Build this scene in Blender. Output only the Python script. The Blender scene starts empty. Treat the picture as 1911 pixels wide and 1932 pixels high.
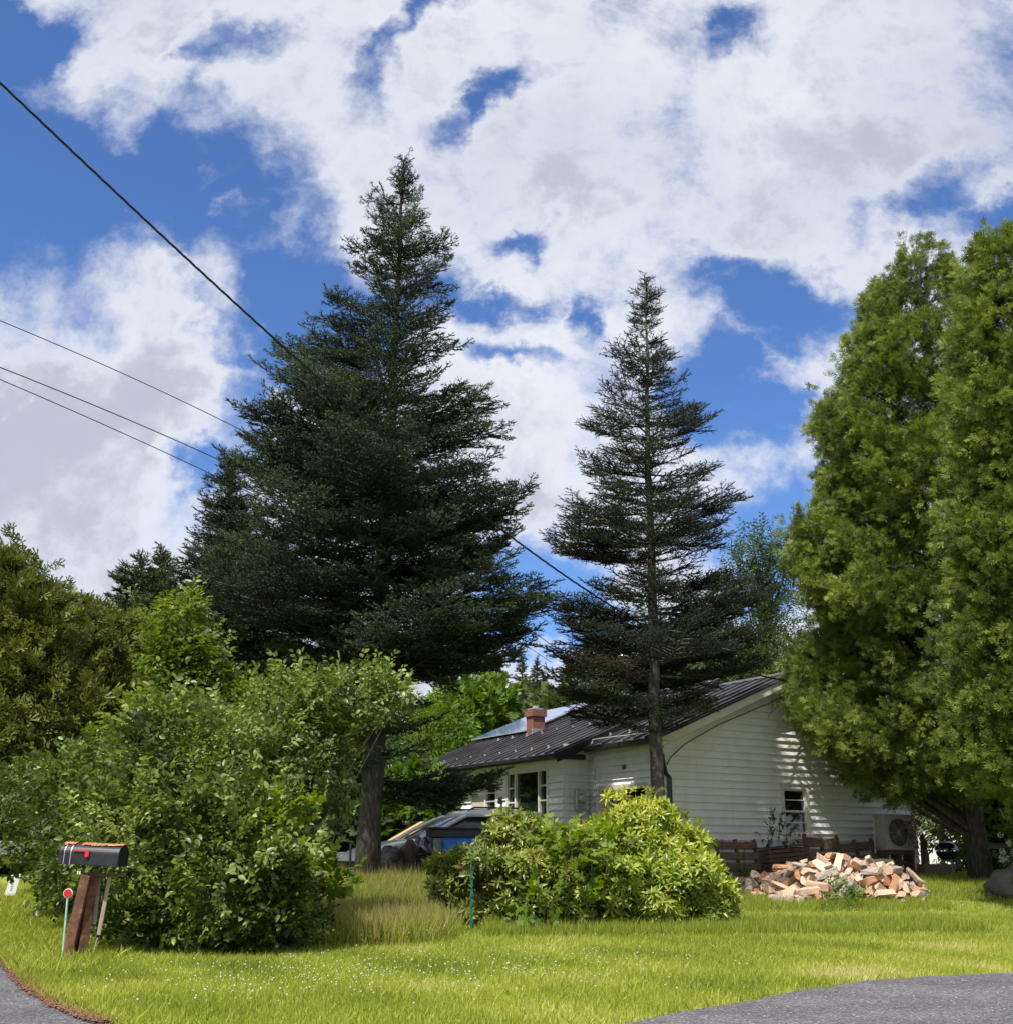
import bpy, bmesh, math, random
import numpy as np
from mathutils import Vector, Matrix, Euler, Quaternion
random.seed(11); RNG = np.random.default_rng(11)
R = math.radians
sc = bpy.context.scene
COL = sc.collection

# ---------------------------------------------------------------- camera
FPX = 2220.0; PITCH = R(16.4); EYE = 1.0; PCX, PCY = 955.5, 966.0
cam_d = bpy.data.cameras.new('camera'); cam = bpy.data.objects.new('camera', cam_d); COL.objects.link(cam)
cam_d.sensor_fit = 'HORIZONTAL'; cam_d.sensor_width = 36.0; cam_d.lens = 36.0 * FPX / 1911.0
cam_d.clip_start = 0.1; cam_d.clip_end = 3000
cam.location = (0, 0, EYE); cam.rotation_euler = (R(90) + PITCH, 0, 0)
sc.camera = cam

# ---------------------------------------------------------------- light
SUN_AZ, SUN_EL = R(-33), R(58)          # azimuth: a little to the left of straight behind the camera
sdir = Vector((math.sin(SUN_AZ) * math.cos(SUN_EL), -math.cos(SUN_AZ) * math.cos(SUN_EL), math.sin(SUN_EL)))
sun_d = bpy.data.lights.new('sun', 'SUN'); sun_d.energy = 4.8; sun_d.angle = R(0.55); sun_d.color = (1.0, 0.955, 0.88)
sun = bpy.data.objects.new('sun', sun_d); COL.objects.link(sun)
sun.rotation_euler = (-sdir).to_track_quat('-Z', 'Y').to_euler(); sun.location = (10, -10, 30)
sc.view_settings.view_transform = 'Standard'; sc.view_settings.look = 'None'
sc.view_settings.exposure = 0.45; sc.view_settings.gamma = 1.0; sc.view_settings.use_curve_mapping = False

def ray(x, y):
    xc = (x - PCX) / FPX; yc = -(y - PCY) / FPX
    return Vector((xc, math.cos(PITCH) - yc * math.sin(PITCH), math.sin(PITCH) + yc * math.cos(PITCH)))
def pt(x, y, Y):
    d = ray(x, y); return Vector((0, 0, EYE)) + d * (Y / d.y)
def proj(p):
    x, y, z = p[0], p[1], p[2] - EYE
    zc = y * math.cos(PITCH) + z * math.sin(PITCH); yc = -y * math.sin(PITCH) + z * math.cos(PITCH)
    return PCX + FPX * x / zc, PCY - FPX * yc / zc
def zdepth(p): return p[1] * math.cos(PITCH) + (p[2] - EYE) * math.sin(PITCH)

# ---------------------------------------------------------------- sky with clouds
world = bpy.data.worlds.new('World'); sc.world = world; world.use_nodes = True
wt = world.node_tree; wt.nodes.clear()
class NT:
    def __init__(s, t): s.t = t
    def n(s, typ, **kw):
        nd = s.t.nodes.new(typ)
        for k, v in kw.items(): setattr(nd, k, v)
        return nd
    def put(s, sock, v):
        if isinstance(v, bpy.types.NodeSocket): s.t.links.new(v, sock)
        elif v is not None: sock.default_value = v
    def m(s, op, a, b=None, c=None, clamp=False):
        nd = s.n('ShaderNodeMath', operation=op, use_clamp=clamp)
        for i, v in enumerate((a, b, c)): s.put(nd.inputs[i], v)
        return nd.outputs[0]
    def vm(s, op, a, b=None, scale=None):
        nd = s.n('ShaderNodeVectorMath', operation=op); s.put(nd.inputs[0], a)
        if b is not None: s.put(nd.inputs[1], b)
        if scale is not None: s.put(nd.inputs['Scale'], scale)
        return nd.outputs['Value'] if op in ('LENGTH', 'DOT_PRODUCT', 'DISTANCE') else nd.outputs[0]
    def noise(s, vec, scale, detail=4, rough=.5, dist=0, out=0):
        nd = s.n('ShaderNodeTexNoise'); s.put(nd.inputs['Vector'], vec)
        nd.inputs['Scale'].default_value = scale; nd.inputs['Detail'].default_value = detail
        nd.inputs['Roughness'].default_value = rough; nd.inputs['Distortion'].default_value = dist
        return nd.outputs[out]
    def ss(s, v, a, b, lo=0., hi=1.):
        nd = s.n('ShaderNodeMapRange', interpolation_type='SMOOTHSTEP'); s.put(nd.inputs[0], v)
        for i, q in enumerate((a, b, lo, hi)): nd.inputs[i + 1].default_value = q
        return nd.outputs[0]
    def mix(s, f, a, b):
        nd = s.n('ShaderNodeMix', data_type='RGBA'); s.put(nd.inputs[0], f)
        s.put(nd.inputs[6], a); s.put(nd.inputs[7], b); return nd.outputs[2]
    def ramp(s, v, stops):
        nd = s.n('ShaderNodeValToRGB'); s.put(nd.inputs[0], v); e = nd.color_ramp.elements
        while len(e) < len(stops): e.new(.5)
        for i, (p, c) in enumerate(stops): e[i].position = p; e[i].color = (*c, 1) if len(c) == 3 else c
        return nd.outputs[0]
w = NT(wt)
sky = w.n('ShaderNodeTexSky'); sky.sky_type = 'NISHITA'; sky.sun_disc = False
sky.sun_elevation = SUN_EL; sky.sun_rotation = math.atan2(sdir.x, sdir.y); sky.ozone_density = 2.2; sky.air_density = 1.0; sky.dust_density = .4
tc = w.n('ShaderNodeTexCoord').outputs['Generated']
sep = w.n('ShaderNodeSeparateXYZ'); w.put(sep.inputs[0], tc)
dy = w.m('MAXIMUM', sep.outputs[1], .12)
U = w.m('DIVIDE', sep.outputs[0], dy); W_ = w.m('DIVIDE', sep.outputs[2], dy)
cmb = w.n('ShaderNodeCombineXYZ'); w.put(cmb.inputs[0], U); w.put(cmb.inputs[1], W_); UV = cmb.outputs[0]
# gentle domain warp makes the edges of clouds ragged
wn = w.noise(UV, 2.6, 6, .62, out=1)
warp = w.vm('SCALE', w.vm('SUBTRACT', wn, (.5, .5, .5)), scale=.30)
wn2 = w.noise(UV, 9., 8, .66, out=1)
warp = w.vm('ADD', warp, w.vm('SCALE', w.vm('SUBTRACT', wn2, (.5, .5, .5)), scale=.13))
UVw = w.vm('ADD', UV, warp)
def uvw(x, y): d = ray(x, y); return d.x / d.y, d.z / d.y
def ell(x, y, rx, ry, rot=0, amp=1.):
    u, v = uvw(x, y); u1, _ = uvw(x + rx, y); _, v1 = uvw(x, y - ry)
    mp = w.n('ShaderNodeMapping', vector_type='TEXTURE'); w.put(mp.inputs[0], UVw)
    mp.inputs[1].default_value = (u, v, 0); mp.inputs[2].default_value = (0, 0, R(rot)); mp.inputs[3].default_value = (abs(u1 - u), abs(v1 - v), 1)
    return w.m('MULTIPLY', w.ss(w.vm('LENGTH', mp.outputs[0]), .0, 1.9, 1, 0), amp)
holes = [(60, 330, 250, 260, 0), (330, 360, 230, 150, -35), (520, 560, 210, 120, -38), (60, 60, 130, 110, 0), (370, 115, 95, 45, 15), (560, 700, 130, 70, -30),
         (960, 182, 75, 34, 25), (1000, 430, 85, 30, 25), (940, 590, 130, 34, 15), (1470, 560, 130, 75, -15), (1560, 590, 90, 50, 10), (1690, 385, 110, 60, 20), (1840, 425, 120, 40, 5),
         (1385, 730, 95, 95, 0), (1480, 640, 70, 45, 0), (1440, 1000, 120, 70, 0), (1020, 1120, 150, 90, -10), (1010, 1200, 110, 60, 0), (480, 800, 70, 90, 0), (385, 900, 60, 50, 0), (0, 785, 50, 25, 0),
         (960, 725, 80, 26, 0), (1360, 35, 60, 50, -60), (750, 70, 40, 90, -30), (1130, 575, 26, 60, -20), (100, 1160, 150, 60, 0), (830, 560, 70, 60, 30), (1380, 500, 90, 40, 0), (880, 610, 60, 40, 0), (1110, 1100, 90, 70, 0)]
tot = None
for h_ in holes:
    e_ = ell(*h_[:5], amp=(1.0 if h_[2] * h_[3] > 9000 else .62)); tot = e_ if tot is None else w.m('MAXIMUM', tot, e_)
puffs = [(230, 620, 260, 90, -8), (200, 800, 300, 170, 0), (350, 330, 40, 22, 0), (400, 398, 32, 26, 0), (180, 150, 110, 90, 0), (440, 570, 70, 40, -40), (990, 1240, 120, 50, 0), (1480, 1230, 80, 60, 0), (650, 1250, 100, 60, 0)]
pf = None
for h_ in puffs:
    e_ = ell(*h_[:5], amp=1.0); pf = e_ if pf is None else w.m('MAXIMUM', pf, e_)
n1 = w.noise(w.vm('ADD', UV, w.vm('SCALE', warp, scale=.5)), 4.6, 10, .64)
n2 = w.noise(w.vm('ADD', UV, (3.1, 7.7, 0)), 14., 6, .6)
dens = w.m('ADD', .66, w.m('MULTIPLY', w.m('SUBTRACT', n1, .5), 2.5))
dens = w.m('ADD', dens, w.m('MULTIPLY', w.m('SUBTRACT', n2, .5), .8))
dens = w.m('SUBTRACT', dens, w.m('MULTIPLY', tot, 1.25))
dens = w.m('ADD', dens, w.m('MULTIPLY', pf, .45))
cov = w.ss(dens, -.12, .80)
thick = w.ss(dens, .45, 1.25)
g1 = w.noise(w.vm('ADD', UVw, (9.3, 1.2, 0)), 2.6, 6, .55)
shade = w.m('ADD', w.m('MULTIPLY', thick, .55), w.m('MULTIPLY', g1, .90))
ccol = w.ramp(w.ss(shade, .3, 1.0), [(0, (6.9, 7.0, 7.3)), (.3, (6.0, 6.15, 6.7)), (.65, (5.0, 5.2, 5.9)), (1, (4.0, 4.2, 5.0))])
tint = w.n('ShaderNodeMix', data_type='RGBA', blend_type='MULTIPLY'); tint.inputs[0].default_value = 1
w.put(tint.inputs[6], sky.outputs[0]); tint.inputs[7].default_value = (.62, .84, 1.2, 1)
allc = w.mix(w.m('MULTIPLY', cov, .96), tint.outputs[2], ccol)
bg = w.n('ShaderNodeBackground'); w.put(bg.inputs[0], allc); bg.inputs[1].default_value = .1
wo = w.n('ShaderNodeOutputWorld'); wt.links.new(bg.outputs[0], wo.inputs[0])

# ---------------------------------------------------------------- materials
def mat(name, base=(.5, .5, .5), rough=.6, metal=0., spec=.4, build=None):
    m = bpy.data.materials.new(name); m.use_nodes = True; t = NT(m.node_tree)
    b = m.node_tree.nodes['Principled BSDF']
    b.inputs['Base Color'].default_value = (*base, 1); b.inputs['Roughness'].default_value = rough
    b.inputs['Metallic'].default_value = metal; b.inputs['Specular IOR Level'].default_value = spec
    if build: build(t, b)
    return m
def objco(t): return t.n('ShaderNodeTexCoord').outputs['Object']
def bump(t, b, h, s=.3, d=.01):
    n = t.n('ShaderNodeBump'); t.put(n.inputs['Height'], h); n.inputs['Strength'].default_value = s; n.inputs['Distance'].default_value = d
    t.put(b.inputs['Normal'], n.outputs[0])
def noisy(name, c0, c1, scale=8., rough=.7, metal=0., stretch=(1, 1, 1), bs=.0, bd=.01, detail=6, c2=None, spec=.4, lo=.3, hi=.7, rvar=0.):
    def bld(t, b):
        mp = t.n('ShaderNodeMapping'); t.put(mp.inputs[0], objco(t)); mp.inputs[3].default_value = stretch
        n = t.noise(mp.outputs[0], scale, detail, .6)
        st = [(lo, c0), (hi, c1)] if c2 is None else [(lo, c0), ((lo + hi) / 2, c1), (hi, c2)]
        t.put(b.inputs['Base Color'], t.ramp(n, st))
        if bs: bump(t, b, n, bs, bd)
        if rvar: t.put(b.inputs['Roughness'], t.ss(t.noise(objco(t), scale * .6, 4), .3, .7, rough - rvar, rough + rvar))
    return mat(name, c0, rough, metal, spec, bld)
def leafmat(name, stops, trans=.35, rough=.5, spec=.3):
    m = bpy.data.materials.new(name); m.use_nodes = True; t = NT(m.node_tree); nt = m.node_tree
    b = nt.nodes['Principled BSDF']; out = nt.nodes['Material Output']
    at = t.n('ShaderNodeAttribute'); at.attribute_name = 'tone'
    col = t.ramp(at.outputs['Fac'], stops)
    t.put(b.inputs['Base Color'], col); b.inputs['Roughness'].default_value = rough; b.inputs['Specular IOR Level'].default_value = spec
    tr = t.n('ShaderNodeBsdfTranslucent')
    hs = t.n('ShaderNodeHueSaturation'); hs.inputs['Saturation'].default_value = 1.15; hs.inputs['Value'].default_value = 1.35; t.put(hs.inputs['Color'], col)
    t.put(tr.inputs[0], hs.outputs[0])
    ms = t.n('ShaderNodeMixShader'); ms.inputs[0].default_value = trans
    nt.links.new(b.outputs[0], ms.inputs[1]); nt.links.new(tr.outputs[0], ms.inputs[2]); nt.links.new(ms.outputs[0], out.inputs[0])
    return m
M = {}
M['spruce'] = leafmat('spruce_needles', [(0, (.016, .022, .009)), (.45, (.036, .056, .024)), (.8, (.072, .108, .055)), (1, (.12, .15, .06))], .2, .55)
M['fir'] = leafmat('fir_needles', [(0, (.024, .028, .014)), (.5, (.036, .048, .026)), (.85, (.055, .072, .038)), (1, (.09, .06, .032))], .18, .6)
M['farcon'] = leafmat('distant_conifer_needles', [(0, (.025, .036, .014)), (.5, (.05, .072, .022)), (1, (.09, .11, .035))], .25, .6)
M['cedar'] = leafmat('cedar_sprays', [(0, (.026, .038, .011)), (.4, (.072, .102, .022)), (.75, (.16, .21, .04)), (1, (.28, .33, .07))], .3, .5)
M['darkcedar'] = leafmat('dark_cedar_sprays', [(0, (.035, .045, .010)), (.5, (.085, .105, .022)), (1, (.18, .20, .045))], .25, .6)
M['lilac'] = leafmat('lilac_leaves', [(0, (.035, .055, .012)), (.4, (.10, .145, .028)), (.7, (.22, .28, .07)), (1, (.42, .46, .14))], .35, .4, .45)
M['maple'] = leafmat('maple_leaves', [(0, (.07, .12, .015)), (.5, (.13, .21, .02)), (1, (.24, .32, .03))], .45, .5)
M['sapling'] = leafmat('sapling_leaves', [(0, (.05, .075, .012)), (.6, (.15, .20, .03)), (1, (.28, .31, .06))], .4, .45)
M['rhodo'] = leafmat('rhododendron_leaves', [(0, (.20, .12, .05)), (.1, (.09, .10, .02)), (.25, (.09, .15, .022)), (.6, (.24, .32, .04)), (1, (.46, .48, .09))], .3, .35, .5)
M['rhodo2'] = leafmat('sallow_rhododendron_leaves', [(0, (.26, .15, .06)), (.25, (.16, .13, .04)), (.5, (.13, .18, .035)), (.8, (.22, .27, .05)), (1, (.36, .36, .08))], .3, .35, .5)
M['bgleaf'] = leafmat('distant_leaves', [(0, (.03, .06, .012)), (.5, (.075, .14, .022)), (1, (.16, .24, .035))], .35, .6)
M['bgleaf2'] = leafmat('distant_dull_leaves', [(0, (.028, .05, .018)), (.6, (.06, .10, .03)), (1, (.12, .15, .04))], .35, .6)
M['deadleaf'] = leafmat('dead_foliage', [(0, (.08, .045, .022)), (.5, (.17, .10, .05)), (1, (.28, .19, .10))], .3, .7)
M['grass'] = leafmat('grass_blades', [(0, (.12, .18, .03)), (.45, (.29, .34, .05)), (.8, (.42, .45, .075)), (1, (.55, .50, .22))], .35, .55, .25)
M['grassdark'] = leafmat('weed_leaves', [(0, (.04, .09, .018)), (.6, (.09, .17, .03)), (1, (.17, .25, .05))], .35, .5)
M['hay'] = leafmat('dry_grass_heads', [(0, (.20, .20, .06)), (.4, (.36, .29, .13)), (1, (.58, .44, .26))], .4, .7)
M['clover'] = leafmat('clover_flower', [(0, (.42, .46, .32)), (1, (.75, .76, .66))], .3, .7)
M['litter'] = leafmat('fallen_needles', [(0, (.12, .055, .03)), (1, (.30, .16, .10))], .1, .8)
M['lily'] = leafmat('lily_petals', [(0, (.62, .11, .02)), (1, (.85, .25, .05))], .4, .5)
M['hydra'] = leafmat('white_flower_heads', [(0, (.45, .5, .4)), (1, (.8, .82, .76))], .3, .6)
M['bark'] = noisy('spruce_bark', (.020, .017, .014), (.055, .047, .038), 9, .9, stretch=(2.2, 2.2, .5), bs=1., bd=.05, c2=(.11, .10, .085))
M['barklight'] = noisy('fir_bark', (.04, .034, .03), (.085, .075, .065), 7, .9, stretch=(1.3, 1.3, .55), bs=.8, bd=.02, c2=(.24, .22, .19))
M['twig'] = noisy('twig_bark', (.06, .045, .03), (.16, .125, .09), 12, .9)
M['greytwig'] = noisy('grey_branch_bark', (.14, .12, .10), (.30, .27, .23), 12, .9)
def b_siding(t, b):
    co = objco(t); n = t.noise(co, 2.2, 6, .6); n2 = t.noise(co, 26, 4, .6)
    st = t.n('ShaderNodeMapping'); t.put(st.inputs[0], co); st.inputs[3].default_value = (5, 5, .35); n3 = t.noise(st.outputs[0], 3., 5, .6)
    c = t.mix(t.ss(n, .35, .75), (.80, .80, .79, 1), (.70, .70, .68, 1)); c = t.mix(t.ss(n3, .55, .8, 0, .55), c, (.50, .50, .47, 1)); c = t.mix(t.ss(n2, .62, .8, 0, .35), c, (.48, .47, .44, 1))
    t.put(b.inputs['Base Color'], c); bump(t, b, n2, .12, .004)
M['siding'] = mat('white_clapboard_paint', rough=.55, build=b_siding)
M['trim'] = noisy('trim_paint', (.74, .72, .69), (.60, .57, .53), 5, .5, detail=5)
M['pinktrim'] = noisy('garage_trim_paint', (.60, .53, .49), (.50, .44, .40), 5, .55)
M['soffit'] = noisy('soffit_paint', (.62, .60, .54), (.50, .48, .42), 3, .6)
def b_roof(t, b):
    co = objco(t); n = t.noise(co, 1.3, 6, .6); n2 = t.noise(co, 18, 3, .6)
    t.put(b.inputs['Base Color'], t.mix(t.ss(n, .35, .7), (.085, .08, .085, 1), (.16, .155, .16, 1)))
    t.put(b.inputs['Roughness'], t.ss(n2, .3, .7, .26, .42)); bump(t, b, n, .1, .02)
M['roof'] = mat('dark_standing_seam_metal', rough=.4, metal=.6, spec=.5, build=b_roof)
M['blackmetal'] = noisy('black_gutter_paint', (.012, .012, .014), (.03, .03, .032), 4, .3)
def b_glass(t, b):
    b.inputs['Coat Weight'].default_value = .6
M['glass'] = mat('dark_window_glass', (.010, .013, .013), .04, 0, .8, b_glass)
M['glassblue'] = mat('car_glass', (.012, .016, .02), .05, 0, .5)
M['interior'] = mat('dark_interior', (.012, .012, .012), .9)
M['steel'] = noisy('stainless_flue', (.55, .55, .56), (.75, .75, .76), 6, .18, metal=.95)
M['galv'] = noisy('galvanised_metal', (.42, .43, .43), (.6, .6, .6), 9, .4, metal=.6)
def b_brick(t, b):
    br = t.n('ShaderNodeTexBrick'); mp = t.n('ShaderNodeMapping'); t.put(mp.inputs[0], objco(t)); mp.inputs[2].default_value = (R(90), 0, 0)
    cx = t.n('ShaderNodeSeparateXYZ'); t.put(cx.inputs[0], objco(t)); cc = t.n('ShaderNodeCombineXYZ')
    t.put(cc.inputs[0], t.m('ADD', cx.outputs[0], cx.outputs[1])); t.put(cc.inputs[1], cx.outputs[2]); t.put(br.inputs[0], cc.outputs[0])
    br.inputs['Color1'].default_value = (.24, .075, .05, 1); br.inputs['Color2'].default_value = (.16, .055, .04, 1); br.inputs['Mortar'].default_value = (.20, .15, .13, 1)
    br.inputs['Scale'].default_value = 1.; br.inputs['Mortar Size'].default_value = .007; br.inputs['Brick Width'].default_value = .2; br.inputs['Row Height'].default_value = .067
    n = t.noise(objco(t), 14, 4, .6); t.put(b.inputs['Base Color'], t.mix(t.ss(n, .5, .8, 0, .5), br.outputs[0], (.09, .05, .04, 1))); bump(t, b, br.outputs[1], -.4, .01)
M['brick'] = mat('chimney_brick', rough=.85, build=b_brick)
def b_solar(t, b):
    t.put(b.inputs['Base Color'], t.mix(t.ss(t.noise(objco(t), 1.5, 3), .3, .7), (.06, .14, .42, 1), (.12, .22, .55, 1)))
    b.inputs['Coat Weight'].default_value = 1.; b.inputs['Coat Roughness'].default_value = .08
M['solar'] = mat('solar_glass', rough=.2, metal=.2, spec=.8, build=b_solar)
M['conc'] = noisy('concrete', (.28, .27, .25), (.42, .41, .38), 6, .9, bs=.2)
def b_wood(t, b):     # fresh split firewood: each piece a little different in tone
    oi = t.n('ShaderNodeObjectInfo'); mp = t.n('ShaderNodeMapping'); t.put(mp.inputs[0], objco(t)); mp.inputs[3].default_value = (1.5, 14, 14)
    n = t.noise(mp.outputs[0], 3., 6, .6, dist=.4)
    base = t.ramp(oi.outputs['Random'], [(0, (.66, .50, .36)), (.3, (.62, .42, .30)), (.6, (.70, .55, .41)), (.8, (.58, .34, .20)), (1, (.50, .24, .12))])
    dk = t.n('ShaderNodeMix', data_type='RGBA', blend_type='MULTIPLY'); dk.inputs[0].default_value = 1; t.put(dk.inputs[6], base)
    t.put(dk.inputs[7], t.ramp(n, [(.25, (.62, .55, .50)), (.6, (1, 1, 1)), (.8, (1.1, 1.08, 1.05))])); t.put(b.inputs['Base Color'], dk.outputs[2]); bump(t, b, n, .5, .01)
M['splitwood'] = mat('split_wood', rough=.75, build=b_wood)
def b_lbark(t, b):
    oi = t.n('ShaderNodeObjectInfo'); co = objco(t); n = t.noise(co, 14, 6, .65); n2 = t.noise(co, 45, 3, .6)
    c0 = t.ramp(oi.outputs['Random'], [(0, (.16, .13, .11)), (.5, (.26, .22, .19)), (.85, (.36, .31, .27)), (1, (.55, .50, .45))])
    t.put(b.inputs['Base Color'], t.mix(t.ss(n, .42, .62, 0, .75), c0, (.46, .38, .32, 1))); bump(t, b, n, .9, .015)
M['logbark'] = mat('log_bark', rough=.9, build=b_lbark)
M['darkbark'] = noisy('dark_log_bark', (.03, .025, .022), (.10, .08, .065), 12, .85, bs=.8, bd=.015)  # darker bark tone for the dark logs, also on the wall cable
M['darkwood'] = noisy('weathered_dark_wood', (.10, .07, .05), (.22, .16, .11), 10, .85, stretch=(1, 6, 6), bs=.3)
M['pallet'] = noisy('pallet_wood', (.055, .036, .026), (.15, .095, .065), 6, .9, stretch=(1, 5, 5), bs=.3, c2=(.21, .15, .11))
M['lumber'] = noisy('new_lumber', (.58, .38, .16), (.50, .30, .12), 5, .7, stretch=(1, 5, 5))
M['postwood'] = noisy('weathered_post', (.30, .25, .20), (.42, .37, .31), 7, .85, stretch=(6, 6, .6), bs=.4)
def b_rust(t, b):
    co = objco(t); vo = t.n('ShaderNodeTexVoronoi'); mp = t.n('ShaderNodeMapping'); t.put(mp.inputs[0], co); mp.inputs[3].default_value = (1, 1, .6); t.put(vo.inputs[0], mp.outputs[0]); vo.inputs['Scale'].default_value = 42
    n = t.noise(co, 12, 5, .6); c = t.ramp(n, [(.3, (.085, .035, .022)), (.55, (.16, .075, .045)), (.75, (.26, .15, .10))])
    t.put(b.inputs['Base Color'], t.mix(t.ss(vo.outputs[0], .1, .3, .7, 0), c, (.04, .02, .015, 1))); bump(t, b, n, .5, .01)
M['rustpost'] = mat('rust_brown_post', rough=.9, build=b_rust)
M['mailblack'] = noisy('mailbox_black_paint', (.010, .011, .014), (.028, .03, .038), 6, .42, bs=.05)
M['mailrust'] = noisy('mailbox_rust', (.20, .05, .015), (.42, .13, .05), 16, .8, c2=(.60, .30, .18), bs=.3)
M['red'] = noisy('red_plastic', (.62, .03, .03), (.48, .02, .03), 10, .35)
M['reflector'] = mat('red_reflector', (.55, .01, .02), .15, 0, .8)
M['whitepaint'] = noisy('white_paint', (.80, .80, .80), (.68, .68, .68), 5, .35)
def b_car(t, b): b.inputs['Coat Weight'].default_value = .8; b.inputs['Coat Roughness'].default_value = .04
M['carwhite'] = mat('white_car_paint', (.84, .85, .86), .3, 0, .5, b_car)
M['cargrey'] = mat('grey_lower_cladding', (.05, .052, .055), .5)
M['tyre'] = noisy('tyre_rubber', (.014, .014, .014), (.03, .03, .03), 20, .85)
M['rim'] = mat('alloy', (.5, .5, .5), .3, .9)
M['lamp'] = mat('lamp_lens', (.75, .78, .8), .08, .3, .9)
M['redlamp'] = mat('tail_lamp_lens', (.45, .02, .03), .15, 0, .8)
M['blacktrim'] = noisy('black_trim', (.012, .012, .013), (.03, .03, .03), 8, .35)
M['bag'] = noisy('rubbish_bag_plastic', (.03, .028, .026), (.10, .09, .08), 5, .35, bs=.8, bd=.05)
M['brownbag'] = noisy('brown_sacking', (.07, .05, .04), (.17, .13, .10), 7, .8, bs=.7, bd=.04)
M['blue'] = noisy('blue_tarp', (.02, .19, .62), (.012, .12, .45), 6, .4, bs=.6, bd=.03)
M['greypanel'] = noisy('grey_corrugated_sheet', (.11, .12, .13), (.19, .20, .21), 5, .45, metal=.3)
M['greenstake'] = noisy('green_painted_steel', (.008, .09, .07), (.012, .14, .11), 9, .45)
M['palegreen'] = noisy('pale_green_rod', (.42, .58, .50), (.30, .44, .38), 30, .5)
M['hpwhite'] = noisy('heat_pump_casing', (.56, .55, .51), (.46, .45, .42), 3, .4)
M['rock'] = noisy('boulder_stone', (.07, .065, .06), (.17, .16, .145), 4, .9, bs=.8, bd=.05)
M['cable'] = mat('black_cable', (.012, .011, .014), .5)
M['enamel'] = mat('black_enamel', (.008, .008, .012), .08, 0, .8, b_car)
M['yellow'] = mat('yellow_panel', (.62, .48, .08), .5)
M['ink'] = mat('sign_ink', (.20, .22, .32), .7)
def b_ground(t, b):
    co = objco(t); n = t.noise(co, .35, 6, .6); n2 = t.noise(co, 9, 5, .65); n3 = t.noise(co, 60, 3, .6)
    c = t.mix(t.ss(n, .35, .65), (.18, .23, .035, 1), (.25, .29, .05, 1)); c = t.mix(t.ss(n2, .42, .68, 0, .8), c, (.07, .10, .022, 1)); c = t.mix(t.ss(n3, .58, .72, 0, .5), c, (.20, .19, .09, 1))
    t.put(b.inputs['Base Color'], c); bump(t, b, n2, .6, .04)
M['ground'] = mat('lawn_soil', rough=.95, spec=.1, build=b_ground)
def b_road(t, b):
    co = objco(t); n = t.noise(co, 1.1, 6, .6); n2 = t.noise(co, 60, 4, .7); vo = t.n('ShaderNodeTexVoronoi'); t.put(vo.inputs[0], co); vo.inputs['Scale'].default_value = 75
    vc = t.n('ShaderNodeSeparateColor'); t.put(vc.inputs[0], vo.outputs['Color'])
    c = t.ramp(vc.outputs[0], [(0, (.06, .06, .065)), (.5, (.105, .105, .115)), (.85, (.155, .15, .16)), (1, (.30, .28, .27))])
    d = t.n('ShaderNodeMix', data_type='RGBA', blend_type='MULTIPLY'); d.inputs[0].default_value = 1; t.put(d.inputs[6], c)
    t.put(d.inputs[7], t.ramp(n, [(.3, (.72, .71, .74)), (.5, (1, 1, 1)), (.72, (1.4, 1.36, 1.33))])); t.put(b.inputs['Base Color'], d.outputs[2]); bump(t, b, t.m('ADD', vo.outputs[0], n2), .8, .008)
M['road'] = mat('gravelly_asphalt', rough=.9, spec=.2, build=b_road)
M['dirt'] = noisy('bare_dirt', (.10, .07, .045), (.20, .15, .10), 8, .95, bs=.4)

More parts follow.
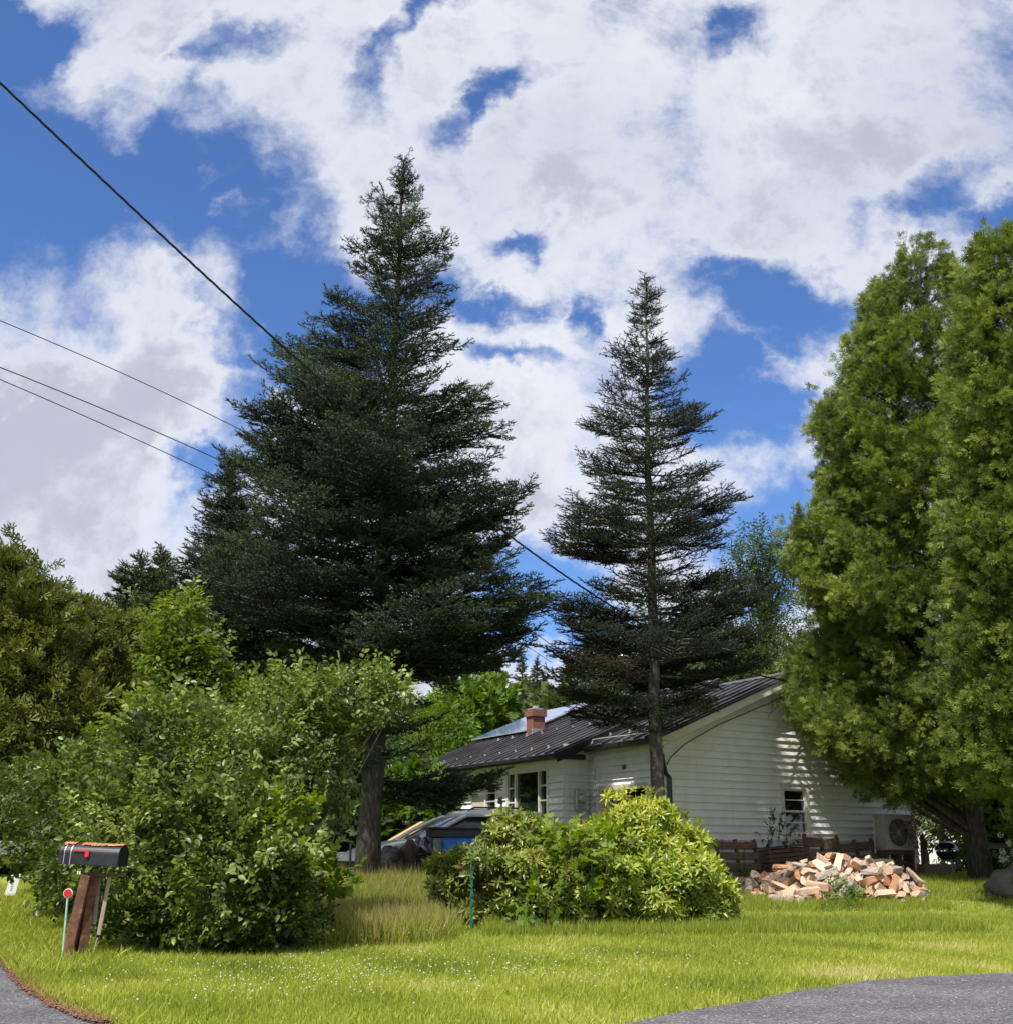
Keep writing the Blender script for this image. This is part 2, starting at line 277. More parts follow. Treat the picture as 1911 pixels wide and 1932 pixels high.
# ---------------------------------------------------------------- helpers
def tag(o, label=None, cat=None, group=None, kind=None):
    if label: o['label'] = label
    if cat: o['category'] = cat
    if group: o['group'] = group
    if kind: o['kind'] = kind
    return o
def empty(name, loc=(0, 0, 0), rz=0, label=None, cat=None, group=None):
    o = bpy.data.objects.new(name, None); COL.objects.link(o); o.location = loc; o.rotation_euler = (0, 0, rz); o.empty_display_size = .2
    return tag(o, label, cat, group)
class MB:
    def __init__(s): s.v = []; s.f = []; s.mi = []; s.cur = 0
    def add(s, vs, fs):
        n = len(s.v); s.v += [tuple(v) for v in vs]; s.f += [tuple(i + n for i in f) for f in fs]; s.mi += [s.cur] * len(fs); return s
    def box(s, x0, x1, y0, y1, z0, z1, mx=None):
        vs = [(x, y, z) for z in (z0, z1) for x, y in ((x0, y0), (x1, y0), (x1, y1), (x0, y1))]
        if mx is not None: vs = [mx @ Vector(v) for v in vs]
        return s.add(vs, [(3, 2, 1, 0), (4, 5, 6, 7), (0, 1, 5, 4), (1, 2, 6, 5), (2, 3, 7, 6), (3, 0, 4, 7)])
    def tube(s, pts, rs, n=8, cap=True):
        pts = [Vector(p) for p in pts]
        if not hasattr(rs, '__len__'): rs = [rs] * len(pts)
        b = len(s.v); prev = None
        for i, p in enumerate(pts):
            d = (pts[min(i + 1, len(pts) - 1)] - pts[max(i - 1, 0)])
            d = d.normalized() if d.length > 1e-9 else Vector((0, 0, 1))
            if prev is None:
                u = d.cross(Vector((0, 0, 1)));
                if u.length < .05: u = d.cross(Vector((1, 0, 0)))
            else: u = prev - d * prev.dot(d)
            u.normalize(); prev = u; v = d.cross(u)
            for k in range(n):
                a = 2 * math.pi * k / n; s.v.append(tuple(p + (u * math.cos(a) + v * math.sin(a)) * rs[i]))
        for i in range(len(pts) - 1):
            for k in range(n):
                a0 = b + i * n + k; a1 = b + i * n + (k + 1) % n; s.f.append((a0, a1, a1 + n, a0 + n)); s.mi.append(s.cur)
        if cap:
            s.f.append(tuple(b + k for k in range(n))[::-1]); s.f.append(tuple(b + (len(pts) - 1) * n + k for k in range(n))); s.mi += [s.cur] * 2
        return s
    def lathe(s, prof, n=20, c=(0, 0, 0)):
        b = len(s.v)
        for r, z in prof:
            for k in range(n): a = 2 * math.pi * k / n; s.v.append((c[0] + r * math.cos(a), c[1] + r * math.sin(a), c[2] + z))
        for i in range(len(prof) - 1):
            for k in range(n):
                a0 = b + i * n + k; a1 = b + i * n + (k + 1) % n; s.f.append((a0, a1, a1 + n, a0 + n)); s.mi.append(s.cur)
        return s
    def build(s, name, m, parent=None, smooth=False, bevel=0, loc=None, rot=None):
        me = bpy.data.meshes.new(name); me.from_pydata(s.v, [], s.f)
        for q in (m if isinstance(m, (list, tuple)) else [m]): me.materials.append(q)
        me.polygons.foreach_set('material_index', s.mi)
        if smooth: me.polygons.foreach_set('use_smooth', [True] * len(me.polygons))
        me.update(); o = bpy.data.objects.new(name, me); COL.objects.link(o); o.parent = parent
        if loc is not None: o.location = loc
        if rot is not None: o.rotation_euler = rot
        if bevel:
            md = o.modifiers.new('b', 'BEVEL'); md.width = bevel; md.segments = 2; md.limit_method = 'ANGLE'
        return o
def npmesh(name, V, F, tone, m, parent=None):
    """one mesh from numpy arrays; F is (n,k) with k = 3 or 4; tone per vertex"""
    me = bpy.data.meshes.new(name); k = F.shape[1]
    me.vertices.add(len(V)); me.vertices.foreach_set('co', V.astype(np.float32).ravel())
    me.loops.add(F.size); me.loops.foreach_set('vertex_index', F.astype(np.int32).ravel())
    me.polygons.add(len(F)); me.polygons.foreach_set('loop_start', np.arange(0, F.size, k, dtype=np.int32))
    a = me.attributes.new('tone', 'FLOAT', 'POINT'); a.data.foreach_set('value', np.clip(tone, 0, 1).astype(np.float32))
    me.materials.append(m); me.update(calc_edges=True)
    o = bpy.data.objects.new(name, me); COL.objects.link(o); o.parent = parent; return o
def frames(D, roll=None, up=(0, 0, 1)):
    """rotation matrices whose x axis is D, z axis as near to up as possible, rolled"""
    D = D / np.linalg.norm(D, axis=1, keepdims=True); up = np.broadcast_to(np.array(up, float), D.shape)
    Y = np.cross(up, D); ln = np.linalg.norm(Y, axis=1, keepdims=True); Y = np.where(ln < 1e-3, np.array([[0., 1., 0.]]), Y / np.maximum(ln, 1e-6))
    Z = np.cross(D, Y)
    if roll is not None:
        c, s_ = np.cos(roll)[:, None], np.sin(roll)[:, None]; Y, Z = Y * c + Z * s_, Z * c - Y * s_
    return np.stack([D, Y, Z], axis=2)
class Stamp:
    def __init__(s): s.V = []; s.F = []; s.T = []; s.n = 0
    def add(s, protos, pos, Rm, scale, tone, which=None):
        """protos: list of (V,F,t); one is used per placement"""
        K = len(pos)
        if K == 0: return
        if which is None: which = RNG.integers(0, len(protos), K)
        for i, (pv, pf, ptn) in enumerate(protos):
            idx = np.nonzero(which == i)[0]
            if len(idx) == 0: continue
            sc_ = np.asarray(scale)[idx] if np.ndim(scale) else np.full(len(idx), scale)
            v = np.einsum('kij,nj->kni', Rm[idx], pv) * sc_[:, None, None] + pos[idx][:, None, :]
            f = pf[None] + (np.arange(len(idx)) * len(pv))[:, None, None] + s.n
            tn = np.asarray(tone)[idx][:, None] + ptn[None]
            s.V.append(v.reshape(-1, 3)); s.F.append(f.reshape(-1, pf.shape[1])); s.T.append(tn.ravel()); s.n += len(idx) * len(pv)
    def build(s, name, m, parent=None): return npmesh(name, np.concatenate(s.V), np.concatenate(s.F), np.concatenate(s.T), m, parent)
def unit(n):
    v = RNG.normal(size=(n, 3)); return v / np.linalg.norm(v, axis=1, keepdims=True)
def sstep(t): t = np.clip(t, 0, 1); return t * t * (3 - 2 * t)
def terr(x, y):
    k = sstep((np.asarray(x, float) + 1) / 5.); y0 = 15 + 6 * k; y1 = 24 + 5 * k
    z = .62 * sstep((np.asarray(y, float) - y0) / (y1 - y0))
    return z + 5.5 * sstep((np.asarray(y, float) - 60) / 200.)
def terrf(x, y): return float(terr(x, y))
def gpt(x, y):
    """where the line of sight through (x, y) meets the ground"""
    d = ray(x, y); p = Vector((0, 0, EYE)); t = 5.
    while t < 90:
        q = p + d * t
        if q.z <= terrf(q.x, q.y): break
        t += .02
    return q

# ---------------------------------------------------------------- ground and roads
gx = np.unique(np.concatenate([np.linspace(-700, -40, 12), np.linspace(-40, 40, 161), np.linspace(40, 700, 12)]))
gy = np.unique(np.concatenate([np.linspace(-60, 5, 8), np.linspace(5, 40, 141), np.linspace(40, 1500, 40)]))
GX, GY = np.meshgrid(gx, gy); GZ = terr(GX, GY)
nx, ny = len(gx), len(gy); ii = (np.arange(ny - 1)[:, None] * nx + np.arange(nx - 1)[None]).ravel()
ground = npmesh('ground', np.stack([GX.ravel(), GY.ravel(), GZ.ravel()], 1), np.stack([ii, ii + 1, ii + nx + 1, ii + nx], 1), np.zeros(nx * ny), M['ground'])
tag(ground, kind='structure'); ground.data.polygons.foreach_set('use_smooth', [True] * len(ground.data.polygons))
def wob(pts, amp=.03, n=18):
    out = []
    for a, b in zip(pts[:-1], pts[1:]):
        for i in range(n):
            t = i / n; out.append((a[0] + (b[0] - a[0]) * t + random.gauss(0, amp), a[1] + (b[1] - a[1]) * t + random.gauss(0, amp)))
    return out + [pts[-1]]
LCH = [(-30, 14.8), (-9.0, 14.8), (-7.2, 14.3)] + [tuple(gpt(x, y).xy) for x, y in ((0, 1812), (25, 1841), (50, 1866), (95, 1895), (140, 1914), (190, 1932))]
RCH = [tuple(gpt(x, y).xy) for x, y in ((1120, 1945), (1190, 1931), (1290, 1910), (1400, 1893), (1500, 1872), (1640, 1851), (1760, 1843), (1911, 1836))] + [(9, 12.6), (30, 15)]
ROAD = wob(LCH, .015) + [(-1.4, 7.1), (-.6, 6.9)] + wob(RCH, .02) + [(30, -12), (-30, -12)]
me = bpy.data.meshes.new('road'); me.from_pydata([(x, y, .004) for x, y in ROAD], [], [tuple(range(len(ROAD)))[::-1]]); me.materials.append(M['road'])
road = bpy.data.objects.new('road', me); COL.objects.link(road); tag(road, kind='structure')
if me.polygons[0].normal.z < 0: me.flip_normals()
DRV = [(-13.5, 24), (-11.6, 24), (-12.5, 34), (-24, 34), (-24, 24)]
mb = MB(); 
for j in range(20):
    y0 = 22.6 + j * .6
    for i in range(18):
        x0 = -11.3 - j * .07 - i * .7; q = [(x0, y0), (x0, y0 + .6), (x0 - .7, y0 + .6), (x0 - .7, y0)]
        mb.add([(x, y, terrf(x, y) + .02) for x, y in q], [(0, 1, 2, 3)])
drv = mb.build('driveway', M['road']); tag(drv, kind='structure')
def inpoly(P, poly):
    x, y = P[:, 0], P[:, 1]; c = np.zeros(len(P), bool); n = len(poly)
    for i in range(n):
        x1, y1 = poly[i]; x2, y2 = poly[(i + 1) % n]
        if y1 == y2: continue
        c ^= ((y1 > y) != (y2 > y)) & (x < (x2 - x1) * (y - y1) / (y2 - y1) + x1)
    return c

# ---------------------------------------------------------------- conifers
def needle_shoots(segs, rng, nl=.034, nw=.011, per=70, w=.010):
    """segs: (m,2,3) twig segments -> triangles: a thin core plus slanting needles"""
    V = []; F = []; T = []; n = 0
    for a, b in segs:
        a = np.array(a); b = np.array(b); d = b - a; L = np.linalg.norm(d)
        if L < 1e-4: continue
        d = d / L; k = max(4, int(L * per)); ts = (np.arange(k) + rng.random(k)) / k
        ph = rng.random(k) * 6.283; u = np.cross(d, [0, 0, 1.]); u = u / max(np.linalg.norm(u), 1e-3); v = np.cross(d, u)
        rad = np.cos(ph)[:, None] * u + np.sin(ph)[:, None] * v * .75
        side = np.cross(rad, d); p = a + d * (L * ts)[:, None]
        ln = nl * (.8 + .4 * rng.random(k))[:, None] * np.where(ts > .85, 1.0, 1.)[:, None]
        tip = p + rad * ln * .72 + d * ln * .85
        arr = np.stack([p - side * nw * .5, p + side * nw * .5, tip], 1).reshape(-1, 3)
        V.append(arr); F.append(np.arange(3 * k).reshape(k, 3) + n); T.append(np.repeat(rng.normal(0, .06, k), 3)); n += 3 * k
        # core
        c = np.array([a - u * w * .5, a + u * w * .5, b + v * .001]); V.append(c); F.append(np.array([[n, n + 1, n + 2]])); T.append(np.full(3, -.25)); n += 3
        c = np.array([a - v * w * .5, a + v * w * .5, b + u * .001]); V.append(c); F.append(np.array([[n, n + 1, n + 2]])); T.append(np.full(3, -.25)); n += 3
    return np.concatenate(V), np.concatenate(F), np.concatenate(T)
def spray_segs(L, rng, ang=48, step=.075, twl=.16, up=.12, sub=True):
    """flat herring-bone spray along +x with length L, tips tilting up a little"""
    segs = []; n = max(3, int(L / .09)); P = [np.array([0, 0, 0.])]
    yb = rng.normal(0, .06)
    for i in range(n):
        t = (i + 1) / n; P.append(np.array([L * t, yb * L * t * t + rng.normal(0, .006), L * (.06 * math.sin(t * 2.6) + up * t * t * .5)]))
    for a, b in zip(P[:-1], P[1:]): segs.append((a, b))
    x = .05; sg = 1
    while x < L * .97:
        t = x / L; i = min(int(t * n), n - 1); o = P[i] + (P[i + 1] - P[i]) * (t * n - i)
        l = min(twl, (L - x) * .9 + .05) * (.75 + .5 * rng.random()); a = R(ang + rng.normal(0, 9)) * sg
        d = np.array([math.cos(a), math.sin(a), rng.normal(.12, .16)]); e = o + d * l; segs.append((o, e))
        if sub and l > .09:
            for s2 in (-1, 1):
                a2 = a + s2 * R(42); d2 = np.array([math.cos(a2), math.sin(a2), rng.normal(.1, .15)]); o2 = o + d * l * .45
                segs.append((o2, o2 + d2 * l * .5))
        x += step * (.8 + .4 * rng.random()) * .5; sg = -sg
    return segs
rp = np.random.default_rng(3)
SPR = {}
def protoset(key, lens, **kw):
    nk = {k: kw.pop(k) for k in ('nl', 'nw', 'per', 'w') if k in kw}
    SPR[key] = [[needle_shoots(spray_segs(L, rp, **kw), rp, **nk) for _ in range(4)] for L in lens]
protoset('spruce', (.28, .5), step=.15, twl=.16, nl=.032, nw=.018, per=72, w=.016)
protoset('fir', (.26, .46), step=.11, twl=.13, nl=.036, nw=.016, per=78, up=.2, sub=False, w=.016)
protoset('far', (.45, .8), step=.16, twl=.34, nl=.11, nw=.05, per=26, sub=False, w=.04)

def conifer(name, label, cat, base, top, prof, key, m, barkm, r0, wh=.34, nb=6, rise=.25, droop=.1, crown_low=None, gap=0., frontthin=0., tone=.45, spread=.55, group=None, extra=(), rjit=.22, bare=.12, sprL=(.28, .5), seed=1, dens=1., trunk_low=None, shrink=.93, fill=.5, top_dense=2.6, lowgap=0.):
    """prof rows: (y, xleft, xright) in picture units, turned into radii in metres at the trunk's distance"""
    rng = np.random.default_rng(seed); rnd = random.Random(seed)
    base = Vector(base); top = Vector(top); ax = top - base; H = ax.length
    root = empty(name, base, 0, label, cat, group)
    def axis(z): return base + ax * ((z - base.z) / ax.z)
    rows = []
    for y, xl, xr in prof:
        z = pt(0, y, base.y + (top.y - base.y) * .5).z; a = axis(z); px, _ = proj(a); k = zdepth(a) / FPX
        rows.append((z, max((px - xl) * k * shrink, .03), max((xr - px) * k * shrink, .03)))
    rows.sort(); Z = [r[0] for r in rows]; RL = [r[1] for r in rows]; RR = [r[2] for r in rows]
    st = Stamp(); wood = MB()
    tp = []
    nseg = 14
    for i in range(nseg + 1):
        t = i / nseg; p = base + ax * t; p = p + Vector((rnd.gauss(0, .02), rnd.gauss(0, .02), 0)) * (1 if i else 0); tp.append(p - base)
    tr = [r0 * (1.18 if i == 0 else 1) * (1 - .93 * (i / nseg)) for i in range(nseg + 1)]
    tp[0] = tp[0] - Vector((0, 0, .5))
    wood.tube(tp, tr, 12)
    brs = []
    zz = max(Z[0], crown_low or -9)
    while zz < Z[-1]:
        t = (zz - base.z) / (top.z - base.z)
        k = nb + rnd.choice((-1, 0, 0, 1)); a0 = rnd.random() * 6.28
        for j in range(k):
            brs.append((zz + rnd.gauss(0, .07), a0 + 6.283 * j / k + rnd.gauss(0, .2), 1 + rnd.gauss(0, rjit)))
        for j in range(int(nb * fill)): brs.append((zz + rnd.random() * wh, rnd.random() * 6.28, .55 + rnd.gauss(0, .15)))
        zz += wh * (1.15 - .55 * max(t, 0)) * (.85 + .3 * rnd.random())
    todo = []
    for z, a, s in brs:
        if rnd.random() < gap + lowgap * max(0, .45 - (z - base.z) / (top.z - base.z)) / .45: continue
        c, sn = math.cos(a), math.sin(a)
        if sn < -.75 and rnd.random() < frontthin: continue
        rl = np.interp(z, Z, RL); rr = np.interp(z, Z, RR)
        rw = rr if c > 0 else rl; r = rw * c * c + (rl + rr) * .5 * sn * sn
        r *= max(.35, min(s, 1.22)); t = (z - base.z) / (top.z - base.z)
        zt = z; rs_ = r * (rise * (.3 + 1.2 * t)) - r * droop * (1 - t)
        todo.append((a, r, zt - rs_, zt, t))
    for tx, ty, Y in extra:
        tip = pt(tx, ty, Y); z = tip.z; a3 = axis(z); dx, dy = tip.x - a3.x, tip.y - a3.y; r = math.hypot(dx, dy)
        todo.append((math.atan2(dy, dx), r, z - r * .08, z, (z - base.z) / (top.z - base.z)))
    pos = []; Dd = []; sz = []; tn = []; wh_ = []; roll = []
    for a, r, zs, zt, t in todo:
        if zs < base.z + .3: zs = base.z + .3
        o = axis(zs); dirh = Vector((math.cos(a), math.sin(a), 0)); e = Vector((axis(zt).x, axis(zt).y, 0)) ; 
        n = max(3, int(r / .3)); P = []
        sag = r * (.10 * (1 - t))
        for i in range(n + 1):
            q = i / n; P.append(Vector((o.x, o.y, 0)) + dirh * r * q + Vector((0, 0, zs + (zt - zs) * (q ** 1.2) - sag * math.sin(q * 3.14) )) + Vector((-dirh.y, dirh.x, 0)) * math.sin(q * 2.5 + a * 3) * .05 * r)
        rb = min(.010 + .010 * r, .045)
        wood.tube([p - base for p in P], [rb * (1 - .8 * i / n) for i in range(n + 1)], 5, cap=False)
        btone = rng.normal(0, .19)
        # secondary branches with sprays
        s = max(bare * r, .08); sg = 1 if rnd.random() < .5 else -1
        while s < r:
            q = s / r; i = min(int(q * n), n - 1); p = P[i].lerp(P[i + 1], q * n - i); d = (P[i + 1] - P[i]).normalized()
            lat = Vector((-d.y, d.x, 0)).normalized() * sg
            ll = min(r * spread, (r - s) * .75 + .18) * (.6 + .6 * rnd.random()) * (.5 + .5 * min(1, q * 3))
            aa = R(52 + rnd.gauss(0, 8)); dl = (d * math.cos(aa) + lat * math.sin(aa) + Vector((0, 0, rnd.gauss(.02, .12)))).normalized()
            if ll > .55 and key != 'far':
                wood.tube([p - base, p + dl * ll * .9 - base], [rb * .4, .004], 3, cap=False)
                u = 0.08; s2 = 1
                while u < ll:
                    lat2 = Vector((-dl.y, dl.x, 0)).normalized() * s2; b2 = R(46 + rnd.gauss(0, 8)); d2 = dl * math.cos(b2) + lat2 * math.sin(b2) + Vector((0, 0, rnd.gauss(.03, .14)))
                    L2 = min(.42, (ll - u) * .8 + .14) * (.8 + .4 * rnd.random())
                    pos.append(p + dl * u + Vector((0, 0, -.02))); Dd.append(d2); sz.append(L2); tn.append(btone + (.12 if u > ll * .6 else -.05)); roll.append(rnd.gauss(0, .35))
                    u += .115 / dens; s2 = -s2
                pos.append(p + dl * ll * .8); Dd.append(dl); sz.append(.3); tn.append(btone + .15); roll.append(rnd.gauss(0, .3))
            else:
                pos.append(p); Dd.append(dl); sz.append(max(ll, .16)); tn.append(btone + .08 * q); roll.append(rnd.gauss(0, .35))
                if rnd.random() < .5 and key != 'far': pos.append(p); Dd.append((d + Vector((0, 0, .6 * rnd.choice((-1, 1, 1)))) + lat * .4)); sz.append(max(ll * .6, .15)); tn.append(btone); roll.append(rnd.gauss(0, .6))
            s += (.10 if key != 'far' else .22) / dens * (.8 + .4 * rnd.random()); sg = -sg
        pos.append(P[-1] - (P[-1] - P[-2]) * .3); Dd.append(P[-1] - P[-2]); sz.append(.34 if r > .5 else .22); tn.append(btone + .2); roll.append(0)
    # leader
    for j in range(10 if key != 'far' else 5):
        z = top.z - .05 - j * .09; pos.append(axis(z)); Dd.append(Vector((rnd.gauss(0, .35), rnd.gauss(0, .35), 1))); sz.append(.3); tn.append(.1); roll.append(0)
    pos = np.array([tuple(p - base) for p in pos]); Dd = np.array([tuple(d) for d in Dd]); sz = np.array(sz); tn = np.array(tn) + tone + rng.normal(0, .06, len(tn))
    if top_dense:
        sel_ = pos[:, 2] > (top.z - base.z) - top_dense; ex = pos[sel_] + rng.normal(0, .06, (sel_.sum(), 3)); pos = np.concatenate([pos, ex]); Dd = np.concatenate([Dd, Dd[sel_] + rng.normal(0, .3, (sel_.sum(), 3))]); sz = np.concatenate([sz, sz[sel_]]); tn = np.concatenate([tn, tn[sel_]]); roll = list(roll) + [rnd.gauss(0, .5) for _ in range(int(sel_.sum()))]
    Fm = frames(Dd, np.array(roll)); l0, l1 = sprL
    small = sz < (l0 + l1) / 2
    for k_, (L_, sel) in enumerate(((l0, small), (l1, ~small))):
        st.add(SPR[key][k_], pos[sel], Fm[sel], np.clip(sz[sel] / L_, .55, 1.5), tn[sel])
    wood.build('trunk', barkm, root, smooth=True)
    st.build('crown', m, root)
    return root

T1 = [(322, 757, 768), (345, 742, 785), (372, 714, 797), (400, 703, 806), (430, 682, 800), (465, 664, 838), (500, 659, 832), (545, 655, 848), (575, 622, 832), (600, 597, 828), (640, 560, 862), (665, 516, 876),
      (700, 512, 884), (740, 500, 900), (768, 474, 942), (800, 480, 952), (830, 468, 950), (870, 430, 930), (900, 425, 960), (925, 420, 992), (960, 430, 975), (1000, 420, 945), (1050, 400, 960), (1090, 420, 1040), (1130, 430, 1030), (1170, 440, 1015), (1200, 450, 1010), (1240, 470, 930), (1290, 500, 850), (1340, 570, 820), (1400, 600, 800), (1440, 620, 790)]
b1 = pt(693, 1655, 23.0); b1.z = terrf(b1.x, b1.y)
conifer('spruce_tree', 'tallest dark spruce, blue-green tips, thick trunk beside the white car', 'tree', b1, pt(763, 312, 23.0), T1, 'spruce', M['spruce'], M['bark'], .235, wh=.58, nb=7, gap=.07, lowgap=.30, spread=.40, crown_low=2.9, frontthin=.0, rjit=.30, bare=.10, fill=.5, dens=.92, rise=.42,
        extra=[(472, 772, 22.6), (468, 830, 22.2), (430, 872, 23.3), (992, 925, 23.4), (985, 960, 22.8), (1042, 1100, 22.6), (1030, 1128, 22.2), (1010, 1185, 22.6), (952, 800, 22.7), (942, 768, 23.3), (516, 665, 23.2), (560, 640, 22.8), (595, 598, 23), (876, 650, 23), (846, 465, 23), (848, 545, 23), (662, 470, 23), (625, 572, 23.2), (800, 405, 23), (704, 380, 23), (540, 700, 22.7), (836, 600, 22.9), (948, 1458, 23.7), (925, 1475, 24.2), (880, 1462, 23.8), (890, 1485, 24.0), (845, 1458, 23.4), (640, 1440, 22.5), (560, 1340, 21.8)], seed=4)
T2 = [(538, 1214, 1222), (552, 1198, 1246), (575, 1192, 1244), (600, 1193, 1242), (615, 1186, 1258), (650, 1160, 1280), (690, 1150, 1292), (735, 1142, 1300), (770, 1125, 1308), (795, 1112, 1335), (830, 1118, 1310), (860, 1112, 1342), (885, 1106, 1345), (905, 1120, 1335),
      (940, 1085, 1370), (950, 1066, 1404), (985, 1045, 1385), (1012, 1036, 1370), (1035, 1035, 1340), (1062, 1100, 1350), (1085, 1120, 1425), (1110, 1070, 1440), (1145, 1045, 1440), (1180, 1035, 1420), (1220, 1028, 1470), (1250, 1035, 1480), (1290, 1040, 1450), (1320, 1070, 1390), (1350, 1110, 1340), (1372, 1150, 1290)]
b2 = pt(1241, 1640, 24.3); b2.z = terrf(b2.x, b2.y)
conifer('fir_tree', 'slender dark fir with bare grey lower trunk in front of the garage corner', 'tree', b2, pt(1217, 530, 24.3), T2, 'fir', M['fir'], M['barklight'], .165, wh=.44, nb=6, gap=.05, frontthin=.6, rise=.30, tone=.46, bare=.18, dens=1.12, spread=.44, rjit=.26,
        extra=[(1036, 1012, 24.2), (1066, 958, 24.4), (1404, 942, 24.4), (1372, 1010, 24), (1336, 790, 24.4), (1345, 885, 24.2), (1112, 795, 24.3), (1108, 880, 24.3), (1430, 1090, 24.6), (1045, 1140, 24), (1030, 1225, 24)], seed=9, trunk_low=1)
T3 = [(872, 426, 436), (900, 405, 450), (940, 392, 480), (990, 385, 520), (1040, 370, 540), (1062, 335, 550), (1110, 352, 560), (1150, 380, 560), (1200, 380, 560), (1260, 370, 560), (1330, 380, 560), (1420, 400, 560)]
b3 = pt(445, 1650, 27); b3.z = terrf(b3.x, b3.y)
conifer('spruce_tree', 'shorter spruce standing half behind the tallest spruce', 'tree', b3, pt(430, 866, 27), T3, 'spruce', M['spruce'], M['bark'], .2, wh=.36, nb=7, crown_low=3.2, extra=[(332, 1060, 26.5), (392, 905, 27)], seed=21, tone=.4)
T4 = [(1060, 255, 275), (1090, 225, 330), (1120, 200, 345), (1150, 165, 350), (1190, 150, 350), (1260, 170, 360), (1350, 160, 380), (1450, 150, 400), (1560, 150, 400)]
b4 = pt(270, 1640, 38); b4.z = terrf(b4.x, b4.y)
conifer('twin_top_spruce', 'olive green spruce with two tops behind the leafy shrub', 'tree', b4, pt(265, 1052, 38), T4, 'far', M['farcon'], M['bark'], .25, wh=.55, nb=7, crown_low=2, sprL=(.45, .8), seed=5, tone=.5)
b5 = pt(312, 1640, 39); b5.z = terrf(b5.x, b5.y)
conifer('spruce_tree', 'olive green spruce forming the right top of the twin pair', 'tree', b5, pt(306, 1044, 39), [(1052, 300, 312), (1090, 285, 340), (1130, 270, 370), (1200, 250, 400), (1350, 240, 420), (1500, 240, 430)], 'far', M['farcon'], M['bark'], .22, wh=.55, nb=7, crown_low=2, sprL=(.45, .8), seed=6, tone=.48)
for i, (x, yt, Y, hw, lab) in enumerate([(935, 1236, 62, 60, 'second distant conifer from the left above the solar roof'), (985, 1246, 64, 45, 'narrow distant conifer between two broader ones above the chimney'), (1012, 1252, 66, 50, 'distant conifer just above the brick chimney'),
                                     (880, 1262, 66, 60, 'distant conifer left of the others above the solar roof'), (835, 1268, 58, 55, 'drooping distant conifer beside the big spruce trunk'), (1070, 1262, 62, 60, 'distant conifer seen through the low fir boughs')]):
    b = pt(x, 1600, Y); b.z = terrf(b.x, b.y)
    conifer('conifer_tree', lab, 'tree', b, pt(x, yt, Y), [(yt + 8, x - 3, x + 3), (yt + 40, x - hw * .35, x + hw * .35), (yt + 110, x - hw * .8, x + hw * .8), (yt + 200, x - hw, x + hw), (1590, x - hw, x + hw)], 'far', M['farcon'], M['bark'], .25, wh=.7, nb=7, sprL=(.45, .8), seed=40 + i, tone=.42, group='conifers beyond the house', rise=.1)

# ---------------------------------------------------------------- feathery cedars
def cedar_proto(rng, size=.42, nf=20, far=False):
    """a plume: forked flat fans around a short twig"""
    V = []; T = []
    for k in range(nf):
        t = rng.random() ** .8; o = np.array([size * t, rng.normal(0, .06 * size / .4), rng.normal(0, .05 * size / .4)])
        d = np.array([1., rng.normal(0, .8), rng.normal(-.05, .45)]); d /= np.linalg.norm(d)
        nrm = np.cross(d, rng.normal(size=3)); nrm /= np.linalg.norm(nrm); s = np.cross(nrm, d); L = size * .34 * (.7 + .6 * rng.random()); tt = rng.normal(.1 * t, .09)
        for j in range(5 if not far else 4):
            u = (j / 4 - .5) if not far else (j / 3 - .5); dd = d + s * u * 2.1; dd /= np.linalg.norm(dd); b0 = o + d * L * .5 * rng.random(); wv = np.cross(nrm, dd) * L * (.055 if not far else .09)
            V += [b0 - wv * .5, b0 + wv * .5, b0 + dd * L * (1 - .5 * abs(u)) + wv, b0 + dd * L * (1 - .5 * abs(u)) - wv]
            T += [tt - .08, tt - .08, tt + .1, tt + .1]
    V = np.array(V); return V, np.arange(len(V)).reshape(-1, 4), np.array(T)
rc = np.random.default_rng(8)
CED = [cedar_proto(rc, .30, 17) for _ in range(6)]; CEDF = [cedar_proto(rc, .6, 18, True) for _ in range(5)]
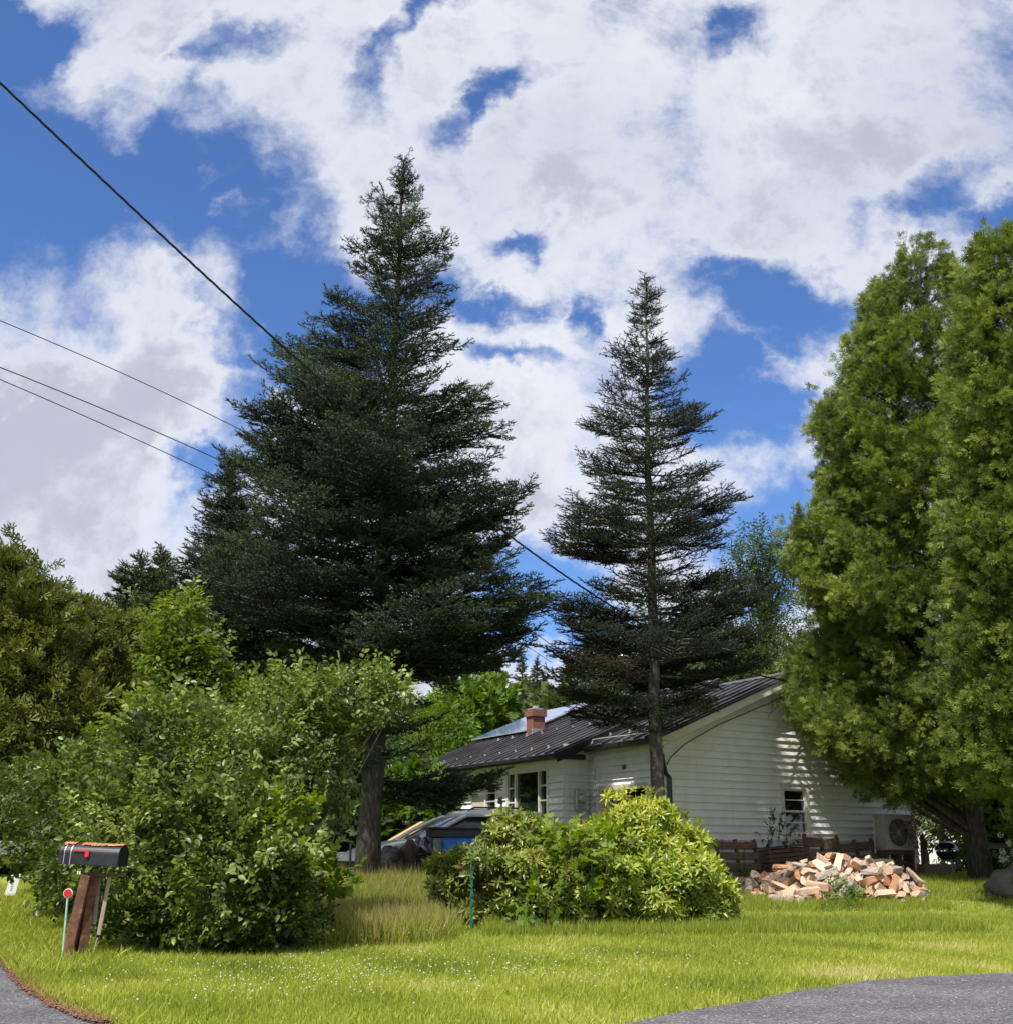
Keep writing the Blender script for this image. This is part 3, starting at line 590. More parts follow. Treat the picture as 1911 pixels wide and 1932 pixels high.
def sprayed_tree(name, label, base, top, prof, protos, m, barkm, r0, nclump, per, clump=.6, seed=1, tone=.45, group=None, limbs=40, cat='tree', scale=1., depth_scale=1., hi_tone=0., inl=.5, inr=.5, rough=.13, airy=.0):
    rng = np.random.default_rng(seed); rnd = random.Random(seed); base = Vector(base); top = Vector(top); ax = top - base
    root = empty(name, base, 0, label, cat, group)
    rows = []
    for y, xl, xr in prof:
        z = pt(0, y, base.y).z; a = base + ax * ((z - base.z) / ax.z); px, _ = proj(a); k = zdepth(a) / FPX
        rows.append((z, max((px - xl) * k - inl, .10), max((xr - px) * k - inr, .10)))
    rows.sort(); Z = np.array([r[0] for r in rows]); RL = np.array([r[1] for r in rows]); RR = np.array([r[2] for r in rows])
    # clump centres on the outer shell, area weighted
    zc = rng.uniform(Z[0], Z[-1], nclump * 4); ac = rng.random(nclump * 4) * 6.283
    rl = np.interp(zc, Z, RL); rr = np.interp(zc, Z, RR); c = np.cos(ac); s = np.sin(ac)
    r = np.where(c > 0, rr, rl) * c * c + (rl + rr) * .5 * s * s * depth_scale
    r = r * (1 + rough * (np.sin(zc * 1.9 + 2.2 * np.sin(ac * 2 + seed)) + .7 * np.sin(ac * 5 + zc * 1.3 + seed) + .5 * np.sin(zc * 4.3 + ac * 3)) * (1 - .5 * (zc < Z[0] + 2)))
    keep = rng.random(len(zc)) < (r / r.max()) * np.where(zc > Z[-1] - 4.5, .75, 1); keep &= np.cumsum(keep) <= nclump
    gp = np.sin(zc * 2.3 + 2 * np.sin(ac * 3)) * np.sin(ac * 7 + zc * 1.1) * np.sin(zc * 1.2 - ac * 2); keep &= ~((gp > .38 - airy * sstep((zc - Z[0]) / (Z[-1] - Z[0]) * 1.6 - .6)) & (rng.random(len(zc)) < .85))
    zc, ac, r = zc[keep], ac[keep], r[keep]; n = len(zc)
    rf = 1 - np.abs(rng.normal(0, .13, n)) - (rng.random(n) < .3) * rng.random(n) * .45; rf += rng.normal(0, .03, n)
    ax3 = np.array(ax) / ax.z; cen = np.array(base)[None] + ax3[None] * (zc - base.z)[:, None]
    out = np.stack([np.cos(ac), np.sin(ac), np.zeros(n)], 1); cen = cen + out * (r * rf)[:, None]
    ctone = rng.normal(tone, .17, n) + hi_tone * (rng.random(n) < .15)
    # plumes of each clump
    K = per; q = np.repeat(np.arange(n), K); csz = rng.uniform(.55, 1.5, n)[q][:, None]; off = rng.normal(0, 1, (n * K, 3)) * np.array([.42, .42, .46]) * clump * csz
    pos = cen[q] + off; outq = out[q]
    D = outq * .75 + off / clump * .5 + rng.normal(0, .35, (n * K, 3)) + np.array([0, 0, .30])
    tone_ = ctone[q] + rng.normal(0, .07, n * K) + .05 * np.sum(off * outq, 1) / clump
    st = Stamp(); st.add(protos, pos - np.array(base), frames(D, rng.normal(0, .7, n * K)), scale * (.75 + .5 * rng.random(n * K)), tone_)
    wood = MB(); ns = 12
    wood.tube([ax * (i / ns) * .97 + Vector((rnd.gauss(0, .04), rnd.gauss(0, .04), 0)) * (i > 0) - Vector((0, 0, .4 if i == 0 else 0)) for i in range(ns + 1)], [r0 * (1.3 if i == 0 else 1) * (1 - .9 * i / ns) for i in range(ns + 1)], 12)
    for i in rnd.sample(range(n), min(limbs, n)):
        e = Vector(cen[i]) - base; z0 = max(.8, e.z - math.hypot(e.x - ax.x * e.z / ax.z, e.y) * .75); o = ax * (z0 / ax.z); mid = o.lerp(e, .5) - Vector((0, 0, .12))
        rb = .02 + .012 * (e - o).length; wood.tube([o, mid, e], [rb, rb * .6, .006], 5, cap=False)
    wood.build('trunk', barkm, root, smooth=True); st.build('crown', m, root); return root
C1 = [(462, 1725, 1745), (474, 1705, 1764), (490, 1665, 1775), (520, 1632, 1785), (560, 1632, 1800), (590, 1588, 1810), (630, 1592, 1830), (650, 1555, 1850), (700, 1560, 1860), (720, 1552, 1870), (770, 1540, 1890), (830, 1528, 1900), (900, 1520, 1910), (940, 1505, 1915), (1000, 1512, 1920), (1060, 1492, 1930), (1150, 1492, 1930), (1230, 1495, 1940), (1300, 1515, 1950), (1350, 1500, 1950), (1400, 1515, 1960), (1430, 1530, 1960), (1460, 1560, 1960), (1475, 1600, 1960), (1500, 1680, 1860)]
b6 = pt(1852, 1652, 27.2); b6.z = terrf(b6.x, b6.y)
sprayed_tree('cedar_tree', 'broad feathery cedar with yellow-green sprays covering the right end of the white house', b6, pt(1733, 468, 27.2), C1, CED, M['cedar'], M['bark'], .24, 2100, 11, .33, seed=31, limbs=170, tone=.53, hi_tone=.2, depth_scale=.9, inr=.1, airy=.45)
C2 = [(460, 1868, 1900), (480, 1848, 1930), (500, 1835, 1960), (560, 1840, 2000), (640, 1820, 2030), (760, 1820, 2080), (900, 1815, 2100), (1100, 1815, 2140), (1300, 1815, 2160), (1420, 1840, 2170), (1480, 1870, 2170)]
b7 = pt(2030, 1652, 22.3); b7.z = terrf(b7.x, b7.y)
sprayed_tree('cedar_tree', 'tall cedar at the right edge overlapping the broad cedar', b7, pt(1893, 462, 22.3), C2, CED, M['cedar'], M['bark'], .22, 1800, 11, .33, seed=32, limbs=90, tone=.54, inl=.1, airy=.4, hi_tone=.18)
for i, (bx, tx, ty, Y, rows, lab) in enumerate([
    (20, 42, 1072, 30, [(1078, 30, 55), (1110, 0, 75), (1150, -20, 95), (1190, -40, 110), (1260, -60, 130), (1350, -80, 140), (1480, -90, 140), (1580, -70, 120)], 'tall dense olive cedar at the left edge'),
    (160, 165, 1178, 33, [(1184, 155, 178), (1215, 125, 200), (1280, 105, 225), (1400, 95, 240), (1520, 90, 250), (1600, 100, 240)], 'olive cedar just right of the left-edge cedar'),
    (232, 228, 1190, 35, [(1196, 215, 240), (1240, 190, 270), (1320, 175, 290), (1450, 170, 300), (1600, 180, 300)], 'smaller olive cedar below the twin-top spruce'),
    (-60, -40, 1050, 33, [(1060, -55, -20), (1150, -110, 30), (1300, -150, 60), (1500, -160, 60), (1600, -150, 50)], 'olive cedar cut by the left edge behind the dense one'),
    (430, 425, 1240, 33, [(1246, 410, 440), (1300, 370, 480), (1400, 340, 520), (1500, 330, 540), (1620, 340, 540)], 'dark cedar filling the gap behind the tall shrub'),
    (570, 566, 1270, 34, [(1276, 550, 580), (1330, 500, 630), (1420, 480, 660), (1520, 480, 670), (1620, 480, 660)], 'dark cedar behind the branching shrub left of the spruce trunk')]):
    b = pt(bx, 1645, Y); b.z = terrf(b.x, b.y)
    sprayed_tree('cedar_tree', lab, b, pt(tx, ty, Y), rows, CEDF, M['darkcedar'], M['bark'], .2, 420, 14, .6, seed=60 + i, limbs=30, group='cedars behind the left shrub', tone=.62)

# ---------------------------------------------------------------- broad-leaved plants
def leaf_proto(L, wd, fold=.25, curl=.15, seg=2, rng=rc):
    """a pointed leaf along +x: two folded halves"""
    xs = [0, .3, .68, 1.0]; ws = [.06, .5, .4, .0]
    V = []; 
    for x, w_ in zip(xs, ws):
        z = -curl * L * x * x; V += [(x * L, -w_ * wd, z + fold * w_ * wd), (x * L, 0, z), (x * L, w_ * wd, z + fold * w_ * wd)]
    F = []
    for i in range(3):
        a = i * 3; F += [(a, a + 1, a + 4, a + 3), (a + 1, a + 2, a + 5, a + 4)]
    return np.array(V), np.array(F)
def cluster(leaf, place, tonej=.08, rng=rc):
    """several leaves joined into one prototype; place: list of (pos, dir, roll, scale)"""
    V, F = leaf; vs = []; fs = []; ts = []
    for i, (p, d, r_, s_) in enumerate(place):
        Rm = frames(np.array([d], float), np.array([r_]))[0]; vs.append(V @ Rm.T * s_ + np.array(p)); fs.append(F + i * len(V)); ts.append(np.full(len(V), rng.normal(0, tonej)))
    return np.concatenate(vs), np.concatenate(fs), np.concatenate(ts)
def rosette(L=.125, wd=.036, n=9):
    out = []
    for k in range(6):
        pl = []
        for i in range(n):
            a = i * 2.4 + rc.random() * .5; el = rc.uniform(-.25, .75) if i < n - 3 else rc.uniform(.6, 1.3)
            pl.append(((0, 0, 0.01 * math.sin(el)), (math.cos(el) * math.cos(a), math.cos(el) * math.sin(a), math.sin(el)), 0, rc.uniform(.75, 1.15)))
        out.append(cluster(leaf_proto(L, wd, .3, .22), pl, .09))
    # whorl axis is +x: the upper side of each leaf must face +x
    fixed = []
    for V, F, T in out: fixed.append((np.stack([V[:, 2], V[:, 1], -V[:, 0]], 1), F, T))
    return fixed
def twig(L=.3, leafL=.075, leafW=.045, n=9, hang=.25, jit=.09):
    out = []
    for k in range(6):
        pl = []
        for i in range(n):
            x = L * (i + 1) / n; sgn = -1 if i % 2 else 1
            pl.append(((x, rc.normal(0, .01), rc.normal(0, .01)), (.6, sgn * rc.uniform(.5, 1.1), rc.normal(-hang, .35)), rc.normal(0, .5), rc.uniform(.7, 1.2)))
        out.append(cluster(leaf_proto(leafL, leafW, .3, .18), pl, jit))
    return out
def maple_leaf(S):
    """five-lobed leaf, base at origin pointing +x"""
    pts = [(0, 0), (.1, .28), (.05, .55), (.32, .38), (.55, .62), (.6, .26), (1, 0)]
    P = pts + [(x, -y) for x, y in pts[1:-1][::-1]]; V = [(x * S, y * S, -.12 * S * x * x - .1 * S * abs(y)) for x, y in P] + [(.4 * S, 0, 0)]
    c = len(P); F = [(c, i, (i + 1) % c, (i + 1) % c) for i in range(c)]
    return np.array(V), np.array([(c, i, (i + 1) % c) for i in range(c)])
def maple_twig(S=.1, n=7, L=.28):
    out = []
    for k in range(5):
        pl = []
        for i in range(n):
            x = L * (i + 1) / n; sg = -1 if i % 2 else 1
            pl.append(((x, 0, rc.normal(0, .015)), (.5, sg * rc.uniform(.3, 1.2), rc.normal(-.1, .25)), rc.normal(0, .35), rc.uniform(.6, 1.15)))
        out.append(cluster(maple_leaf(S), pl, .08))
    return out
TW = dict(lilac=twig(.25, .078, .044, 8), small=twig(.3, .06, .022, 10), rhodo=rosette(), maple=maple_twig(), bg=twig(.9, .26, .10, 9, jit=.1), mapbg=maple_twig(.30, 8, .8), weed=twig(.2, .10, .03, 7, -.5))
def leafy(name, label, cat, blobs, key, m, barkm, count, seed=1, tone=.5, shell=.22, up=.35, base=None, stems=24, r_st=.02, group=None, scale=1., tone_top=.12, inner=.12, sizevar=.25, minz=True, trunk=None, dark_low=0., gf=4.2, gl=.22, lobes=6, tvar=.12):
    """blobs: (x, y, distance, half-width, half-height, half-depth in metres) in picture units -> ellipsoids carrying twigs of leaves"""
    rng = np.random.default_rng(seed); rnd = random.Random(seed); E = []
    for x, y, Y, rx, ry, rd in blobs:
        c = pt(x, y, Y); k = zdepth(c) / FPX; E.append((np.array(c), np.array([rx * k, rd, ry * k * 1.0])))
    if base is None: c = E[0][0]; base = (c[0], c[1])
    bz = terrf(*base[:2]); B = np.array([base[0], base[1], bz]); root = empty(name, tuple(B), 0, label, cat, group)
    if lobes:
        E2 = [(c, r * .84) for c, r in E]
        for c, r in E:
            for _ in range(lobes):
                d = unit(1)[0]; d[1] = -abs(d[1]) * .8 if rng.random() < .75 else d[1]; d[2] += .15; d /= np.linalg.norm(d); f = rng.uniform(.26, .44); E2.append((c + d * r * (1.03 - f * .55), np.array([r[0], (r[0] + r[1]) / 2, (r[2] + r[0]) / 2]) * f))
        E = E2
    area = np.array([r[0] * r[2] + r[1] * (r[0] + r[2]) * .5 for _, r in E]); num = (area / area.sum() * count).astype(int)
    P = []; O = []
    for j, ((c, r), n) in enumerate(zip(E, num)):
        d = unit(n); lump = 1 + .10 * np.sin(d[:, 0] * 7 + j) * np.sin(d[:, 2] * 6 + 2 * j) + .08 * np.sin(d[:, 1] * 11 + d[:, 2] * 9)
        rad = lump * (1 - np.abs(rng.normal(0, shell, n))) ; inn = rng.random(n) < inner; rad = np.where(inn, rng.uniform(.3, .9, n), rad) + rng.normal(0, .025, n)
        p = c + d * r * np.clip(rad, .15, 1.3)[:, None]
        ok = np.ones(n, bool)
        gapn = np.sin(p[:, 0] * gf + 1.3 * np.sin(p[:, 2] * gf * .8 + j)) * np.sin(p[:, 2] * gf * 1.1 + 1.7) * np.sin(p[:, 1] * gf * .9 + .6); ok &= ~((gapn > gl) & (rng.random(n) < .8))
        out_ = (gapn < -.25) & (d[:, 2] > -.2); p[out_] += (d[out_] * rng.uniform(0, .16, out_.sum())[:, None] + np.array([0, 0, .06]))
        for i, (c2, r2) in enumerate(E):
            if i != j: ok &= np.linalg.norm((p - c2) / r2, axis=1) > (.72 if i < len(blobs) else .55)
        if minz: ok &= p[:, 2] > terr(p[:, 0], p[:, 1]) + .03
        P.append(p[ok]); g = d / r; O.append((g / np.linalg.norm(g, axis=1, keepdims=True))[ok])
    P = np.concatenate(P); O = np.concatenate(O); n = len(P)
    D = O * .9 + rng.normal(0, .45, (n, 3)) + np.array([0, 0, up])
    # yellowish and dark patches; gap shade and paler upward sides put into leaf colour
    ph = rng.random(6) * 6.28; patch = np.sin(P[:, 0] * 3.1 + ph[0]) * np.sin(P[:, 2] * 3.7 + ph[1]) + np.sin(P[:, 1] * 4.1 + ph[2] + P[:, 0] * 2)
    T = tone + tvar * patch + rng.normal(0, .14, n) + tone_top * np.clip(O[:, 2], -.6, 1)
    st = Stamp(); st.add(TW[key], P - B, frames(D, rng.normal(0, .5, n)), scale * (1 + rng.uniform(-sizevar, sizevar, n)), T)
    wood = MB()
    for s in range(stems):
        j = rnd.randrange(len(E)); c, r = E[j]; d = unit(1)[0]; d[2] = abs(d[2]); e = Vector(c + d * r * rnd.uniform(.75, .98)) - Vector(B)
        o = Vector((rnd.gauss(0, .12), rnd.gauss(0, .10), -.05)) if trunk is None else Vector(trunk[0]) - Vector(B)
        if trunk is not None: o = o.lerp(Vector(trunk[1]) - Vector(B), rnd.uniform(.35, 1))
        mid = o.lerp(e, .45) + Vector((0, 0, .12 * (e - o).length)) + Vector((rnd.gauss(0, .05), 0, 0)); wood.tube([o, mid, e], [r_st, r_st * .6, .003], 5, cap=False)
    if trunk is not None:
        a, b = Vector(trunk[0]) - Vector(B), Vector(trunk[1]) - Vector(B); wood.tube([a - Vector((0, 0, .3)), a.lerp(b, .5) + Vector((.03, 0, 0)), b], [trunk[2] * 1.2, trunk[2], trunk[2] * .5], 8)
    if wood.v: wood.build('stem' if trunk is None else 'trunk', barkm, root, smooth=True)
    st.build('foliage' if trunk is None else 'crown', m, root); return root
leafy('lilac_shrub', 'large heart-leaved shrub right behind the mailbox', 'shrub',
      [(400, 1635, 14.0, 205, 170, 1.1), (270, 1520, 14.8, 130, 140, 1.0), (190, 1570, 15.4, 110, 130, .8), (470, 1470, 15.0, 140, 120, 1.0), (330, 1440, 15.2, 120, 110, .9), (530, 1620, 14.9, 75, 150, .9), (260, 1680, 13.9, 80, 110, .6), (430, 1710, 13.7, 150, 90, .7), (520, 1700, 14.6, 75, 85, .7)],
      'lilac', M['lilac'], M['greytwig'], 9500, seed=71, tone=.40, tvar=.17, gl=.10, base=(-3.2, 14.2), stems=60, inner=.18, shell=.14)
leafy('dogwood_shrub', 'paler spreading shrub arching against the dark spruce trunk', 'shrub',
      [(560, 1350, 16.2, 95, 70, .9), (660, 1320, 16.4, 80, 45, .7), (500, 1420, 16.0, 90, 90, .8), (600, 1430, 16.3, 70, 70, .7), (735, 1310, 16.4, 35, 28, .35), (625, 1500, 16.2, 42, 60, .5)],
      'lilac', M['lilac'], M['greytwig'], 3200, seed=72, tone=.52, gl=.12, base=(-2.9, 16.2), stems=13, shell=.25, r_st=.015)
leafy('bush', 'dark bush growing behind the white yard sign', 'bush', [(108, 1590, 18.0, 62, 90, .8), (85, 1500, 19.5, 60, 50, .8), (130, 1655, 17.0, 58, 55, .6), (40, 1490, 20.5, 60, 30, .7)], 'lilac', M['lilac'], M['twig'], 1500, seed=73, tone=.28, base=(-6.4, 18.2))
tb = pt(400, 1700, 16.8); tb.z = terrf(tb.x, tb.y)
leafy('young_tree', 'slim young tree rising highest from the left shrubbery', 'tree', [(345, 1200, 16.8, 62, 55, .6), (320, 1265, 16.8, 60, 45, .6), (390, 1260, 16.8, 45, 60, .6), (370, 1345, 16.8, 95, 65, .8), (450, 1400, 16.9, 45, 50, .5), (265, 1380, 16.6, 70, 55, .6)], 'lilac', M['sapling'], M['barklight'], 2300, seed=74, tone=.5, base=(tb.x, tb.y), trunk=(tb, pt(372, 1200, 16.8), .05), shell=.3, up=.1, stems=40)
leafy('maple_seedling', 'bright yellow-green maple seedling poking from the right side of the large shrub', 'seedling', [(515, 1545, 13.9, 42, 26, .3), (490, 1580, 13.7, 36, 14, .2), (545, 1520, 14.1, 22, 20, .2)], 'maple', M['maple'], M['twig'], 100, seed=75, tone=.7, base=(-2.75, 14.0), stems=8, r_st=.008)
leafy('maple_seedling', 'broad-leaved maple seedling low in the shade by the tall dry grass', 'seedling', [(530, 1690, 13.8, 60, 40, .35), (590, 1680, 14.2, 40, 30, .3)], 'maple', M['maple'], M['twig'], 130, seed=76, tone=.3, base=(-2.7, 13.9), stems=8, r_st=.008, scale=1.2)
leafy('rhododendron', 'bushy glossy yellow-green rhododendron between the garage door and the firewood', 'shrub',
      [(1215, 1625, 18.6, 112, 98, 1.0), (1285, 1670, 18.0, 85, 78, .8), (1180, 1695, 17.8, 130, 66, .8), (1125, 1600, 18.8, 68, 48, .8), (1345, 1708, 18.1, 50, 42, .6), (1215, 1560, 18.9, 55, 44, .7), (1280, 1725, 17.7, 85, 34, .5), (1310, 1620, 18.4, 34, 30, .4)],
      'rhodo', M['rhodo'], M['twig'], 5400, seed=81, tone=.68, base=(2.0, 18.3), stems=50, shell=.13, up=.55, inner=.2, tone_top=.16)
leafy('rhododendron', 'sallow rhododendron with browned leaf whorls beside the green stake', 'shrub',
      [(950, 1635, 17.9, 95, 62, .9), (900, 1680, 17.5, 100, 62, .7), (1010, 1690, 17.3, 105, 70, .8), (1070, 1640, 17.9, 70, 90, .8), (985, 1590, 18.1, 70, 38, .7), (1050, 1740, 17.2, 70, 30, .4), (860, 1660, 17.6, 60, 45, .5)],
      'rhodo', M['rhodo2'], M['twig'], 3600, seed=82, tone=.68, tvar=.14, base=(.3, 17.7), stems=40, shell=.15, up=.5, inner=.2)
leafy('maple_seedling', 'lobed maple seedling growing through the middle of the rhododendrons', 'seedling', [(1075, 1620, 17.0, 62, 44, .3), (1110, 1660, 17.0, 40, 60, .3), (1010, 1700, 16.6, 42, 26, .3)], 'maple', M['maple'], M['twig'], 150, seed=83, tone=.45, base=(1.0, 17.2), stems=8, r_st=.01)
leafy('weed_clump', 'leafy green weeds at the foot of the firewood heap', 'weeds', [(1590, 1690, 22.9, 22, 28, .3), (1575, 1710, 22.8, 30, 16, .3)], 'weed', M['grassdark'], M['twig'], 110, seed=84, tone=.65, base=(6.6, 22.9), stems=10, r_st=.006, scale=.95)
leafy('seedling', 'small dark sapling below the gable window', 'seedling', [(1465, 1560, 27.4, 20, 26, .25), (1487, 1580, 27.4, 24, 14, .2), (1448, 1580, 27.4, 16, 12, .2)], 'maple', M['bgleaf2'], M['twig'], 75, seed=85, tone=.35, base=(5.95, 27.4), stems=6, r_st=.01, scale=.5)
# sumac fronds over the rhododendron
def sumac():
    root = empty('sumac', (2.55, 19.0, terrf(2.55, 19)), 0, 'sumac with feathery fronds rising above the rhododendron at the garage door', 'shrub'); st = Stamp(); wood = MB(); lp = [leaf_proto(.13, .02, .3, .3)]; lp = [(lp[0][0], lp[0][1], np.zeros(len(lp[0][0])))]
    B = root.location
    for tx, ty, ox, oy in ((1140, 1512, 1180, 1560), (1185, 1500, 1195, 1560), (1250, 1486, 1215, 1550), (1230, 1500, 1215, 1560), (1160, 1530, 1190, 1570), (1275, 1520, 1225, 1560), (1205, 1520, 1205, 1570)):
        a, e = pt(ox, oy, 19.2), pt(tx, ty, 19.1); mid = a.lerp(e, .55) + Vector((0, 0, .22)); P = [a.lerp(mid, t).lerp(mid.lerp(e, t), t) for t in np.linspace(0, 1, 14)]
        wood.tube([p - B for p in [Vector((2.5, 19.2, B.z)) ] + P], [.015] + [.008] * 14, 4, cap=False)
        for i in range(2, 14):
            d = (P[i] - P[i - 1]).normalized(); s = Vector((-d.y, d.x, 0)); s = s.normalized() if s.length > .1 else Vector((1, 0, 0))
            for sg in (-1, 1):
                dd = d * .5 + s * sg + Vector((0, 0, -.3)); st.add(lp, np.array([tuple(P[i] - B)]), frames(np.array([tuple(dd)])), 1.0 - .04 * abs(i - 7), np.array([.5 + random.gauss(0, .15)]))
    wood.build('stem', M['twig'], root); st.build('foliage', M['sapling'], root)
sumac()
# trees behind
tb = pt(1450, 1600, 42); tb.z = terrf(tb.x, tb.y)
leafy('broadleaf_tree', 'airy broad-leaved tree with visible forked limbs between fir and broad cedar', 'tree', [(1425, 1045, 42, 42, 35, 1.2), (1400, 1100, 42, 45, 45, 1.4), (1460, 1090, 42, 36, 55, 1.2), (1480, 1170, 42, 35, 55, 1.2), (1420, 1190, 42, 50, 50, 1.5), (1400, 1250, 42, 70, 40, 1.6), (1475, 1250, 41, 50, 40, 1.4)], 'small', M['bgleaf2'], M['barklight'], 3000, seed=91, tone=.55, base=(tb.x, tb.y), trunk=(tb, pt(1445, 1100, 42), .16), shell=.3, stems=60, r_st=.05, scale=2.0, minz=False)
for i, (x, y, Y, rx, ry, rd, n, mm, tn, lab) in enumerate([
    (895, 1360, 48, 75, 68, 2.6, 1500, 'bgleaf', .62, 'rounded bright green maple beyond the solar roof'),
    (830, 1400, 44, 55, 60, 2.2, 900, 'bgleaf', .6, 'bright green broadleaf beside the spruce trunk, left of the solar roof'),
    (1055, 1360, 46, 60, 45, 2.2, 800, 'bgleaf2', .6, 'low broadleaf tree behind the brick chimney'),
    (1160, 1320, 44, 80, 70, 2.5, 1200, 'bgleaf2', .55, 'broadleaf tree behind the steel flue'),
    (1320, 1270, 44, 110, 70, 2.8, 1500, 'bgleaf2', .38, 'dull green tree behind the garage ridge'),
    (1230, 1250, 46, 100, 80, 2.8, 1300, 'bgleaf2', .35, 'dark broadleaf tree directly behind the fir trunk'),
    (790, 1545, 34, 60, 75, 1.6, 800, 'bgleaf', .5, 'leafy bush behind the deck at the far end of the house'),
    (745, 1500, 36, 55, 95, 1.8, 900, 'bgleaf2', .5, 'bush showing just right of the thick spruce trunk'),
    (640, 1560, 34, 80, 80, 1.8, 900, 'bgleaf2', .45, 'bush showing left of the thick spruce trunk'),
    (1845, 1525, 34, 65, 60, 1.6, 1100, 'bgleaf', .68, 'bright green bush behind the black grill'),
    (1930, 1540, 31, 60, 70, 1.6, 900, 'bgleaf', .4, 'dark leafy bush at the right edge behind the cedar trunk'),
    (1790, 1390, 52, 110, 110, 3.0, 900, 'bgleaf2', .4, 'tree behind the broad cedar'),
    (1520, 1300, 48, 60, 70, 2.4, 900, 'bgleaf2', .5, 'green tree just above the gable peak'),
    (60, 1500, 36, 110, 130, 2.4, 900, 'bgleaf2', .25, 'dark undergrowth bush below the left-edge cedar'),
    (560, 1500, 40, 120, 130, 2.4, 900, 'bgleaf2', .3, 'dark bush behind the leafy shrubs')]):
    b = pt(x, y, Y); zb = terrf(b.x, b.y)
    leafy('broadleaf_tree' if ry * Y > 2200 else 'bush', lab, 'tree' if ry * Y > 2200 else 'bush', [(x, y, Y, rx, ry, rd), (x - rx * .35, y + ry * .5, Y - .5, rx * .8, ry * .8, rd * .8), (x + rx * .4, y + ry * .45, Y, rx * .7, ry * .75, rd * .8), (x + rx * .1, y - ry * .35, Y, rx * .6, ry * .6, rd * .6), (x, y + ry * 1.2, Y, rx * .8, ry * .9, rd * .8)],
          'bg' if i % 2 else 'mapbg', M[mm], M['bark'], n, seed=100 + i, tone=tn, base=(b.x, b.y), trunk=((b.x, b.y, zb), (b.x, b.y, b.z), .16), stems=16, r_st=.05, shell=.2, scale=.8, inner=.1)
# a wooded background so that no gap shows bare horizon
rb_ = random.Random(77)
srcs = [o for o in COL.objects if o.get('category') == 'tree' and o.get('group') == 'conifers beyond the house'] + [o for o in COL.objects if o.get('label') in ('rounded bright green maple beyond the solar roof', 'dull green tree behind the garage ridge')]
def dup(o, loc, rz=0, s=1., label=None, group=None):
    c = o.copy(); COL.objects.link(c); c.location = loc; c.rotation_euler = (0, 0, rz); c.scale = (s, s, s)
    if label: c['label'] = label
    if group: c['group'] = group
    for ch in list(o.children):
        d = ch.copy(); COL.objects.link(d); d.parent = c
        for g in ch.children: e = g.copy(); COL.objects.link(e); e.parent = d
    return c
for i in range(38):
    x = -46 + i * 2.7 + rb_.uniform(-1, 1); y = rb_.uniform(70, 92); s = srcs[i % len(srcs)]
    dup(s, (x, y, terrf(x, y) - .2), rb_.uniform(0, 6.28), rb_.uniform(.75, 1.05), 'tree of the far wood, one of a dense row behind the nearer trees', 'far wood row')

# ---------------------------------------------------------------- grass
def blades(n, xr, yr, h, wd, m, name, label, cat, seed, tone=.5, lean=.35, ok=None, hv=.35, kind='stuff', hfun=None, tfun=None):
    rng = np.random.default_rng(seed); P = np.stack([rng.uniform(*xr, n), rng.uniform(*yr, n)], 1)
    P = P[np.abs(P[:, 0]) < .47 * P[:, 1] + .8]
    k = ~inpoly(P, ROAD)
    if ok is not None: k &= ok(P, rng)
    P = P[k]; n = len(P); z = terr(P[:, 0], P[:, 1]); a = rng.random(n) * 6.283
    H = h * (1 + rng.normal(0, hv, n)).clip(.3, 2); H = H * (hfun(P) if hfun else 1)
    ln = rng.normal(0, lean, n)[:, None] * np.stack([np.cos(a * 1.7), np.sin(a * 1.7)], 1)
    s = np.stack([np.cos(a), np.sin(a)], 1) * wd * .5 * (.7 + .6 * rng.random(n))[:, None]
    b0 = np.concatenate([P - s, (z - .01)[:, None]], 1); b1_ = np.concatenate([P + s, (z - .01)[:, None]], 1)
    m0 = np.concatenate([P + ln * H[:, None] * .52 + s * .85, (z + H * .56)[:, None]], 1); tp = np.concatenate([P + ln * H[:, None], (z + H)[:, None]], 1)
    V = np.stack([b0, b1_, m0, tp], 1).reshape(-1, 3); F = np.arange(4 * n).reshape(n, 4)
    T = tone + rng.normal(0, .14, n) + (tfun(P) if tfun else 0)
    o = npmesh(name, V, F, np.repeat(T, 4), m); tag(o, label, cat, None, kind); return o
def patch(P): return .17 * np.sin(P[:, 0] * 1.3 + 1.2 * np.sin(P[:, 1] * .9)) * np.sin(P[:, 1] * 1.7 + P[:, 0] * .5) + .09 * np.sin(P[:, 0] * 4.1 + P[:, 1] * 2.3) + .22 * np.exp(-((P[:, 1] - 10.5) / 1.6) ** 2) * np.sin(P[:, 0] * 2.2)
_sp = [(rp.uniform(-4, 9), rp.uniform(8, 19), rp.uniform(.15, .6), rp.uniform(.2, .45) * rp.choice([-1, 1, 1])) for _ in range(60)]
def patch2(P):
    t = patch(P)
    for x, y, r_, a in _sp: t = t + a * np.exp(-((P[:, 0] - x) ** 2 + ((P[:, 1] - y) * .7) ** 2) / r_ ** 2)
    return t
def lawn_ok(P, rng):
    d = P[:, 1]; return rng.random(len(P)) < np.clip(1.5 - d / 18., .16, 1)
blades(1700000, (-9, 14), (7.6, 30), .046, .008, M['grass'], 'grass', 'short sunlit lawn grass between the road and the house', 'grass', 1, tone=.52, ok=lawn_ok, lean=.5, tfun=patch2, hfun=lambda P: 1 + .4 * sstep((P[:, 1] - 12.5) / 3) )
def band(P, rng):
    y0 = 15.9 + .11 * (P[:, 0] - 0) ; return (P[:, 1] > y0) & (P[:, 1] < y0 + 2.2) & (rng.random(len(P)) < .9)
blades(150000, (-.3, 6.5), (15, 19.5), .14, .010, M['grass'], 'long_grass', 'longer bluish grass along the foot of the rhododendrons', 'grass', 2, tone=.36, ok=band, lean=.3)
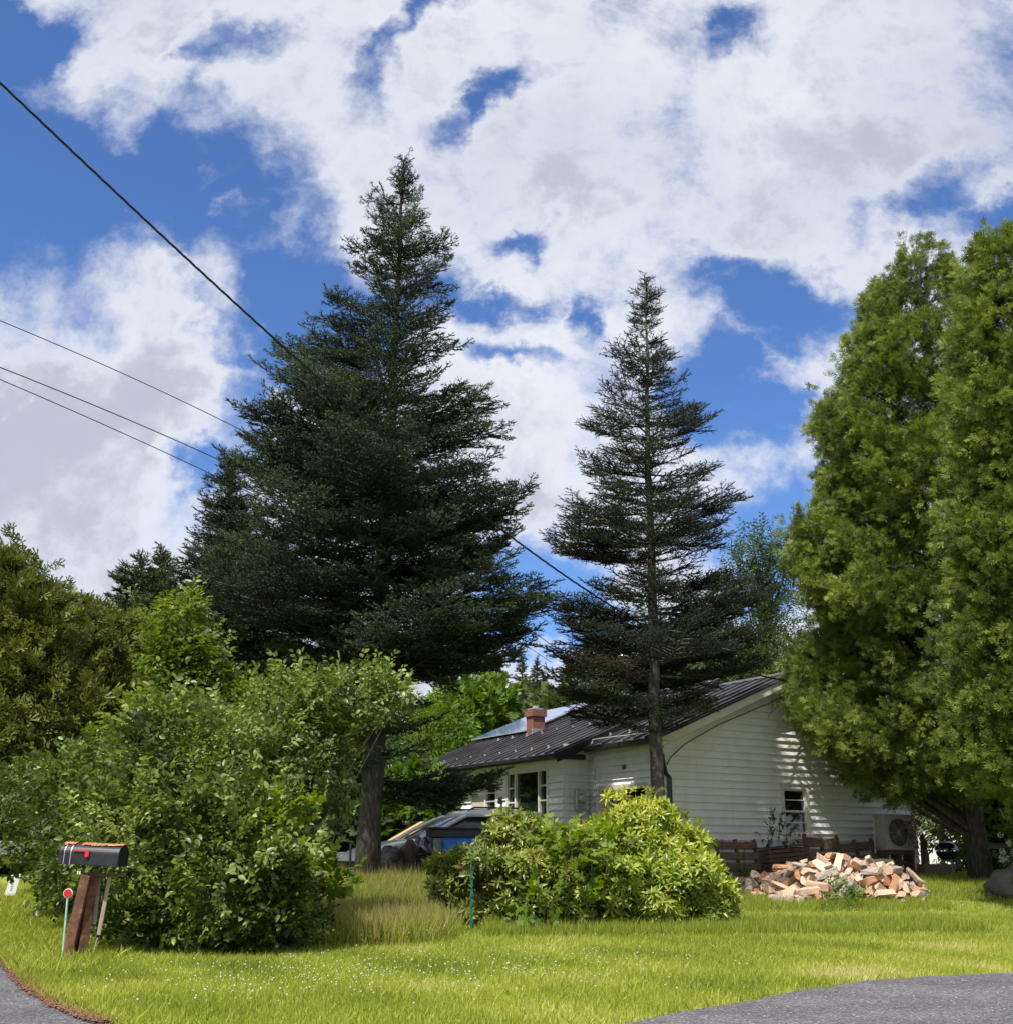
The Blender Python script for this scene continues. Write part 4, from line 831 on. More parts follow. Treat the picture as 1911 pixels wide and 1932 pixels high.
def meadow(P, rng):
    x, y = P[:, 0], P[:, 1]; return (((x + 1.95) / 1.25) ** 2 + ((y - 16.0) / 1.75) ** 2 < rng.uniform(.55, 1.25, len(P)))
blades(120000, (-3.8, -.1), (13.8, 19.4), .24, .009, M['grass'], 'tall_grass', 'tall unmown grass between the two shrubs', 'grass', 3, tone=.42, ok=meadow, lean=.3)
blades(34000, (-3.8, .0), (14.2, 19.4), .35, .006, M['hay'], 'seed_heads', 'hazy straw-coloured seed heads above the unmown grass', 'grass', 4, tone=.5, ok=meadow, lean=.22, hv=.2)
def mead2(P, rng): return (P[:, 0] < -.5) & (P[:, 0] > -6) & (P[:, 1] > 19) & (rng.random(len(P)) < .9)
blades(130000, (-6, -.4), (17, 30), .13, .012, M['grass'], 'rough_grass', 'rough grass around the trunk and the parked car', 'grass', 5, tone=.4, ok=mead2, lean=.35)
blades(16000, (-6, -.4), (18, 25), .22, .006, M['hay'], 'seed_heads', 'sparse seed heads in the shade around the spruce trunk', 'grass', 12, tone=.3, ok=mead2, lean=.25)
def pilefoot(P, rng): return (P[:, 1] > 22.6) & (P[:, 1] < 24.2) & (P[:, 0] > 4.0) & (P[:, 0] < 8.2)
blades(26000, (4, 8.4), (22.6, 24.4), .12, .010, M['grass'], 'long_grass', 'long grass along the front of the firewood heap', 'grass', 6, tone=.45, ok=pilefoot, lean=.35)
def right_ok(P, rng): return (P[:, 0] > 8.4) | (P[:, 1] > 26.9)
blades(90000, (5, 15), (24, 33), .085, .010, M['grass'], 'rough_grass', 'rough grass in the cedar shade by the grill', 'grass', 7, tone=.35, ok=right_ok, lean=.35)
def left_ok(P, rng): return (P[:, 0] < -3.9) & (P[:, 1] < 20)
blades(110000, (-10, -3.8), (11, 20), .085, .009, M['grass'], 'verge_grass', 'longer yellowing verge grass around the mailbox post', 'grass', 8, tone=.58, ok=left_ok, lean=.6)
def scatter_small(name, label, cat, m, pts, r, seed, tone=.5, flat=1., stalk=0.):
    rng = np.random.default_rng(seed); n = len(pts); oct_ = np.array([(1, 0, 0), (-1, 0, 0), (0, 1, 0), (0, -1, 0), (0, 0, flat), (0, 0, -flat)], float)
    F = np.array([(0, 2, 4), (2, 1, 4), (1, 3, 4), (3, 0, 4), (2, 0, 5), (1, 2, 5), (3, 1, 5), (0, 3, 5)])
    st = Stamp(); st.add([(oct_, F, np.zeros(6))], np.asarray(pts), frames(unit(n) * [1, 1, .3]), r * (.7 + .6 * rng.random(n)), tone + rng.normal(0, .15, n)); o = st.build(name, m); tag(o, label, cat, None, 'stuff'); return o
cl = []
rr_ = random.Random(5)
while len(cl) < 560:
    x = rr_.gauss(720, 330); y = 1845 + (720 - x) * .045 + rr_.gauss(0, 26)
    if 150 < x < 1560 and 1745 < y < 1915 and rr_.random() < .9:
        g = ground and gpt(x, y); cl.append((g.x, g.y, g.z + rr_.uniform(.05, .085)))
for i in range(120):
    g = gpt(rr_.uniform(680, 830), rr_.uniform(1735, 1790)); cl.append((g.x, g.y, g.z + rr_.uniform(.08, .2)))
for i in range(70):
    g = gpt(rr_.uniform(1400, 1700), rr_.uniform(1712, 1750)); cl.append((g.x, g.y, g.z + rr_.uniform(.06, .1)))
scatter_small('clover_flowers', 'white clover flowers dotted through the lawn', 'flowers', M['clover'], cl, .009, 3, flat=.8)

# ---------------------------------------------------------------- the house
HA = R(30.5); hc = pt(1253, 1500, 27.0); HZ = .5
house = empty('white_house', (hc.x, hc.y, HZ), HA, 'long low white clapboard house with a dark metal roof', 'house')
HM = Matrix.Translation((hc.x, hc.y, HZ)) @ Matrix.Rotation(HA, 4, 'Z'); HI = HM.inverted()
def hw(a, b, z): return HM @ Vector((a, b, z - HZ))
def b_at(x, a=0., z=2.2):
    lo, hi = -2, 20
    for _ in range(40):
        m = (lo + hi) / 2
        if proj(hw(a, m, z))[0] > x: lo = m
        else: hi = m
    return m
def a_at(x, b=0., z=2.2):
    lo, hi = -3, 14
    for _ in range(40):
        m = (lo + hi) / 2
        if proj(hw(m, b, z))[0] < x: lo = m
        else: hi = m
    return m
def z_at(y, a, b):
    lo, hi = 0, 8
    for _ in range(40):
        m = (lo + hi) / 2
        if proj(hw(a, b, m))[1] > y: lo = m
        else: hi = m
    return m
W = a_at(1724); SL = .41; EZ = 3.56 - HZ; OV = .33
GB = 2.95           # garage section runs from b = 0 to here
FP = -.75           # front plane of the main part
BE = b_at(780, FP)  # far end
MS = .15            # the main roof sits this much above the garage roof
PK = EZ + SL * (W / 2 + OV)
def rz_(a, main=False): return PK - SL * abs(a - W / 2) + (MS if main else 0)
CH = .166
def boards(mb, axis, fixed, s0, s1, z0, z1, holes=(), lim=None, out=-1):
    """lapped boards in a vertical plane; axis 'a' (plane b = fixed) or 'b' (plane a = fixed); out = outward side"""
    z = z0; k = 0
    while z < z1 - .01:
        zt = min(z + CH, z1); segs = [(s0, s1)]
        for h0, h1, hz0, hz1 in holes:
            if z < hz1 - .02 and zt > hz0 + .02:
                ns = []
                for a, b in segs:
                    if h1 <= a or h0 >= b: ns.append((a, b))
                    else:
                        if h0 > a: ns.append((a, h0))
                        if h1 < b: ns.append((h1, b))
                segs = ns
        extra = []
        for h0, h1, hz0, hz1 in holes:
            if z < hz1 - .02 and zt > hz0 + .02:
                if z < hz0 - .01: extra.append((max(h0, s0), min(h1, s1), z, hz0))
                if zt > hz1 + .01: extra.append((max(h0, s0), min(h1, s1), hz1, zt))
        for ea, eb, ez0, ez1 in extra:
            q0, q1 = out * .032, out * .008
            pts = [(ea, q0, ez0), (eb, q0, ez0), (eb, q1, ez1), (ea, q1, ez1), (ea, -out * .012, ez0), (eb, -out * .012, ez0), (eb, -out * .012, ez1), (ea, -out * .012, ez1)]
            mb.add([(p, fixed + q, zz) if axis == 'a' else (fixed + q, p, zz) for p, q, zz in pts], [(0, 1, 2, 3), (0, 4, 5, 1), (0, 3, 7, 4), (1, 5, 6, 2), (4, 7, 6, 5), (3, 2, 6, 7)])
        for a, b in segs:
            la, lb, ta, tb = a, b, a, b
            if lim: 
                l0, l1 = lim(z); u0, u1 = lim(zt); la, lb = max(a, l0), min(b, l1); ta, tb = max(a, u0), min(b, u1)
                if lb - la < .02 or tb < ta: continue
            jt = random.uniform(-.002, .002); o0, o1 = out * (.054 + jt), out * .004
            pts = [(la, o0, z), (lb, o0, z), (tb, o1, zt), (ta, o1, zt), (la, -out * .012, z), (lb, -out * .012, z), (tb, -out * .012, zt), (ta, -out * .012, zt)]
            vs = [(p, fixed + q, zz) if axis == 'a' else (fixed + q, p, zz) for p, q, zz in pts]
            mb.add(vs, [(0, 1, 2, 3), (0, 4, 5, 1), (0, 3, 7, 4), (1, 5, 6, 2), (4, 7, 6, 5), (3, 2, 6, 7)])
        z = zt
def fixn(o):
    bm = bmesh.new(); bm.from_mesh(o.data); bmesh.ops.recalc_face_normals(bm, faces=bm.faces); bm.to_mesh(o.data); bm.free(); return o
# gable wall with its window
gw0, gw1 = a_at(1477, 0, 2), a_at(1520, 0, 2); gz1 = z_at(1488, gw0, 0) - HZ; gz0 = z_at(1574, gw0, 0) - HZ
v0, v1 = a_at(1479, 0, 4.3), a_at(1500, 0, 4.3); vz1 = z_at(1326, v0, 0) - HZ; vz0 = z_at(1359, v0, 0) - HZ
def glim(z): 
    if z <= EZ - SL * 0: return (0, W)
    d = (z - (rz_(0) - .10)) / SL; d = max(d, 0); return (d, W - d)
mb = MB(); boards(mb, 'a', 0, 0, W, .06, PK - .12, [(gw0, gw1, gz0, gz1), (v0, v1, vz0, vz1)], glim)
fixn(mb.build('gable_wall', M['siding'], house))
mb = MB(); mb.box(.02, W, .02, .2, -.6, .11); mb.box(FP + .02, .2, GB + .2, BE, -.6, .11); mb.build('foundation', M['conc'], house)
# back and far walls
mb = MB(); mb.box(W - .1, W, .02, BE, .12, EZ + .1); mb.box(0, W - .1, BE - .1, BE - .012, .12, EZ); mb.build('rear_wall', M['siding'], house)
mb = MB(); mb.add([(FP, BE - .02, EZ - .1), (W, BE - .02, EZ - .1), (W / 2, BE - .02, PK)], [(0, 1, 2)]); mb.build('far_gable', M['siding'], house)
# garage front wall with open door
d0, d1 = b_at(1219.5), b_at(1137.5); dz = z_at(1487, 0, d0) - HZ; 
mb = MB(); boards(mb, 'b', 0, 0, GB, .12, EZ - .02, [(d0 - .12, d1 + .12, -1, dz + .12)]); fixn(mb.build('garage_wall', M['siding'], house))
mb = MB(); mb.box(-.05, .05, d0 - .13, d0, -.1, dz); mb.box(-.05, .05, d1, d1 + .13, -.1, dz); mb.box(-.053, .05, d0 - .135, d1 + .135, dz, dz + .125); mb.box(-.02, .45, d1 - .03, d1 - .003, -.1, dz); mb.box(-.02, .45, d0 + .003, d0 + .03, -.1, dz)
gd = mb.build('garage_door', M['pinktrim'], house, bevel=.006)
mb = MB(); mb.box(.45, .5, d0 - .1, d1 + .1, -.1, dz); mb.box(.05, .45, d0, d1, dz + .005, dz + .03); mb.build('opening', M['interior'], gd)
mb = MB(); 
for k in range(3): mb.box(.40, .449, d0 + .05, d1 - .05, .1 + k * .55, .62 + k * .55)
mb.build('door_leaf', M['interior'], gd)
# corner board and return wall
mb = MB(); boards(mb, 'a', GB, FP, 0, .12, EZ + .12); fixn(mb.build('return_wall', M['siding'], house))
wins = []
pz1 = z_at(1453, FP, b_at(1036, FP)) - HZ; pw0, pw1 = b_at(1034, FP), b_at(960, FP)
w2a, w2b = b_at(938, FP), b_at(919, FP); w2z1 = z_at(1480, FP, w2a) - HZ; w2z0 = z_at(1527, FP, w2a) - HZ
w3a, w3b = b_at(825, FP), b_at(799, FP); w3z1 = z_at(1497, FP, w3a) - HZ; w3z0 = z_at(1556, FP, w3a) - HZ
dr0, dr1 = b_at(917, FP), b_at(892, FP)
mb = MB(); boards(mb, 'b', FP, GB, BE, .12, EZ - SL * abs(FP) + .12, [(pw0, pw1, pz1 - 1.45, pz1), (w2a, w2b, w2z0, w2z1), (w3a, w3b, w3z0, w3z1), (dr0, dr1, 0, 2.1)])
fixn(mb.build('front_wall', M['siding'], house))
def window_b(b0, b1, z0, z1, fixed, cols, bars, name='window', frame=.07, m='trim', hor=3):
    """window in the front wall (plane a = fixed); cols: list of fractions where mullions stand"""
    fr = MB(); o = fixed
    fr.box(o - .055, o + .05, b0 - frame, b0 + .012, z0 - frame, z1 + frame); fr.box(o - .055, o + .05, b1 - .012, b1 + frame, z0 - frame, z1 + frame)
    fr.box(o - .058, o + .05, b0 + .012, b1 - .012, z1 - .012, z1 + frame); fr.box(o - .075, o + .05, b0 - frame - .02, b1 + frame + .02, z0 - frame - .03, z0 - .0)
    f = fr.build(name, M[m], house, bevel=.004)
    ed = [b0 + .012] + [b0 + (b1 - b0) * c for c in cols] + [b1 - .012]
    for c in ed[1:-1]: mu = MB(); mu.box(o - .045, o + .04, c - .03, c + .03, z0, z1 - .012); mu.build('mullion', M[m], f)
    for i, n in enumerate(bars):
        for k in range(1, n): zz = z0 + (z1 - z0) * k / n; lo = ed[i] + (.03 if i else 0); hi = ed[i + 1] - (.03 if i < len(ed) - 2 else 0); mu = MB(); mu.box(o - .03, o + .02, lo + .003, hi - .003, zz - .018, zz + .018); mu.build('muntin', M[m], f)
    g = MB(); g.box(o + .021, o + .035, b0, b1, z0, z1); g.build('pane', M['glass'], f); return f
window_b(pw0, pw1, pz1 - 1.45, pz1, FP, (.2, .8), (4, 1, 4), 'picture_window')
window_b(w2a, w2b, w2z0, w2z1, FP, (), (3,)); window_b(w3a, w3b, w3z0, w3z1, FP, (.5,), (1, 1))
mb = MB(); mb.box(FP - .03, FP + .05, dr0, dr1, .1, 2.1); dd = mb.build('front_door', M['pinktrim'], house, bevel=.01); mb = MB(); mb.tube([(FP - .03, dr0 + .12, 1.05), (FP - .09, dr0 + .12, 1.05), (FP - .09, dr0 + .12, 1.05)], [.015, .015, .03], 8); mb.build('handle', M['steel'], dd)
mb = MB(); mb.box(FP - .13, FP - .03, w2a - .35, w2a - .25, 1.85, 2.03); mb.build('porch_light', M['blacktrim'], house, bevel=.02)
# gable window and vent (plane b = 0)
fr = MB(); fr.box(gw0 - .09, gw0 + .01, -.055, .05, gz0 - .1, gz1 + .1); fr.box(gw1 - .01, gw1 + .09, -.055, .05, gz0 - .1, gz1 + .1); fr.box(gw0 + .01, gw1 - .01, -.058, .05, gz1 - .01, gz1 + .1); fr.box(gw0 - .11, gw1 + .11, -.085, .05, gz0 - .12, gz0 - .0); fr.box(gw0 - .11, gw1 + .11, -.075, -.0, gz1 + .1, gz1 + .135)
f = fr.build('gable_window', M['trim'], house, bevel=.004); mu = MB()
mu.box(gw0 + .01, gw0 + .045, -.04, .03, gz0, gz1 - .01); mu.box(gw1 - .045, gw1 - .01, -.04, .03, gz0, gz1 - .01); mu.box(gw0 + .045, gw1 - .045, -.042, .03, gz0, gz0 + .05); mu.box(gw0 + .045, gw1 - .045, -.042, .03, gz1 - .05, gz1 - .01)
for k in (1, 2, 3): zz = gz0 + (gz1 - gz0) * k / 4; mu.box(gw0 + .045, gw1 - .045, -.036 if k == 2 else -.025, .02, zz - (.024 if k == 2 else .012), zz + (.024 if k == 2 else .012))
mu.build('sash', M['trim'], f); g = MB(); g.box(gw0, gw1, .022, .034, gz0, gz1); g.build('pane', M['glass'], f)
vt = MB(); vt.box(v0 - .03, v0 + .02, -.06, .03, vz0 - .05, vz1 + .05); vt.box(v1 - .02, v1 + .03, -.06, .03, vz0 - .05, vz1 + .05); vt.box(v0 + .02, v1 - .02, -.062, .03, vz1, vz1 + .05); vt.box(v0 + .02, v1 - .02, -.062, .03, vz0 - .05, vz0)
nv = 9
for k in range(nv):
    zz = vz0 + (vz1 - vz0) * (k + .2) / nv; vt.add([(v0 + .02, -.05, zz), (v1 - .02, -.05, zz), (v1 - .02, .0, zz + .035), (v0 + .02, .0, zz + .035), (v0 + .02, -.05, zz + .006), (v1 - .02, -.05, zz + .006), (v1 - .02, .0, zz + .041), (v0 + .02, .0, zz + .041)], [(3, 2, 1, 0), (4, 5, 6, 7), (0, 1, 5, 4), (2, 3, 7, 6)])
vv = vt.build('gable_vent', M['trim'], house); g = MB(); g.box(v0, v1, .01, .02, vz0, vz1); g.build('vent_back', M['interior'], vv)
# roofs
def slope_pts(a, b, main, up=0.): return (a, b, rz_(a, main) + up)
def roof(b0, b1, a_front, main, name):
    mb = MB(); A = [a_front, W / 2, W + OV]; n = 3; TH = .05
    for i in range(2):
        p = [slope_pts(A[i], b0, main), slope_pts(A[i], b1, main), slope_pts(A[i + 1], b1, main), slope_pts(A[i + 1], b0, main)]
        q = [(x, y, z + TH) for x, y, z in p]; mb.add(p + q, [(0, 1, 2, 3), (4, 7, 6, 5), (0, 4, 5, 1), (1, 5, 6, 2), (2, 6, 7, 3), (3, 7, 4, 0)])
    r = fixn(mb.build(name, M['roof'], house)); rb = MB(); b = b0 + .12
    while b < b1 - .05:
        for i in range(2):
            p = [slope_pts(A[i], b - .02, main, TH), slope_pts(A[i], b + .02, main, TH), slope_pts(A[i + 1], b + .02, main, TH), slope_pts(A[i + 1], b - .02, main, TH)]
            q = [(x, y, z + .045) for x, y, z in p]; rb.add(p + q, [(4, 7, 6, 5), (0, 4, 5, 1), (2, 6, 7, 3), (1, 5, 6, 2), (3, 7, 4, 0)])
        b += .42
    fixn(rb.build('standing_seams', M['roof'], r)); rc_ = MB(); z = rz_(W / 2, main) + TH
    rc_.add([(W / 2 - .16, b0 - .01, z - .035), (W / 2, b0 - .01, z + .055), (W / 2 + .16, b0 - .01, z - .035), (W / 2 - .16, b1 + .01, z - .035), (W / 2, b1 + .01, z + .055), (W / 2 + .16, b1 + .01, z - .035)], [(0, 3, 4, 1), (1, 4, 5, 2), (0, 1, 2), (5, 4, 3), (0, 2, 5, 3)])
    fixn(rc_.build('ridge_cap', M['roof'], r)); return r
rg = roof(-.32, GB - .33, -OV, False, 'garage_roof'); rm = roof(GB - .32, BE + .35, FP - .4, True, 'main_roof')
# closing piece where the main roof steps above the garage roof
mb = MB(); A0, A1 = FP - .4, W / 2
p = [slope_pts(A0, GB - .325, True, .052), slope_pts(A1, GB - .325, True, .052), slope_pts(A1, GB - .325, False, -.02), slope_pts(A0, GB - .325, False, -.02)]
q = [(x, y - .02, z) for x, y, z in p]; mb.add(p + q, [(0, 1, 2, 3), (4, 7, 6, 5), (0, 4, 5, 1), (3, 2, 6, 7), (0, 3, 7, 4), (1, 5, 6, 2)]); fixn(mb.build('roof_step', M['blackmetal'], house))
# soffits, rake boards, fascia
mb = MB()
for (x0, x1, y0, y1, z) in ((-OV + .02, -.001, -.3, GB - .35, EZ - .05), (FP - .38, FP - .001, GB - .3, BE + .3, rz_(FP - .4, True) - .06 - HZ * 0)): mb.box(x0, x1, y0, y1, z, z + .02)
mb.box(FP, -.35, GB - .3, GB - .032, rz_(FP - .4, True) - .06, rz_(FP - .4, True) - .04)
mb.build('soffit', M['soffit'], house)
def rake(b0, b1, main, a0, a1, name='rake_board', dz=.20, m='trim'):
    mb = MB()
    for (x0, x1) in ((a0, W / 2), (W / 2, a1)):
        p = [(x0, b0, rz_(x0, main) - .003), (x1, b0, rz_(x1, main) - .003), (x1, b0, rz_(x1, main) - dz), (x0, b0, rz_(x0, main) - dz)]; q = [(x, b1, z) for x, y, z in p]
        mb.add(p + q, [(0, 1, 2, 3), (4, 7, 6, 5), (0, 4, 5, 1), (3, 2, 6, 7), (0, 3, 7, 4), (1, 5, 6, 2)])
    return fixn(mb.build(name, M[m], house))
rake(-.30, -.275, False, -OV + .01, W + OV - .01, dz=.19); rake(-.07, -.033, False, 0.0, W, 'frieze_board', dz=.26)
rake(BE + .31, BE + .335, True, FP - .38, W + OV - .01, dz=.19)
mb = MB()
for (x0, x1) in ((-OV + .03, W / 2), (W / 2, W + OV - .03)):
    mb.add([(x0, -.275, rz_(x0) - .16), (x1, -.275, rz_(x1) - .16), (x1, -.07, rz_(x1) - .16), (x0, -.07, rz_(x0) - .16)], [(0, 1, 2, 3)])
mb.build('rake_soffit', M['soffit'], house)
# gutters and downspout
def gutter(pts, name='gutter'):
    mb = MB(); prof = [(-.06, .05), (-.065, -.02), (-.03, -.075), (.05, -.075), (.05, .05)]
    for (a0, b0, z0), (a1, b1, z1) in zip(pts[:-1], pts[1:]):
        d = Vector((a1 - a0, b1 - b0, 0)).normalized(); nrm = Vector((-d.y, d.x, 0)); 
        if nrm.x > .1 or (abs(nrm.x) < .1 and nrm.y > 0): nrm = -nrm
        V = []
        for (a, b, z) in ((a0, b0, z0), (a1, b1, z1)):
            for (o, h) in prof: q = Vector((a, b, z)) - nrm * o * 1.0 - nrm * .0; V.append((q.x, q.y, z + h))
        mb.add(V, [(i, i + 1, i + 6, i + 5) for i in range(4)] + [(0, 1, 2, 3, 4), (9, 8, 7, 6, 5)])
    o = fixn(mb.build(name, M['blackmetal'], house)); md = o.modifiers.new('s', 'SOLIDIFY'); md.thickness = .006; return o
gz_ = rz_(-OV) - .03; gm = rz_(FP - .4, True) - .03
gutter([(-OV - .055, -.33, gz_), (-OV - .055, GB - .42, gz_)]); gutter([(FP - .455, GB - .4, gm), (FP - .455, BE + .3, gm)])
mb = MB(); mb.box(FP - .5, -OV - .05, GB - .42, GB - .335, gm - .07, gm + .06); mb.build('end_cap', M['blackmetal'], house)
mb = MB(); zz0 = gz_ - .08
mb.tube([(-OV - .04, -.27, zz0 + .02), (-OV - .05, -.28, zz0 - .10), (-OV + .08, -.27, zz0 - .24), (-.16, -.20, zz0 - .40), (-.02, -.085, zz0 - .62), (.09, -.08, zz0 - .72), (.09, -.08, .1)], .055, 8); mb.build('downspout', M['blackmetal'], house)
# chimney, flue, solar panels, snow guards
cb = 10.1; ca = 3.35
for _ in range(30):
    px, py = proj(hw(ca, cb, rz_(ca, True) + HZ)); cb += (px - 1015) * .01; ca += (1392 - py) * -.004
    ca = min(max(ca, .5), W / 2)
ch = MB(); zt = z_at(1340, ca, cb) - HZ; zb = rz_(ca, True) - .5
ch.box(ca - .20, ca + .20, cb - .19, cb + .19, zb, zt - .20); ch.box(ca - .245, ca + .245, cb - .235, cb + .235, zt - .20, zt); cho = ch.build('chimney', M['brick'], house, bevel=.006)
c2 = MB(); c2.box(ca - .17, ca + .17, cb - .16, cb + .16, zt, zt + .04); c2.tube([(ca, cb, zt), (ca, cb, zt + .12)], .09, 10); c2.build('chimney_cap', M['galv'], cho)
c3 = MB(); c3.box(ca - .26, ca + .24, cb - .25, cb - .195, rz_(ca, True) - .06, rz_(ca, True) + .13); c3.build('flashing', M['galv'], cho)
fa, fb = W / 2 - .4, 5.2
for _ in range(30): px, py = proj(hw(fa, fb, rz_(fa, True) + HZ)); fb += (px - 1177) * .01
zf = rz_(fa, True); zt2 = z_at(1240, fa, fb) - HZ
fl = MB(); fl.tube([(fa, fb, zf - .1), (fa, fb, zt2)], .105, 16); flo = fl.build('flue', M['steel'], house, smooth=True)
f2 = MB(); f2.lathe([(.17, zt2), (.17, zt2 + .03), (.02, zt2 + .12)], 16, (fa, fb, 0)); f2.build('rain_cap', M['steel'], flo, smooth=True); f2 = MB(); f2.lathe([(.34, zf - .12), (.22, zf + .1), (.115, zf + .16)], 16, (fa, fb, 0)); f2.build('storm_cone', M['steel'], flo, smooth=True); f2 = MB(); f2.lathe([(.16, zf + .22), (.16, zf + .25), (.11, zf + .26)], 16, (fa, fb, 0)); f2.build('flue_collar', M['steel'], flo, smooth=True)
f3 = MB(); f3.add([(fa - .7, fb - .35, rz_(fa - .7, True) + .10), (fa - .1, fb - .35, rz_(fa - .1, True) + .10), (fa - .1, fb + .3, rz_(fa - .1, True) + .10), (fa - .7, fb + .3, rz_(fa - .7, True) + .10)], [(0, 1, 2, 3)]); f3.build('flue_flashing', M['steel'], flo)
sb0, sb1 = cb + .42, BE + .30
for i, (s0, s1) in enumerate(((1.35, 2.55), (2.6, 3.8))):
    npan = 3; wdt = (sb1 - sb0) / npan
    for k in range(npan):
        mb = MB(); y0, y1 = sb0 + k * wdt + .015, sb0 + (k + 1) * wdt - .015
        p = [slope_pts(s0, y0, True, .15), slope_pts(s1, y0, True, .15), slope_pts(s1, y1, True, .15), slope_pts(s0, y1, True, .15)]; q = [(x, y, z + .035) for x, y, z in p]
        mb.cur = 0; mb.add(p + q, [(4, 5, 6, 7)]); mb.cur = 1; mb.add(p + q, [(0, 3, 2, 1), (0, 1, 5, 4), (1, 2, 6, 5), (2, 3, 7, 6), (3, 0, 4, 7)])
        g = fixn(mb.build('solar_panel', [M['solar'], M['galv']], house))
sgm = MB(); sgm.box(-.045, .045, -.03, .03, 0, .012); sgm.box(.0, .02, -.03, .03, .012, .07); sg0 = None
def guard(a, b, main):
    global sg0
    if sg0 is None: o = sg0 = sgm.build('snow_guard', M['hpwhite'], house)
    else: o = sg0.copy(); COL.objects.link(o)
    o.location = (a, b, rz_(a, main) + .052); o.rotation_euler = (0, -math.atan(SL), 0)
for k in range(10): guard(FP + .15, GB + .1 + k * .8, True)
for k in range(9): guard(1.15, GB + .0 + k * .8, True)
for k in range(4): guard(.35, .1 + k * .8, False)
for k in range(4): guard(1.7, -.1 + k * .8, False)
for k in range(5): guard(2.9, GB + .5 + k * .8, True)
mb = MB(); P = [(-OV + .03, GB - .55, gz_ + .12), (-OV + .12, GB - .5, gz_ + .23), (-OV + .12, GB - .9, gz_ + .235), (-OV + .1, .1, gz_ + .2)]; mb.tube(P, .018, 6); mb.build('snow_rail', M['galv'], house)
# bracket, service wires on the wall, number plates
mb = MB(); mb.box(W / 2 - .03, W / 2 + .03, -.11, -.035, PK - .62, PK - .2); mb.tube([(W / 2, -.09, PK - .3), (W / 2 - .1, -.3, PK - .22)], .02, 6); mb.build('wire_bracket', M['trim'], house)
mb = MB(); P = [(W / 2 - .05, -.3, PK - .25), (W / 2 - .25, -.2, PK - .5), (W / 2 - .8, -.10, rz_(W / 2 - .8) - .42), (1.6, -.09, rz_(1.6) - .36), (1.0, -.09, rz_(1.) - .40), (.55, -.09, rz_(.55) - .44), (.15, -.09, rz_(.1) - .55), (.03, -.09, EZ - .55)]; mb.tube(P, .012, 5)
for k in range(5): x = W / 2 - .2 - .12 * k; mb.tube([(x, -.1, PK - .5 - .03 * k), (x - .12, -.16, PK - .75 - .05 * k), (x - .22, -.12, PK - .62 - .12 * k)], .006, 4)
mb.build('wall_cable', M['darkbark'], house)
mb = MB()
for k, o in enumerate((.10, .17, .24)): mb.tube([(-.045, GB - o, .4), (-.045, GB - o, EZ - .35 + .05 * k), (-.05, GB - o - .12, EZ - .18 + .04 * k), (-.05, 1.3, EZ - .14 + .04 * k), (-.05, .25, EZ - .12 + .04 * k)], .011, 6)
mb.build('conduit', M['trim'], house)
mb = MB(); mb.tube([(-.045, GB - .31, .1), (-.045, GB - .31, EZ - .4)], .008, 5); mb.build('grey_cable', M['galv'], house)
nb_ = b_at(1179, 0, 3.0); nz = z_at(1448, 0, nb_) - HZ; mb = MB(); mb.box(-.045, -.03, nb_ - .07, nb_ + .07, nz - .05, nz + .05); npz = mb.build('number_plate', M['darkwood'], house)
def text_obj(body, size, m, parent, loc, rot, name='lettering'):
    cu = bpy.data.curves.new(name, 'FONT'); cu.body = body; cu.size = size; cu.extrude = .001; cu.align_x = 'CENTER'; cu.align_y = 'CENTER'; cu.materials.append(m)
    o = bpy.data.objects.new(name, cu); COL.objects.link(o); o.parent = parent; o.location = loc; o.rotation_euler = rot; return o
# electric meter and gas meter on the return wall
ma, mz = a_at(1089, GB, 2.3), 0; mz = z_at(1508, ma, GB) - HZ
mb = MB(); mb.box(ma - .13, ma + .13, GB - .16, GB - .033, mz - .28, mz + .2); mt = mb.build('electric_meter', M['galv'], house, bevel=.012)
mb = MB(); mm = [(.0, .0), (.095, .0), (.10, .03), (.10, .06), (.085, .12), (.0, .13)]; V = []
mb.tube([(ma, GB - .16, mz), (ma, GB - .20, mz)], .115, 20); mb.build('meter_ring', M['steel'], mt); mb = MB(); mb.tube([(ma, GB - .20, mz), (ma, GB - .27, mz), (ma, GB - .285, mz)], [.095, .09, .06], 20); mb.build('meter_dial', M['hpwhite'], mt, smooth=True)
mb = MB(); mb.box(ma - .05, ma + .05, GB - .11, GB - .033, .1, mz - .28); mb.build('meter_duct', M['galv'], mt)
ga, gz2 = ma + .42, mz - .28
mb = MB(); mb.lathe([(.0, -.10), (.12, -.08), (.14, 0), (.12, .08), (.0, .10)], 14, (0, 0, 0)); g1 = mb.build('gas_regulator', M['hpwhite'], house, smooth=True, loc=(ga - .05, GB - .2, gz2 + .02), rot=(R(90), 0, 0))
mb = MB(); mb.box(ga + .10, ga + .33, GB - .3, GB - .1, gz2 - .12, gz2 + .14); mb.box(ga + .36, ga + .44, GB - .26, GB - .16, gz2 - .45, gz2 + .22); mb.tube([(ga - .1, GB - .2, gz2 + .18), (ga + .5, GB - .2, gz2 + .18)], .022, 8); mb.tube([(ga, GB - .2, gz2 + .18), (ga, GB - .2, gz2 - .5)], .018, 8); mb.tube([(ga + .4, GB - .2, gz2 + .22), (ga + .4, GB - .2, gz2 - .9)], .02, 8); mb.build('gas_meter', M['galv'], house, bevel=.008)

